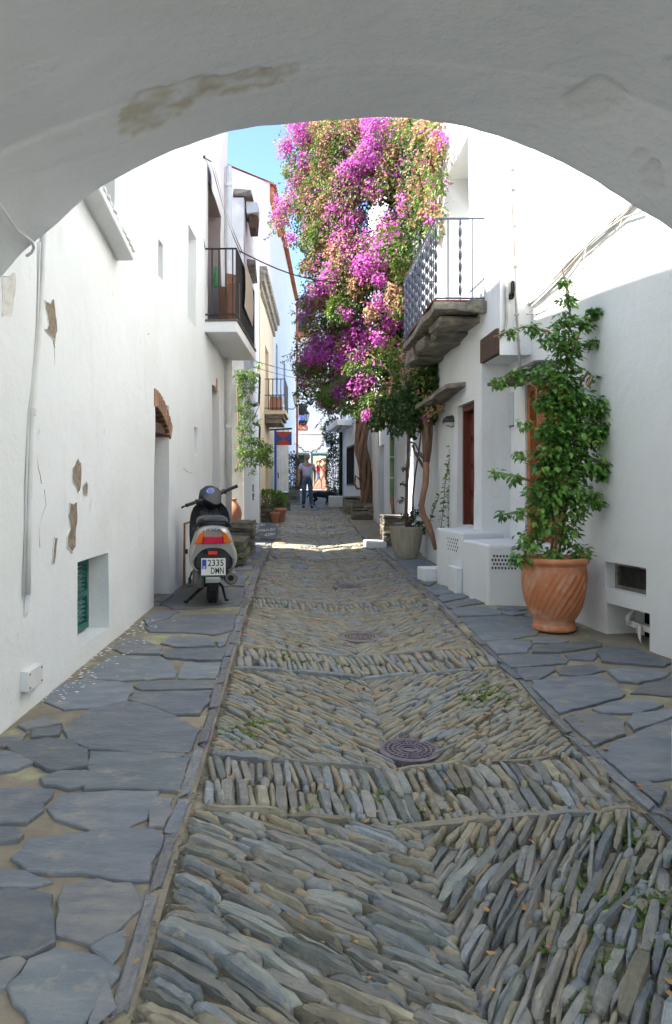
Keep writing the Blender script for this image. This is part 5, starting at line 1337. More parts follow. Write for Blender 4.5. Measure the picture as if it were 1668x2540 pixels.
# foliage of the bougainvillea: clusters of bracts and leaves
MG = [(290,110,60),(220,235,40),(360,190,40),(350,370,60),(310,490,50),(270,620,40),(200,690,50),(150,780,50),(240,920,30),(870,120,110),(960,180,60),(840,300,100),(740,390,80),(650,430,60),(1040,220,40),(1050,430,50),(640,570,110),(730,520,70),(840,560,60),(620,740,70),(740,780,50),(640,850,40),(640,930,80),(1110,640,50),(1140,720,60),(940,830,60),(990,860,50),(830,970,60),(920,1000,80),(720,1080,120),(800,1130,80),(880,1160,50),(900,1230,40),(540,1200,60),(480,1280,60),(420,1370,60),(390,1450,40),(900,1420,40),(660,1490,30),(970,1550,50),(740,1590,70),(680,1650,60),(820,1650,50),(900,1680,40),(520,1680,40),(460,1720,40),(490,1780,40),(610,1800,40),(760,1810,80),(340,1850,40),(620,1880,50),(410,1790,60),(660,1960,40),(740,1990,60),(830,1970,50),(700,2040,60),(560,2070,40),(1040,2030,50),(910,2090,50),(1090,2015,30),(810,2230,30),(590,2100,30),(500,2150,30)]
TN = [(1330,120,50),(1320,240,50),(1310,340,50),(1320,460,40),(1300,740,40),(1330,600,40),(460,60,70),(560,80,70),(680,80,60),(640,180,80),(480,300,70),(540,340,60),(420,200,60),(520,220,90),(620,320,60),(1180,180,70),(1280,380,50),(1290,560,40),(1280,660,40),(480,120,90),(600,130,110),(690,150,80),(560,280,120),(660,250,80),(480,420,90),(540,520,60),(400,640,100),(330,720,60),(500,680,70),(430,830,80),(540,800,60),(1120,100,90),(1230,130,70),(1000,300,60),(1180,280,60),(960,420,70),(1250,480,80),(1220,620,80),(1130,540,50),(1260,740,60),(1190,820,50),(880,620,50),(960,560,50),(1080,380,60),(480,980,70),(560,1020,60),(600,1130,70),(620,1220,80),(740,1270,70),(480,1400,60),(700,1380,60),(840,1480,50),(780,1420,50),(560,1330,60),(980,1200,50),(1000,1320,50),(870,1740,60),(960,1720,60),(640,1740,60),(560,1620,50),(1050,1790,60),(420,1850,40),(580,1930,40),(330,1400,40),(760,2160,30),(520,380,60),(440,540,60),(450,740,70),(560,600,50),(1240,330,60),(1290,180,50),(1060,120,60)]
GN = [(1310,280,50),(1330,520,40),(1310,820,40),(1290,900,40),(560,450,60),(1210,270,60),(1170,370,50),(1250,210,50),(460,900,80),(560,880,60),(380,960,60),(430,1080,60),(1000,940,80),(1050,1040,80),(930,1120,60),(1100,960,40),(790,1270,60),(680,1310,50),(600,1450,80),(540,1560,60),(640,1540,50),(980,1400,50),(400,1580,60),(560,1960,50),(700,1890,60),(850,1890,50),(900,1840,60),(1000,1880,80),(1120,1920,100),(1230,1960,90),(1100,2060,90),(1220,2080,80),(980,2080,70),(1000,2180,80),(1120,2160,80),(900,2180,60),(820,2120,50),(750,2200,40),(1280,2160,50),(500,2080,60),(560,2160,50),(480,2000,40),(350,1980,40),(330,1900,40),(440,1900,50),(700,2060,40),(640,2180,40),(1040,2260,50),(1160,2260,60),(890,2260,40),(300,450,40),(230,430,30),(240,330,30),(360,1130,40),(1040,1450,50),(1000,1600,50),(1060,1150,50)]
def bgY(x, y): return min(16.4 - 4.7*(x/1428.0) + (.5 if y > 1500 else 0), 1.93*F/max(1, 640+x/2.975-CX) if x > 600 else 99)
mg, tn, gn = MB(), MB(), MB(); blobs = []
def cluster(L_, B, dens, s0, s1, kind):
    for (x, y, r) in L_:
        Y = bgY(x, y) + rnd(-.5, .5) - (.22 if B is mg else .15 if B is gn else 0); c = at(640+x/2.975, 280+y/2.975, Y); rm = r/2.975*Y/F*1.08
        n = int(dens*(rm/.2)**2) + 8
        for _ in range(n):
            v = rv(); v = v.normalized()*v.length**.5; p = c + Vector((v.x*rm, v.y*rm*1.5, v.z*rm)) + rv(.05)
            if p.x > 2.0: p.x = 2.0 - rnd(0,.25)
            if kind == 'b':                                   # three bracts make one flower
                s_ = rnd(s0, s1); ax = (v + Vector((-.5,-.4,.4)) + rv(.6)).normalized(); o_ = ax.orthogonal().normalized(); q_ = ax.cross(o_)
                for k in range(2):
                    a_ = rnd(0,6.3); e = o_*math.cos(a_) + q_*math.sin(a_); f_ = ax.cross(e)
                    B.add([p, p+e*s_*.6+f_*s_*.45+ax*s_*.25, p+e*s_*1.15+ax*s_*.45, p+e*s_*.6-f_*s_*.45+ax*s_*.25], [(0,1,2),(0,2,3)])
            else:
                add_leaf(B, p, v + Vector((-.2,-.2,-.5)) + rv(.5), rnd(s0,s1), rnd(s0,s1)*.62, rnd(-1,1))
cluster(MG, mg, 260, .030, .048, 'b'); cluster(TN, tn, 380, .028, .046, 'b'); cluster(GN, gn, 360, .05, .09, 'l')
for x, y, r in MG: cluster([(x+rnd(-50,50), y+rnd(-50,50), r*1.3)], mg, 110, .026, .044, 'b')
allc = [(x,y,r) for x,y,r in MG+TN]
for (x, y, r) in allc: cluster([(x+rnd(-20,20), y+rnd(-20,20), r*1.25)], gn, 70, .045, .075, 'l')
for (x, y, r) in MG+GN: cluster([(x+rnd(-45,45), y+rnd(-45,45), r*1.3)], tn, 100, .024, .036, 'b')
for x, y, r in MG+TN+GN:
    cluster([(x+rnd(-60,60), y+rnd(-60,60), r*1.1)], tn, 24, .026, .042, 'b'); cluster([(x+rnd(-60,60), y+rnd(-60,60), r*1.1)], gn, 40, .05, .08, 'l'); cluster([(x+rnd(-60,60), y+rnd(-60,60), r*.8)], mg, 16, .026, .042, 'b')
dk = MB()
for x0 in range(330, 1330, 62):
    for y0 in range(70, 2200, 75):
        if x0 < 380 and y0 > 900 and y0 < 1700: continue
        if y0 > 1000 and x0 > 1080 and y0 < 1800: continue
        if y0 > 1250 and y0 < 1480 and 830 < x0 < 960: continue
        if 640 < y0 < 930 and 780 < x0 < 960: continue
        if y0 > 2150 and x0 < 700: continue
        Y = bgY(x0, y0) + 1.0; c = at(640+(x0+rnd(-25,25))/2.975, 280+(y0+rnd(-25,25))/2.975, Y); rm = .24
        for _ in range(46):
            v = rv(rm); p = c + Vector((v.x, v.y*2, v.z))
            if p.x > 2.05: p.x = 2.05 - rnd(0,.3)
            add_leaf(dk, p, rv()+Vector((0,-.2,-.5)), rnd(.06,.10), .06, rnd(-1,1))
dk.build('inner_leaves', M['leafdark'], BG, fix=False, kind='stuff')  # darker leaf colour paints the shade deep inside the mass
# trailing sprays
for (x0,y0,x1,y1) in ((250,200,170,240),(240,330,180,450),(270,560,130,810),(120,860,40,930),(330,1100,300,1200),(350,1680,180,1800),(300,1750,170,1840),(300,1500,250,1540),(240,470,190,590),(500,2200,420,2320),(620,2300,540,2370),(330,2000,300,2090)):
    Y = bgY(x0,y0); A0, A1 = at(640+x0/2.975,280+y0/2.975,Y), at(640+x1/2.975,280+y1/2.975,Y-.2)
    b = MB(); b.tube([A0.lerp(A1, k/5) + Vector((0,0,-.05*math.sin(k/5*3.1))) for k in range(6)], .004, 4); b.build('spray', M['barkdark'], BG)
    for k in range(26):
        t = k/25; p = A0.lerp(A1, t) + Vector((0,0,-.05*math.sin(t*3.1))) + rv(.025)
        add_leaf(gn, p, rv()+Vector((0,0,-.4)), rnd(.035,.06), .03, 0)
        if random.random() < .25: add_leaf(mg, p, rv(), .05, .045, 0)
mg.build('magenta_bracts', M['magenta'], BG, fix=False, kind='stuff'); tn.build('dry_bracts', M['tan'], BG, fix=False, kind='stuff'); gn.build('leaves', M['leafbg'], BG, fix=False, kind='stuff')
for s in ([(1060,600),(1000,300),(900,100),(780,-100)],[(1000,280),(860,120),(700,60),(560,-200)],[(1040,250),(1000,-200),(940,-700),(880,-1200)],[(1100,200),(1150,-400),(1150,-1200),(1120,-2000)],[(900,100),(500,-300),(200,-900),(0,-1500)]):
    b = MB(); b.tube([at(820+x/4.597, 950+y/4.597, 12.4+1.2*i) for i,(x,y) in enumerate(s)], [.02,.016,.012,.008], 6); b.build('branch', M['barkdark'], BG, smooth=True)
# feathery green frond in front of it
fr = thing('feathery_branch', 'bright green feathery acacia branch hanging across the bougainvillea', 'branch', tuple(at(960,900,12.5)))
A = [at(640+x/2.975, 280+y/2.975, 12.4) for x, y in ((940,1880),(880,1865),(800,1875),(700,1900),(620,1950),(550,2000),(480,2035))]
b = MB(); b.tube(A, [.012,.011,.01,.008,.006,.005,.003], 5); b.build('twig', M['barkdark'], fr)
lf = MB()
for i in range(len(A)-1):
    for k in range(150):
        p = A[i].lerp(A[i+1], rnd(0,1)); add_leaf(lf, p + rv(.07*(1-.09*i)) + Vector((0,0,-.015)), rv()+Vector((-.4,0,-.5)), rnd(.02,.04), .010, 0)
lf.build('leaflets', M['leaf2'], fr, fix=False, kind='stuff')

# ---- hanging creeper beside the red door
cr = thing('hanging_creeper', 'thin creeper strands hanging beside the red door', 'creeper', tuple(at(1095,1313,10.0)))
lf = MB()
for (L_) in ([(1395,540),(1410,640),(1400,780),(1380,1000),(1375,1200),(1360,1400),(1345,1660)],[(1400,580),(1350,900),(1310,1150),(1290,1400),(1262,1675)],[(1420,560),(1415,800),(1430,960),(1420,1130)],[(1240,1290),(1190,1400),(1160,1500),(1130,1590)]):
    P_ = P2(L_, 9.95); b = MB(); b.tube(P_, .005, 5); b.build('strand', M['barkdark'], cr)
    for i in range(len(P_)-1):
        n = max(3, int((P_[i+1]-P_[i]).length/.022))
        for k in range(n): add_leaf(lf, P_[i].lerp(P_[i+1], k/n), Vector((rnd(-1,1), rnd(-.8,.2), rnd(-.3,.5))), rnd(.045,.075), .045, rnd(-.5,.5), False)
lf.build('leaves', M['leafbg'], cr, fix=False, kind='stuff')

# ---- yellow-green vine on the narrow white house
vn = thing('wall_vine', 'loose yellow-green vine climbing the narrow white house on the left', 'vine', tuple(at(590,1180,13.6)))
lf = MB()
def PV(L_, Y): return [at(560+x/4.597, 880+y/4.597, Y) for x, y in L_]
for L_ in ([(105,1330),(160,1200),(150,900),(140,650),(130,400),(140,200)],[(160,1200),(190,900),(180,700),(130,430),(200,210)],[(105,1340),(240,1150),(400,1050),(500,1080)],[(190,900),(330,700),(390,560)],[(230,1150),(350,1180),(520,1240)],[(140,650),(250,560),(300,400),(370,130)]):
    P_ = PV(L_, 13.55); b = MB(); b.tube(P_, .010, 5); b.build('stem', M['straw'], vn, smooth=True)
for (x, y, r, n) in ((160,230,70,150),(280,230,80,150),(330,300,40,50),(180,330,70,120),(300,380,50,60),(190,450,60,90),(250,560,60,80),(160,600,50,60),(200,700,60,70),(280,680,60,70),(170,820,60,70),(260,850,70,80),(350,760,50,40),(200,960,70,100),(300,980,60,90),(380,1000,60,90),(440,1080,80,190),(500,1060,50,80),(360,1120,90,200),(250,1100,80,150),(170,1110,60,100),(430,1190,70,150),(500,1230,50,60),(310,1230,60,60),(200,1230,50,50),(150,1280,40,30),(300,1330,40,24),(370,120,40,30)):
    c = PV([(x,y)],13.5)[0]; rm = r/4.597*13.5/F
    for _ in range(n):
        v = rv(rm); v.y *= 1.3; add_leaf(lf, c+v, rv()+Vector((.2,-.3,-.4)), rnd(.05,.09), .022, rnd(-1,1))
lf.build('leaves', M['leafyel'], vn, fix=False, kind='stuff')

# ---- dry-stone slate stacks
def stack(name, label, x0, x1, y0, y1, h, cat='stone wall', seed=1, lay=.045, top=True, m='drystone', skew=0):
    rs = random.Random(seed); zb_ = zprof((y0+y1)/2)
    t = thing(name, label, cat, ((x0+x1)/2, (y0+y1)/2, zb_))
    z = zb_ - .03
    while z < zb_ + h - .01:
        th = min(rs.uniform(lay*.6, lay*1.4), zb_+h-z+.004); x = x0
        while x < x1 - .03:
            w = min(rs.uniform(.18,.5), x1-x); 
            if x1-x-w < .06: w = x1-x
            b = MB(); b.box((x+w/2, (y0+y1)/2+rs.uniform(-.015,.015), z+th/2), (w*.985, (y1-y0)+rs.uniform(-.03,.02), th*.90), 0, (rs.uniform(-.02,.02), rs.uniform(-.02,.02), rs.uniform(-.03,.03)), jit=.009)
            b.build('slate_piece', M[m], t); x += w
        z += th
    return t
stack('slate_stack', 'tall stack of thin brown slates beside the scooter', -1.10, -.56, 11.7, 12.4, .53, seed=3)
t = stack('rubble_stack', 'low rough rubble heap directly behind the scooter', -1.12, -.62, 10.35, 11.5, .36, seed=5, lay=.06)
b = MB()
for _ in range(120): add_leaf(b, Vector((rnd(-.75,-.58), 10.33+rnd(-.03,.06), zprof(10.4)+rnd(0,.36))), rv()+Vector((.3,-.5,0)), rnd(.02,.05), .03, 0)
b.build('dry_weeds', M['leafyel'], t, fix=False, kind='stuff')
stack('slate_planter', 'slate planter wall with the small hedge behind the lettered slate', -1.05, -.42, 18.6, 19.3, .40, 'planter', 7)
stack('slate_bench', 'low slate bench wall on the right with its sunlit end', 1.62, 2.10, 13.25, 13.75, .55, 'stone wall', 9, .05)
b = MB(); b.rbox((1.47,13.3,zprof(13.3)+.06), (.34,.40,.13), .03, rot=(0,.03,.1)); tag(b.build('white_stone_block', M['wallclean']), 'whitewashed stone block in the sun at the lane edge', 'stone block')
stack('stone_planter', 'stone planter block under the braided trunk on the right', 1.58, 2.10, 19.3, 20.0, .42, 'planter', 11, .12, m='stoneslab')
stack('stone_step', 'grey stone step block farther up on the right', 1.55, 1.98, 21.2, 22.6, .46, 'step', 12, .2, m='stoneslab')
b = MB(); b.rbox((1.48,24.3,zprof(24.3)+.18), (.5,.6,.36), .04); tag(b.build('whitewashed_seat', M['wallclean']), 'whitewashed low seat at the far right of the lane', 'seat')
b = MB(); b.rbox((-.30,23.0,zprof(23)+.26), (.62,.7,.54), .02); o = b.build('door_stoop', M['darkslab']); tag(o, 'dark stone stoop below the white plank door', 'stoop')
stack('stone_planter', 'stone planter with dark shrub at the far left of the lane', -.05, .35, 27.0, 27.8, .45, 'planter', 14, .12, m='drystone')
stack('stone_ledge', 'low stone ledge carrying the clay jug in the alley mouth', -1.15, -.72, 13.25, 13.6, .30, 'ledge', 15, .06)

# ---- jug, hedge, pots
def pot_simple(name, label, cat, p, prof, m='terra2', extra=None):
    t = thing(name, label, cat, tuple(p)); b = MB(); b.lathe(prof, 28, p); b.build('pot_body', M[m], t, smooth=True); return t
jp = Vector((-.985, 13.42, zprof(13.4)+.27))
j = pot_simple('clay_jug', 'tall clay jug half hidden behind the left house corner', 'jug', jp, [(.001,0),(.055,0),(.065,.02),(.10,.14),(.135,.26),(.14,.33),(.12,.42),(.07,.49),(.045,.53),(.045,.555),(.06,.565),(.058,.58),(.03,.58),(.001,.57)])
def shrub(name, label, cat, c, rad, n, m, ls, stem=True, h0=None, seeds=()):
    t = thing(name, label, cat, (c[0], c[1], c[2]-rad[2])); lf = MB(); c = Vector(c)
    for _ in range(n):
        v = rv(); v = v.normalized()*v.length**.4; k = 1+.22*nz(v*1.7+c, 1.6, 5)
        add_leaf(lf, c + Vector((v.x*rad[0]*k, v.y*rad[1]*k, v.z*rad[2]*k)), v+rv(.7)+Vector((0,0,.2)), rnd(*ls), rnd(*ls)*.6, rnd(-1,1))
    lf.build('foliage', M[m], t, fix=False, kind='stuff')
    for k in range(4):
        b = MB(); b.tube([c+Vector((rnd(-.3,.3)*rad[0],rnd(-.3,.3)*rad[1],-rad[2]*1.15)), c+Vector((rnd(-.6,.6)*rad[0],rnd(-.6,.6)*rad[1],rad[2]*.4))], [.016,.006], 5); b.build('stem', M['barkdark'], t)
    return t
shrub('clipped_hedge', 'dark green clipped hedge above the slate planter', 'hedge', (-.52,18.95,-.38), (.46,.36,.22), 2200, 'leafbg', (.04,.07))
for k, (x, y, s) in enumerate(((-.36,18.35,.75),(-.24,18.55,1.0))):
    pp = Vector((x, y, zprof(y)+.01)); t = pot_simple('flower_pot', ('small' if k == 0 else 'larger')+' clay flower pot in front of the clipped hedge', 'pot', pp, [(.001,0),(.10*s,0),(.105*s,.01),(.14*s,.27*s),(.155*s,.28*s),(.155*s,.34*s),(.14*s,.34*s),(.13*s,.30*s),(.001,.29*s)])
sg0 = shrub('dark_shrub', 'dark leafy shrub climbing in the far left planter', 'shrub', (.10,27.4,.35), (.30,.35,.72), 1500, 'leafdark', (.06,.10))
shrub('dark_shrub', 'dark ivy shrub growing up the far right house corner', 'shrub', (1.48,25.9,.35), (.26,.3,.95), 1700, 'leafdark', (.06,.10))
shrub('dark_shrub', 'ivy crown above the far right corner below the balcony', 'shrub', (1.45,25.6,1.75), (.34,.35,.45), 900, 'leafdark', (.06,.10))
cl = shrub('garland', 'thin dark garland of ivy strung across the far lane', 'garland', (.9,26.0,2.5), (.02,.02,.02), 4, 'leafdark', (.05,.07))
lf = MB()
for A0, A1, sag in ((at(733,1100,26),at(800,1105,26),.25),(at(800,1105,26),at(820,1010,26),.1)):
    for k in range(90):
        t_ = k/89; add_leaf(lf, A0.lerp(A1,t_)+Vector((0,0,-sag*math.sin(math.pi*t_)))+rv(.05), rv()+Vector((0,0,-.5)), rnd(.05,.08), .05, 0)
lf.build('garland_leaves', M['leafdark'], cl, kind='stuff', fix=False)

# ---- lettered slate "La Sirena"
sp = Vector((-.52, 14.55, zprof(14.5)))
sn = thing('slate_sign', 'blue-grey slate leaning on the pavement with white handwriting La Sirena', 'sign', tuple(sp))
SGM = Matrix.Rotation(R(-14), 4, 'X')
def sgn(x, y, dd=0.0):                                       # zoomed photograph coordinates to the face of the slate
    u, v = (x-1085)/4.342*14.5/F, (775-y)/4.342*14.5/F
    return sp + SGM @ Vector((u, -dd, v+.015))
out = [(915,610),(990,585),(1090,590),(1180,597),(1230,620),(1250,680),(1240,730),(1235,772),(1130,768),(1060,752),(1000,720),(960,690),(925,650)]
b = MB(); b.slab([sgn(x,y) for x,y in out], SGM.to_3x3() @ Vector((0,.035,0))); bevel(b.build('slate_slab', M['slate'], sn), .006)
LETT = [[(1025,592),(1045,586),(1050,596),(1035,610),(1018,624),(1000,634),(990,628),(1005,622),(1030,628),(1052,626)],[(1085,606),(1070,604),(1062,614),(1070,624),(1084,618),(1088,606),(1086,618),(1098,620),(1114,602)],
        [(1040,650),(1025,646),(1010,652),(1012,662),(1030,668),(1036,680),(1022,692),(1006,690)],[(1052,664),(1048,680),(1056,686),(1066,676)],[(1052,652),(1054,653)],[(1066,676),(1074,662),(1082,664),(1080,680),(1090,682)],
        [(1090,682),(1104,672),(1106,662),(1096,662),(1094,676),(1104,684),(1116,678)],[(1116,678),(1124,660),(1124,682),(1134,662),(1144,662),(1144,680),(1152,676)],[(1192,656),(1178,654),(1166,664),(1170,676),(1182,672),(1192,658),(1194,672),(1206,670),(1222,646)],
        [(1105,728),(1125,714),(1150,708),(1172,712),(1190,722),(1214,702)],[(1105,728),(1130,734),(1155,730),(1175,718),(1198,714),(1212,722)],[(1185,700),(1178,726)],[(1120,718),(1126,732)]]
wr = MB()
for L_ in LETT: wr.tube([sgn(x,y,.002) for x,y in L_], .0075, 6)
wr.build('chalk_lettering', M['chalk'], sn, kind='stuff')
b = MB(); b.rbox(sp+Vector((.30,-.03,.02)), (.14,.10,.05), .015); tag(b.build('prop_stone', M['stoneslab']), 'small pale stone propping the lettered slate', 'stone')

# ---- plank door with blue post, hanging sign, wall lanterns
pd = thing('plank_door', 'white plank door leaf standing open towards the lane', 'door', tuple(at(700,1218,22.6)))
for k in range(4):
    a0, a1 = at(686+7.6*k,1218,22.6), at(686+7.6*(k+1),1060,22.6); b = MB(); b.box((a0+a1)/2, ((a1.x-a0.x)*.97,.035,a1.z-a0.z)); b.build('plank', M['whitep'], pd)
b = MB(); b.tube([at(690,1172,22.56), at(692,1186,22.56)], .012, 6); b.build('latch', M['iron'], pd)
b = MB(); b.box((at(683.5,1218,22.5)+at(683.5,1068,22.5))/2, (.07,.07,1.8)); tag(b.build('blue_post', M['bluep']), 'bright blue door post next to the white plank door', 'post')
hs = thing('hanging_sign', 'hanging sign with red and blue rays on a black bracket', 'sign', tuple(at(704,1104,19.2)))
a0, a1 = at(683.5,1104,19.2), at(724,1071,19.2); c0 = (a0+a1)/2
b = MB(); b.box(c0, (a1.x-a0.x,.02,a1.z-a0.z)); b.build('board', M['ink'], hs)
hw, hh = (a1.x-a0.x)/2-.004, (a1.z-a0.z)/2-.004
for k in range(20):                                            # ray pattern
    def edge(a_):
        c_, s_ = math.cos(a_), math.sin(a_); t_ = min(hw/max(1e-6,abs(c_)), hh/max(1e-6,abs(s_))); return Vector((c_*t_, 0, s_*t_))
    A0, A1 = 2*math.pi*k/20+.02, 2*math.pi*(k+1)/20-.02; mid = abs(math.sin((A0+A1)/2)) > .62
    b = MB(); fy = Vector((0,-.0125,0)); b.add([c0+fy, c0+fy+edge(A0), c0+fy+edge(A1)], [(0,1,2)]); b.build('ray', M['signred'] if mid else M['signblue'], hs, fix=False)
b = MB(); b.tube([at(668,1066,19.2), at(725,1063,19.2)], .022, 6); b.build('bracket', M['iron'], hs)
for x in (690, 703, 716): b = MB(); b.tube([at(x,1065,19.2), at(x,1071,19.2)], .006, 5); b.build('hook', M['iron'], hs)
def lantern(label, c, s):
    t = thing('wall_lantern', label, 'lantern', tuple(c))
    b = MB(); b.lathe([(.055*s,-.16*s),(.10*s,.10*s)], 4, c); b.build('glass', M['lampglass'], t)
    b = MB(); b.lathe([(.13*s,.10*s),(.125*s,.12*s),(.05*s,.22*s),(.02*s,.24*s),(.02*s,.29*s),(.001,.30*s)], 4, c); b.build('cap', M['iron'], t)
    b = MB()
    for k in range(4): a_ = k*math.pi/2; b.tube([c+Vector((math.cos(a_)*.056*s, math.sin(a_)*.056*s, -.16*s)), c+Vector((math.cos(a_)*.104*s, math.sin(a_)*.104*s, .10*s))], .008*s, 4)
    b.lathe([(.001,-.24*s),(.03*s,-.21*s),(.065*s,-.17*s),(.065*s,-.155*s)], 4, c); b.build('frame', M['iron'], t)
    b = MB(); b.tube([c+Vector((0,0,-.2*s)), c+Vector((-.10*s,0,-.30*s)), c+Vector((-.35*s,.02,-.28*s))], .013*s, 6); b.build('bracket', M['iron'], t)
lantern('black iron wall lantern beside the small beige balcony', at(736,990,23.0), 1.0)
lantern('smaller distant lantern in front of the end balcony', at(761,1034,30.0), 1.0)
bp = thing('balcony_planter', 'brown clay planter on the small beige balcony', 'planter', tuple(W9.at(W9.uY(20.5), 1.93, .25)))
b = MB(); b.rbox(W9.at(W9.uY(20.45), 2.10, .28), (.34,.5,.30), .02); b.build('trough', M['terra2'], bp)
b = MB()
for _ in range(140): add_leaf(b, W9.at(W9.uY(20.45), 2.25, .28)+Vector((rnd(-.16,.16),rnd(-.22,.22),0)), Vector((rnd(-.4,.4),rnd(-.4,.4),1)), rnd(.06,.14), .012, 0)
b.build('dry_stems', M['dead'], bp, fix=False, kind='stuff')
bs_ = thing('wall_sign', 'pale blue projecting sign on the far right', 'sign', tuple(at(818,1110,27)))
b = MB(); b.rbox(at(818,1091,27), (.26,.04,.52), .01); b.build('panel', M['greyp'], bs_)
# ---- overhead wires
def wire(label, pts, r=.008, m='iron', sag=.15):
    b = MB(); A0, A1 = pts; b.tube([A0.lerp(A1, k/10) + Vector((0,0,-sag*math.sin(math.pi*k/10))) for k in range(11)], r, 5)
    tag(b.build('overhead_wire', M[m], smooth=True), label, 'wire', 'wires across the lane')
wire('dark wire from the left balcony corner to the bougainvillea', (at(594,622,10.4), at(860,700,13.0)), .010, 'iron', .12)
wire('upper thin wire from under the left balcony across the lane', (at(632,895,13.0), at(800,930,20)), .006, 'iron', .05)
wire('lower thin wire from the left house across the lane', (at(628,910,13.0), at(800,945,20)), .005, 'iron', .05)
wire('far thin wire crossing in front of the end house', (at(735,955,30), at(835,958,27)), .010, 'iron', .05)
# ================================================================ SCOOTER (local axes: x right, y forward, z up, rear tyre on the ground at the origin)
SX = thing('scooter', 'silver and black scooter parked on the left pavement seen from behind', 'scooter', (-.742, 7.32, zprof(7.4)+.035), R(7.5), world=False)
SX.rotation_euler = (math.atan(.03), 0, R(7.5))
def text_mesh(s, size, shear=0, ext=.0008, bold=0.0, sx=1.0):
    cu = bpy.data.curves.new('txt', 'FONT'); cu.body = s; cu.size = size; cu.extrude = ext; cu.shear = shear; cu.align_x = 'CENTER'; cu.align_y = 'CENTER'; cu.offset = bold; cu.resolution_u = 3
    o = bpy.data.objects.new('txt', cu); COL.objects.link(o)
    dg = bpy.context.evaluated_depsgraph_get(); me = bpy.data.meshes.new_from_object(o.evaluated_get(dg)); bpy.data.objects.remove(o); bpy.data.curves.remove(cu)
    return me
def put_text(s, name, size, m, parent, loc, rot, nx=1.0, **k):
    me = text_mesh(s, size, **k); me.materials.clear(); me.materials.append(m)
    o = bpy.data.objects.new(name, me); COL.objects.link(o); o.parent = parent; o.location = loc; o.rotation_euler = rot; o.scale = (nx,1,1); return o
def wheel(y, r, w, steer=None):
    b = MB(); pr = []
    for k in range(13):
        a_ = math.pi*k/12; pr.append((r - .035 + .035*math.sin(a_)**.8, -w/2*math.cos(a_)))
    pr = [(r-.06, -w/2*.8)] + pr + [(r-.06, w/2*.8), (r-.06, -w/2*.8)]
    b.lathe(pr, 36)
    for p in b.v: p.x, p.y, p.z = p.z, p.x, p.y + r
    for k in range(40):                                    # tread blocks
        a_ = 2*math.pi*k/40
        for s_ in (-1, 1):
            Mx = Matrix.Rotation(a_, 3, 'X'); c = Mx @ Vector((s_*w*.22, r-.0005, 0)); b.box(c+Vector((0,0,r)), (w*.26,.006,.018), 0, Mx @ Matrix.Rotation(.5*s_,3,'Y'))
    if steer:
        for i, p in enumerate(b.v): b.v[i] = steer(p + Vector((0,y,0)))
    else:
        for p in b.v: p.y += y
    ty = b.build('wheel', M['black'], SX, smooth=False)
    b = MB(); b.lathe([(.001,-w*.3),(r-.07,-w*.35),(r-.058,-w*.4),(r-.058,w*.4),(r-.07,w*.35),(.001,w*.3)], 24)
    for p in b.v: p.x, p.y, p.z = p.z, p.x + y, p.y + r
    if steer: b.v = [steer(p) for p in b.v]
    b.build('rim', M['metal'], ty, smooth=True)
# steering: bars locked to the left about the raked head axis
HEAD = Vector((0, 1.00, .86)); AX = Vector((0, -math.sin(R(26)), math.cos(R(26))))
ST = Matrix.Rotation(R(38), 3, AX)
def steer(p): return HEAD + ST @ (Vector(p) - HEAD)
wheel(0.0, .225, .105); wheel(1.26, .215, .09, steer)
# tail shell: an arch-shaped silver cover over the rear wheel
def arc(P, n):
    P = [Vector(p) for p in P]
    for _ in range(2):
        Q = [P[0]]
        for a_, c_ in zip(P, P[1:]): Q += [a_.lerp(c_,.25), a_.lerp(c_,.75)]
        P = Q + [P[-1]]
    cum = [0.0]
    for a_, c_ in zip(P, P[1:]): cum.append(cum[-1]+(c_-a_).length)
    out = []; k = 0
    for i in range(n):
        t = cum[-1]*i/(n-1)
        while k < len(P)-2 and cum[k+1] < t: k += 1
        out.append(P[k].lerp(P[k+1], min(1,(t-cum[k])/max(1e-9,cum[k+1]-cum[k]))))
    return out
half_o = [(-.155,.325),(-.205,.365),(-.228,.43),(-.222,.50),(-.185,.60),(-.145,.735),(-.06,.757)]
half_i = [(-.150,.335),(-.180,.375),(-.190,.42),(-.172,.47),(-.115,.535),(-.06,.553),(-.02,.556)]
O = arc(half_o + [(-x,z) for x,z in reversed(half_o)], 33); I = arc(half_i + [(-x,z) for x,z in reversed(half_i)], 33)
secs = [(-.285,.86,-.004),(-.27,.93,0),(-.235,.985,0),(-.10,1.0,0),(.15,1.0,0),(.40,.92,.0),(.58,.74,-.03)]
b = MB(); n = 33
for y, s_, dz in secs:
    for p in O: b.v.append(Vector((p.x*s_, y + .10*max(0,.5-p.y) - .08*max(0, p.y-.6), .5+(p.y-.5)*s_ + dz)))
for s in range(len(secs)-1):
    for i in range(n-1): b.f.append([s*n+i, s*n+i+1, (s+1)*n+i+1, (s+1)*n+i]); b.m.append(0)
ib = len(b.v)
for p in I: b.v.append(Vector((p.x*.96, -.268 + .10*max(0,.5-p.y), .5+(p.y-.5)*.97)))
for i in range(n-1): b.f.append([i, ib+i, ib+i+1, i+1]); b.m.append(0)
ib2 = len(b.v)
for p in I: b.v.append(Vector((p.x*.96, -.20, .5+(p.y-.5)*.97)))
for i in range(n-1): b.f.append([ib+i, ib2+i, ib2+i+1, ib+i+1]); b.m.append(0)
tail = b.build('tail_cover', M['silver'], SX, smooth=True)
tail.modifiers.new('es','EDGE_SPLIT').split_angle = R(38)
put_text('HONDA', 'maker_lettering', .034, M['ink'], tail, (-.005,-.320,.722), (R(84),0,0), bold=.0012)
b = MB(); b.lathe([(.011,0),(.014,.002),(.011,.004)], 16)
for p in b.v: p.x, p.y, p.z = p.x-.004, -.301-p.z, p.y+.672
b.build('lock', M['chrome'], tail)
def zs8(x, y): return ((x-545)/1137.0, (1555-y)/1137.0)
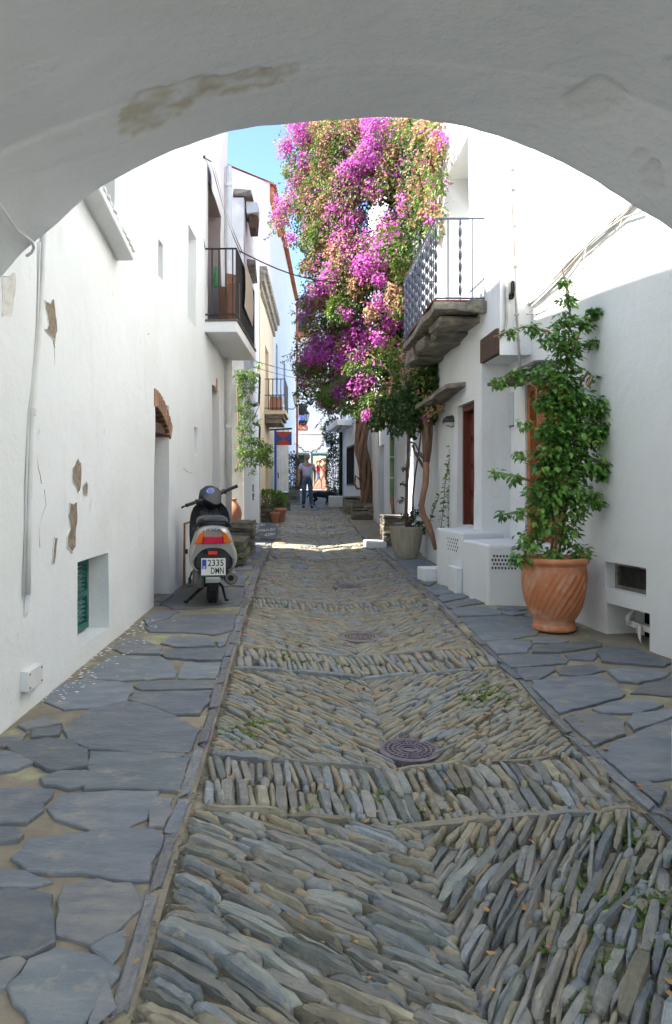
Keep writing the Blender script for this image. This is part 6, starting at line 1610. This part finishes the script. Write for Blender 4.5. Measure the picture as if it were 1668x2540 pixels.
def lens(name, L_, m, y=-.283, th=.03):
    b = MB(); P = [zs8(*q) for q in L_]; c = (sum(p[0] for p in P)/len(P), sum(p[1] for p in P)/len(P))
    n = len(P); yy = lambda z: y - .012 - .10*max(0, z-.6)
    vs = [Vector((x, yy(z)+.06, z)) for x, z in P] + [Vector((x, yy(z)-.006, z)) for x, z in P] + [Vector((c[0]+(x-c[0])*.86, yy(z)-.018, c[1]+(z-c[1])*.86)) for x, z in P]
    fs = [(r*n+i, r*n+(i+1)%n, (r+1)*n+(i+1)%n, (r+1)*n+i) for r in range(2) for i in range(n)] + [tuple(2*n+i for i in range(n))]
    b.add(vs, fs); return b.build(name, M[m], SX)
lens('tail_light', [(440,805),(640,805),(650,880),(430,884)], 'redlens')
lens('indicator', [(345,882),(390,790),(450,730),(440,800),(428,882)], 'orangelens'); lens('indicator', [(615,727),(680,780),(737,862),(652,880),(640,800)], 'orangelens')
b = MB(); b.rbox((0,-.21,.45), (.34,.10,.22), .03); b.rbox((0,-.235,.52), (.24,.05,.10), .02); b.build('rear_fender', M['blackpl'], SX, smooth=False)
b = MB(); b.rbox((-.005,-.278,.508), (.088,.02,.034), .006); b.build('reflector', M['redref'], SX)
# number plate
b = MB(); b.rbox((0,-.285,.376), (.222,.006,.168), .008); pl = b.build('number_plate', M['plate'], SX); 
b = MB(); b.rbox((-.084,-.2895,.405), (.038,.003,.088), .002); b.build('euro_band', M['euro'], pl)
put_text('E', 'band_letter', .030, M['plate'], pl, (-.084,-.2915,.376), (R(90),0,0), bold=.0012)
put_text('2335', 'plate_digits', .082, M['ink'], pl, (.021,-.2890,.414), (R(90),0,0), nx=.92, bold=.0008)
put_text('DMN', 'plate_letters', .082, M['ink'], pl, (.036,-.2890,.342), (R(90),0,0), nx=.66, bold=.0008)
b = MB(); b.rbox((0,-.289,.298), (.218,.005,.012), .002); b.build('plate_holder', M['greenframe'], pl)
b = MB(); b.rbox((0,-.265,.258), (.135,.03,.058), .012, rot=(.15,0,0)); b.build('mud_flap', M['silver'], SX)
# exhaust, engine, stands
b = MB(); b.tube([(.165,-.20,.262),(.165,-.19,.262),(.16,.02,.262),(.15,.25,.25),(.13,.38,.22)], [.052,.066,.068,.055,.03], 18); b.build('exhaust', M['metal'], SX, smooth=False)
b = MB(); b.tube([(.165,-.206,.262),(.165,-.21,.262)], [.028,.026], 14); b.build('exhaust_outlet', M['dark'], SX)
b = MB(); b.rbox((-.13,.12,.25), (.10,.50,.16), .03); b.build('engine_case', M['metal'], SX)
b = MB(); b.rbox((-.13,-.03,.25), (.12,.20,.20), .05); b.build('drive_cover', M['metal'], SX)
b = MB(); b.tube([(-.06,.2,.14),(-.14,.12,.09),(-.235,.0,.02),(-.25,-.02,.012)], [.015,.014,.013,.015], 8); b.tube([(-.24,-.04,.012),(-.26,.0,.012)], .014, 8); b.build('side_stand', M['iron'], SX)
b = MB(); b.tube([(.06,.2,.16),(.10,.14,.13),(.125,.05,.03),(.13,.03,.015)], [.014,.013,.012,.013], 8); b.tube([(.115,.03,.015),(.155,.03,.015)], .011, 8); b.build('centre_stand', M['iron'], SX)
b = MB(); b.tube([(-.16,.2,.30),(-.20,.08,.27),(-.215,.05,.22)], .011, 8); b.rbox((-.215,.05,.205), (.03,.02,.06), .008); b.build('kick_starter', M['iron'], SX)
b = MB(); b.tube([(-.235,.35,.45),(-.262,.35,.45)], [.026,.022], 12); b.build('side_knob', M['blackpl'], SX)
# seat and grab rail
b = MB(); n = 16; ss = [(-.20,.105,.745,.045),(-.17,.135,.755,.062),(-.05,.150,.765,.070),(.15,.155,.765,.065),(.38,.14,.755,.055),(.55,.10,.74,.04)]
for y, w, z, h in ss:
    for k in range(n): a_ = 2*math.pi*k/n; c_, s_ = math.cos(a_), math.sin(a_); b.v.append(Vector((w*math.copysign(abs(c_)**.7,c_), y, z+h*math.copysign(abs(s_)**.8,s_))))
for s in range(len(ss)-1):
    for k in range(n): b.f.append([s*n+k, s*n+(k+1)%n, (s+1)*n+(k+1)%n, (s+1)*n+k]); b.m.append(0)
b.f += [list(reversed(range(n))), [(len(ss)-1)*n+k for k in range(n)]]; b.m += [0,0]
b.build('seat', M['blackpl'], SX, smooth=True)
b = MB(); b.tube([(-.165,.10,.70),(-.172,-.08,.715),(-.15,-.20,.755),(-.10,-.255,.80),(0,-.268,.806),(.10,-.255,.80),(.15,-.20,.755),(.172,-.08,.715),(.165,.10,.70)], .016, 10); b.build('grab_rail', M['blackpl'], SX, smooth=True)
# floor, leg shield, front
b = MB(); b.rbox((0,.72,.27), (.34,.50,.09), .03); b.build('footboard', M['blackpl'], SX)
b = MB(); ou = [(-.17,.25),(-.215,.45),(-.222,.66),(-.20,.82),(-.13,.905),(-.05,.925)]; ou = arc(ou + [(-x,z) for x,z in reversed(ou)], 25)
vs = [Vector((p.x, .93+.10*(p.y-.3)-.35*p.x**2*3, p.y)) for p in ou]; n = len(vs)
cc = [Vector((p.x*.55, p.y+.045, .6+(p.z-.6)*.75)) for p in vs]
fr_ = [Vector((p.x, p.y+.05, p.z)) for p in vs]
b.add(vs + cc + fr_, [(i,i+1,n+i+1,n+i) for i in range(n-1)] + [(n-1,0,n,2*n-1)] + [tuple(n+i for i in range(n))] + [(i,i+1,2*n+i+1,2*n+i) for i in range(n-1)] + [tuple(2*n+i for i in range(n))])
b.build('leg_shield', M['blackpl'], SX, smooth=False)
b = MB(); ou2 = [Vector((p.x*.96, p.y+.055, p.z)) for p in vs]; fw = [Vector((p.x*.5, p.y+.16, .58+(p.z-.58)*.8)) for p in vs]
b.add(ou2+fw, [(i,i+1,n+i+1,n+i) for i in range(n-1)] + [tuple(n+i for i in range(n))]); b.build('front_cowl', M['silver'], SX, smooth=True)
b = MB(); b.lathe([(.225,-.06),(.24,-.03),(.245,0),(.24,.03),(.225,.06)], 36)
b.f = [f for f in b.f if all(b.v[i].y > -.04 for i in f)]; b.m = [0]*len(b.f)
for p in b.v: p.x, p.y, p.z = p.z, p.x + 1.26, p.y + .215
b.v = [steer(p) for p in b.v]; b.build('front_fender', M['silver'], SX, smooth=True)
b = MB()
for s_ in (-1,1): b.tube([steer((s_*.06,1.26,.215)), steer((s_*.06,1.08,.60))], .016, 8)
b.build('fork', M['metal'], SX, kind='stuff')
# handlebar unit
hb = MB()
ring = [(-.13,0),(-.115,.05),(-.07,.10),(0,.118),(.07,.10),(.115,.05),(.13,0),(.10,-.06),(.045,-.13),(0,-.145),(-.045,-.13),(-.10,-.06)]
n = len(ring); tiltM = Matrix.Rotation(R(-32), 3, 'X')
for off, s_ in ((-.055,.72),(-.045,.95),(-.01,1.05),(.05,.95),(.11,.62)):
    for x, z in ring: hb.v.append(Vector((x*s_, 0, z*s_)) + Vector((0, off, 0)))
for s in range(4):
    for k in range(n): hb.f.append([s*n+k, s*n+(k+1)%n, (s+1)*n+(k+1)%n, (s+1)*n+k]); hb.m.append(0)
hb.f += [list(reversed(range(n))), [4*n+k for k in range(n)]]; hb.m += [0,0]
HC = HEAD + Vector((0,-.06,.11))
hb.v = [steer(HC + tiltM @ p) for p in hb.v]
hbo = hb.build('handlebar_cover', M['blackpl'], SX, smooth=True); hbo.modifiers.new('es','EDGE_SPLIT').split_angle = R(45)
b = MB(); n = 28
b.v = [steer(HC + tiltM @ Vector((.056*math.cos(2*math.pi*k/n), -.058, .035+.036*math.sin(2*math.pi*k/n)))) for k in range(n)]; b.f = [list(range(n))]; b.m = [0]
b.build('dial', M['dial'], hbo)
b = MB()
for k in range(11):
    a_ = R(200-22*k); p0, p1 = [HC + tiltM @ Vector((r_*1.45*math.cos(a_), -.0595, .035+r_*math.sin(a_))) for r_ in (.024,.031)]; b.tube([steer(p0), steer(p1)], .0016, 4)
b.build('dial_marks', M['chalk'], hbo, kind='stuff')
for s_ in (-1, 1):
    q = [HEAD + Vector((s_*x, -.07-.12*max(0,x-.1), .10+.05*x)) for x in (.08,.16,.22,.34)]
    b = MB(); b.tube([steer(p) for p in q[:3]], [.03,.022,.016], 10); b.build('handlebar', M['blackpl'], SX, smooth=True)
    b = MB(); b.tube([steer(p) for p in (q[2], q[3])], .0185, 12); b.tube([steer(q[3]), steer(q[3]+Vector((s_*.008,0,0)))], .021, 12); b.build('grip', M['black'], SX, smooth=False)
    b = MB(); lv = [HEAD + Vector((s_*x, y_, .105)) for x, y_ in ((.15,-.02),(.22,-.005),(.30,-.02),(.375,-.05))]; b.tube([steer(p) for p in lv], [.010,.008,.007,.011], 8); b.build('brake_lever', M['iron'], SX, smooth=True)
    b = MB(); b.rbox(steer(HEAD + Vector((s_*.185,-.07,.108))), (.05,.05,.05), .012); b.build('switch_box', M['blackpl'], SX)
b = MB(); b.rbox(steer(HEAD+Vector((0,.06,-.06))), (.10,.12,.26), .03, rot=(R(-20),0,R(38))); b.build('steering_column', M['blackpl'], SX)

# ================================================================ PEOPLE AND DOG
def skin_mesh(joints, edges, sub=2):
    me = bpy.data.meshes.new('sk'); names = list(joints); idx = {n_: i for i, n_ in enumerate(names)}
    me.from_pydata([joints[n_][0] for n_ in names], [(idx[a_], idx[c_]) for a_, c_ in edges], [])
    o = bpy.data.objects.new('sk', me); COL.objects.link(o)
    m = o.modifiers.new('skin','SKIN'); m.use_smooth_shade = True; m.branch_smoothing = .4
    lay = me.skin_vertices[0].data
    for n_ in names:
        r_ = joints[n_][1]; lay[idx[n_]].radius = r_ if isinstance(r_, tuple) else (r_, r_); lay[idx[n_]].use_root = False
    lay[0].use_root = True
    s = o.modifiers.new('s','SUBSURF'); s.levels = sub; s.render_levels = sub
    dg = bpy.context.evaluated_depsgraph_get(); out = bpy.data.meshes.new_from_object(o.evaluated_get(dg))
    bpy.data.objects.remove(o); bpy.data.meshes.remove(me)
    out.polygons.foreach_set('use_smooth', [True]*len(out.polygons)); return out
def child(me, name, m, parent):
    me.materials.clear(); me.materials.append(m); o = bpy.data.objects.new(name, me); COL.objects.link(o); o.parent = parent; return o
def head_verts(B, c, h, yaw=0.0):
    # skull, jaw, nose, ears as one closed surface
    n, k = 20, 14; c = Vector(c); Mz = Matrix.Rotation(yaw, 3, 'Z'); vs = []
    for i in range(k+1):
        t = math.pi*i/k; z = math.cos(t); r_ = math.sin(t)
        for j in range(n):
            a_ = 2*math.pi*j/n; x, y = math.cos(a_)*r_, math.sin(a_)*r_
            wx = .36 - (.10 if z < -.3 else 0)*min(1, (-z-.3)*1.6); wy = .44 - (.09 if z < -.3 and y > 0 else 0)*min(1, (-z-.3)*1.5)
            p = Vector((x*wx, y*wy, z*.5))
            if y < -.8 and -.35 < z < .15: p.y -= .09*(1-abs(z+.15)/.3)*max(0, 1-abs(x)*5)   # nose
            if y < -.55 and abs(z-.06) < .12 and .15 < abs(x) < .6: p.y += .02                  # eye sockets
            if abs(x) > .93 and -.2 < z < .2: p.x *= 1.13                                        # ears
            vs.append(c + Mz @ (p*h))
    B.add(vs, [(i*n+j, i*n+(j+1)%n, (i+1)*n+(j+1)%n, (i+1)*n+j) for i in range(k) for j in range(n)])
def hand(J, E, side, wr, el, s=1.0):
    d_ = (Vector(wr)-Vector(el)).normalized(); fwd = Vector((0,-1,0)); 
    J[side+'palm'] = (Vector(wr)+d_*.05*s, .026*s); E.append((side+'wr', side+'palm'))
    for f_ in range(4):
        o_ = fwd*(.022-.015*f_)*s; L_ = (.075,.085,.08,.062)[f_]*s
        J[side+'f%da'%f_] = (Vector(wr)+d_*.095*s+o_, .0085*s); J[side+'f%db'%f_] = (Vector(wr)+d_*(.095*s+L_*.6)+o_+fwd*.008*s, .008*s); J[side+'f%dc'%f_] = (Vector(wr)+d_*(.095*s+L_)+o_+fwd*.022*s, .006*s)
        E += [(side+'palm', side+'f%da'%f_), (side+'f%da'%f_, side+'f%db'%f_), (side+'f%db'%f_, side+'f%dc'%f_)]
    J[side+'ta'] = (Vector(wr)+d_*.055*s+fwd*.034*s, .010*s); J[side+'tb'] = (Vector(wr)+d_*.085*s+fwd*.045*s, .008*s); E += [(side+'palm', side+'ta'), (side+'ta', side+'tb')]
def person(label, loc, rz, P, look, group=None):
    """P: joint positions in metres, facing -Y; look: colours and clothes"""
    s = look.get('s', 1.0)
    J = {}; E = []
    def j(n_, r_): J[n_] = (Vector(P[n_]), r_)
    j('pel', (.135*s,.105*s)); j('waist', (.125*s,.095*s)); j('chest', (.150*s,.105*s)); j('neck', .055*s); j('headb', .055*s)
    E += [('pel','waist'),('waist','chest'),('chest','neck'),('neck','headb')]
    for S in 'lr':
        j(S+'sh', .062*s); j(S+'el', .042*s); j(S+'wr', .028*s); E += [('chest',S+'sh'),(S+'sh',S+'el'),(S+'el',S+'wr')]
        hand(J, E, S, P[S+'wr'], P[S+'el'], s)
        j(S+'hip', .088*s); j(S+'kn', .058*s); j(S+'an', .040*s); j(S+'toe', .030*s); E += [('pel',S+'hip'),(S+'hip',S+'kn'),(S+'kn',S+'an'),(S+'an',S+'toe')]
    me = skin_mesh(J, E, 1)
    bm = bmesh.new(); bm.from_mesh(me); b = MB(); head_verts(b, P['head'], look.get('hh', .235)*s, look.get('yaw', 0))
    base = [bm.verts.new(v) for v in b.v]; bm.verts.ensure_lookup_table()
    for f in b.f:
        try: bm.faces.new([base[i] for i in f]).smooth = True
        except ValueError: pass
    bmesh.ops.remove_doubles(bm, verts=base, dist=.0005); bm.to_mesh(me); bm.free()
    me.materials.clear(); me.materials.append(look['skin'])
    o = bpy.data.objects.new('person', me); COL.objects.link(o); o.location = loc; o.rotation_euler = (0,0,rz)
    tag(o, label, 'person', group)
    # top
    K = {n_: J[n_] for n_ in ('pel','waist','chest')}; g = look.get('g', 1.10)
    tw = look.get('tw', 1.0)
    K = {'chest': (J['chest'][0], (.165*s*tw,.125*s*tw)), 'waist': (J['waist'][0], (.152*s*tw,.125*s*tw)), 'pel': (J['pel'][0]+Vector((0,0,.045)), (.156*s*tw,.132*s*tw)), 'neck': (J['chest'][0].lerp(J['neck'][0], .75), .070*s)}
    e = [('chest','waist'),('waist','pel'),('chest','neck')]
    if look.get('dress'): K['hem'] = (J['pel'][0]+Vector((0,0,-.30)), (.20*s,.17*s)); e.append(('pel','hem'))
    for S in 'lr':
        K[S+'sh'] = (J[S+'sh'][0], .076*s)
        e.append(('chest', S+'sh'))
        if look.get('sleeve'):
            K[S+'sl'] = (J[S+'sh'][0].lerp(J[S+'el'][0], look['sleeve']), .068*s); e.append((S+'sh', S+'sl'))
    child(skin_mesh(K, e, 2), 'top' if not look.get('dress') else 'dress', look['top'], o)
    if look.get('legs'):
        K = {'wst': (J['waist'][0]+Vector((0,0,-.02)), (.138*s,.112*s)), 'pel': (J['pel'][0]+Vector((0,0,.02)), (.150*s,.120*s))}; e = [('wst','pel')]
        for S in 'lr':
            K[S+'hip'] = (J[S+'hip'][0]+Vector((0,0,-.04)), .100*s); e.append(('pel', S+'hip'))
            if look['legs'] == 'long':
                K[S+'kn'] = (J[S+'kn'][0], .076*s); K[S+'an'] = (J[S+'an'][0]+Vector((0,0,.0)), .064*s); e += [(S+'hip',S+'kn'),(S+'kn',S+'an')]
            else:
                K[S+'kn'] = (J[S+'hip'][0].lerp(J[S+'kn'][0], .6), .090*s); e.append((S+'hip',S+'kn'))
        child(skin_mesh(K, e, 2), 'trousers' if look['legs'] == 'long' else 'shorts', look['bottom'], o)
    if False:
        b = MB(); c = J['waist'][0].lerp(J['pel'][0], .85); b.lathe([(.152,-.02),(.158,0),(.152,.02)], 20, c, sx=1, sy=.82); ob = b.build('belt', M['ink'], None); ob.parent = o
    for S in 'lr':
        K = {'a': (J[S+'an'][0]+Vector((0,.03,-.045)), (.045*s,.04*s)), 'm': (J[S+'an'][0].lerp(J[S+'toe'][0],.6)+Vector((0,0,-.03)), (.048*s,.034*s)), 't': (J[S+'toe'][0]+Vector((0,-.03,-.012)), (.042*s,.026*s))}
        child(skin_mesh(K, [('m','a'),('m','t')], 1), 'shoe', look['shoe'], o)
    b = MB(); hp = Vector(P['head']); h = look.get('hh',.235)*s; Mz = Matrix.Rotation(look.get('yaw',0), 3, 'Z'); n, k = 18, 8; vs = []
    for i in range(k+1):
        t = math.pi*.62*i/k
        for q in range(n):
            a_ = 2*math.pi*q/n; x, y, z = math.cos(a_)*math.sin(t), math.sin(a_)*math.sin(t), math.cos(t)
            if y < -.3 and z < .55: z = .55 + (z-.55)*.15
            vs.append(hp + Mz @ (Vector((x*.40, y*.475+.02, z*.54))*h*look.get('hair_s',1)))
    b.add(vs, [(i*n+q, i*n+(q+1)%n, (i+1)*n+(q+1)%n, (i+1)*n+q) for i in range(k) for q in range(n)])
    if look.get('bun'): b.lathe([(.001,.06),(.04,.045),(.055,0),(.04,-.045),(.001,-.06)], 12, hp + Mz @ Vector((0,.14,.05)))
    if look.get('tail'): b.tube([hp+Mz @ Vector((0,.11,.04)), hp+Mz @ Vector((0,.18,-.05)), hp+Mz @ Vector((.02,.17,-.2))], [.04,.035,.012], 8)
    ob = b.build('hair', look['hair'], None, smooth=True); ob.parent = o
    return o
mY = 24.6
person('man in lilac short-sleeved shirt and jeans walking down the lane', (.545, mY, zgr(.545,mY)+.02), R(6),
  dict(pel=(0,0,.93), waist=(0,0,1.08), chest=(0,.0,1.30), neck=(0,.0,1.47), headb=(0,-.01,1.54), head=(.0,-.03,1.63),
       lsh=(-.19,0,1.39), lel=(-.255,.02,1.11), lwr=(-.27,-.06,.88), rsh=(.19,0,1.39), rel=(.26,.04,1.12), rwr=(.25,-.02,.88),
       lhip=(-.095,0,.86), lkn=(-.10,-.06,.48), lan=(-.11,.06,.09), ltoe=(-.115,-.10,.045), rhip=(.095,0,.86), rkn=(.12,-.02,.48), ran=(.13,-.06,.085), rtoe=(.15,-.22,.045)),
  dict(skin=M['skin'], top=M['shirt'], bottom=M['jeans'], legs='long', sleeve=.62, belt=True, shoe=M['ink'], hair=M['hairgrey'], tw=1.06, yaw=.2))
Yp = 40.2
person('young woman in red top and denim shorts hurrying across the sunlit street', (at(789,1218,Yp).x, Yp, zprof(Yp)+.02), R(70),
  dict(pel=(0,0,.86), waist=(0,-.02,1.0), chest=(0,-.05,1.2), neck=(0,-.08,1.36), headb=(0,-.10,1.42), head=(0,-.12,1.50),
       lsh=(-.15,-.05,1.29), lel=(-.20,.12,1.10), lwr=(-.17,.02,.92), rsh=(.15,-.05,1.29), rel=(.20,-.2,1.12), rwr=(.16,-.38,1.18),
       lhip=(-.085,0,.80), lkn=(-.09,-.20,.46), lan=(-.09,-.22,.09), ltoe=(-.09,-.38,.05), rhip=(.085,0,.80), rkn=(.09,.10,.45), ran=(.09,.34,.20), rtoe=(.09,.34,.06)),
  dict(skin=M['skin2'], top=M['redtop'], bottom=M['shorts'], legs='short', shoe=M['redtop'], hair=M['hairbrown'], s=.95, tail=True))
person('tanned woman in coral dress striding right across the sunlit street', (at(803,1217,Yp+.6).x, Yp+.6, zprof(Yp)+.02), R(80),
  dict(pel=(0,0,.92), waist=(0,0,1.06), chest=(0,-.02,1.27), neck=(0,-.03,1.44), headb=(0,-.04,1.5), head=(0,-.05,1.59),
       lsh=(-.16,-.02,1.36), lel=(-.2,.1,1.12), lwr=(-.18,.0,.95), rsh=(.16,-.02,1.36), rel=(.2,-.16,1.14), rwr=(.17,-.36,1.12),
       lhip=(-.09,0,.86), lkn=(-.09,.12,.48), lan=(-.09,.40,.20), ltoe=(-.09,.42,.06), rhip=(.09,0,.86), rkn=(.09,-.16,.48), ran=(.09,-.12,.09), rtoe=(.09,-.28,.05)),
  dict(skin=M['skin2'], top=M['dress'], dress=True, legs=None, shoe=M['dress'], hair=M['hairbrown'], s=.97, bun=True))
# dog, walking away to the right with its head low
dY = 25.6; dX = at(800,1250,dY).x
DJ = {'mid': (Vector((0,.02,.36)), (.10,.115)), 'chest': (Vector((.18,0,.36)), (.105,.125)), 'rump': (Vector((-.22,.02,.38)), (.095,.11)), 'sho': (Vector((.27,-.01,.40)), .085), 'nk': (Vector((.36,-.03,.40)), .066), 'hd': (Vector((.46,-.06,.34)), .070), 'mz': (Vector((.56,-.08,.28)), .036), 'ns': (Vector((.60,-.085,.26)), .022),
      't1': (Vector((-.33,.02,.40)), .035), 't2': (Vector((-.43,.0,.34)), .028), 't3': (Vector((-.48,-.02,.24)), .016),
      'e1': (Vector((.44,-.01,.42)), .022), 'e2': (Vector((.46,.03,.37)), .014), 'e3': (Vector((.45,-.12,.41)), .022), 'e4': (Vector((.47,-.15,.36)), .014)}
DE = [('mid','chest'),('mid','rump'),('chest','sho'),('sho','nk'),('nk','hd'),('hd','mz'),('mz','ns'),('rump','t1'),('t1','t2'),('t2','t3'),('hd','e1'),('e1','e2'),('hd','e3'),('e3','e4')]
for k, (s_, a_, c_) in enumerate(((-.07,.03,.06),(.07,-.04,-.03))):
    DJ['f%da'%k] = (Vector((.22+a_*.3,s_,.24)), .045); DJ['f%db'%k] = (Vector((.22+a_,s_,.13)), .028); DJ['f%dc'%k] = (Vector((.22+a_*1.6,s_,.025)), .024); DJ['f%dd'%k] = (Vector((.26+a_*1.6,s_,.018)), .020)
    DE += [('chest','f%da'%k),('f%da'%k,'f%db'%k),('f%db'%k,'f%dc'%k),('f%dc'%k,'f%dd'%k)]
    DJ['h%da'%k] = (Vector((-.19+c_*.3,s_,.25)), .058); DJ['h%dk'%k] = (Vector((-.16+c_,s_,.20)), .040); DJ['h%db'%k] = (Vector((-.28+c_,s_,.12)), .026); DJ['h%dc'%k] = (Vector((-.27+c_,s_,.025)), .023); DJ['h%dd'%k] = (Vector((-.23+c_,s_,.018)), .020)
    DE += [('rump','h%da'%k),('h%da'%k,'h%dk'%k),('h%dk'%k,'h%db'%k),('h%db'%k,'h%dc'%k),('h%dc'%k,'h%dd'%k)]
me = skin_mesh(DJ, DE, 2); me.materials.clear(); me.materials.append(M['fur'])
dg_ = bpy.data.objects.new('dog', me); COL.objects.link(dg_); dg_.location = (dX-.05, dY, zgr(dX,dY)+.02); dg_.rotation_euler = (0,0,R(-12)); tag(dg_, 'black dog with lowered head walking behind the man', 'dog')
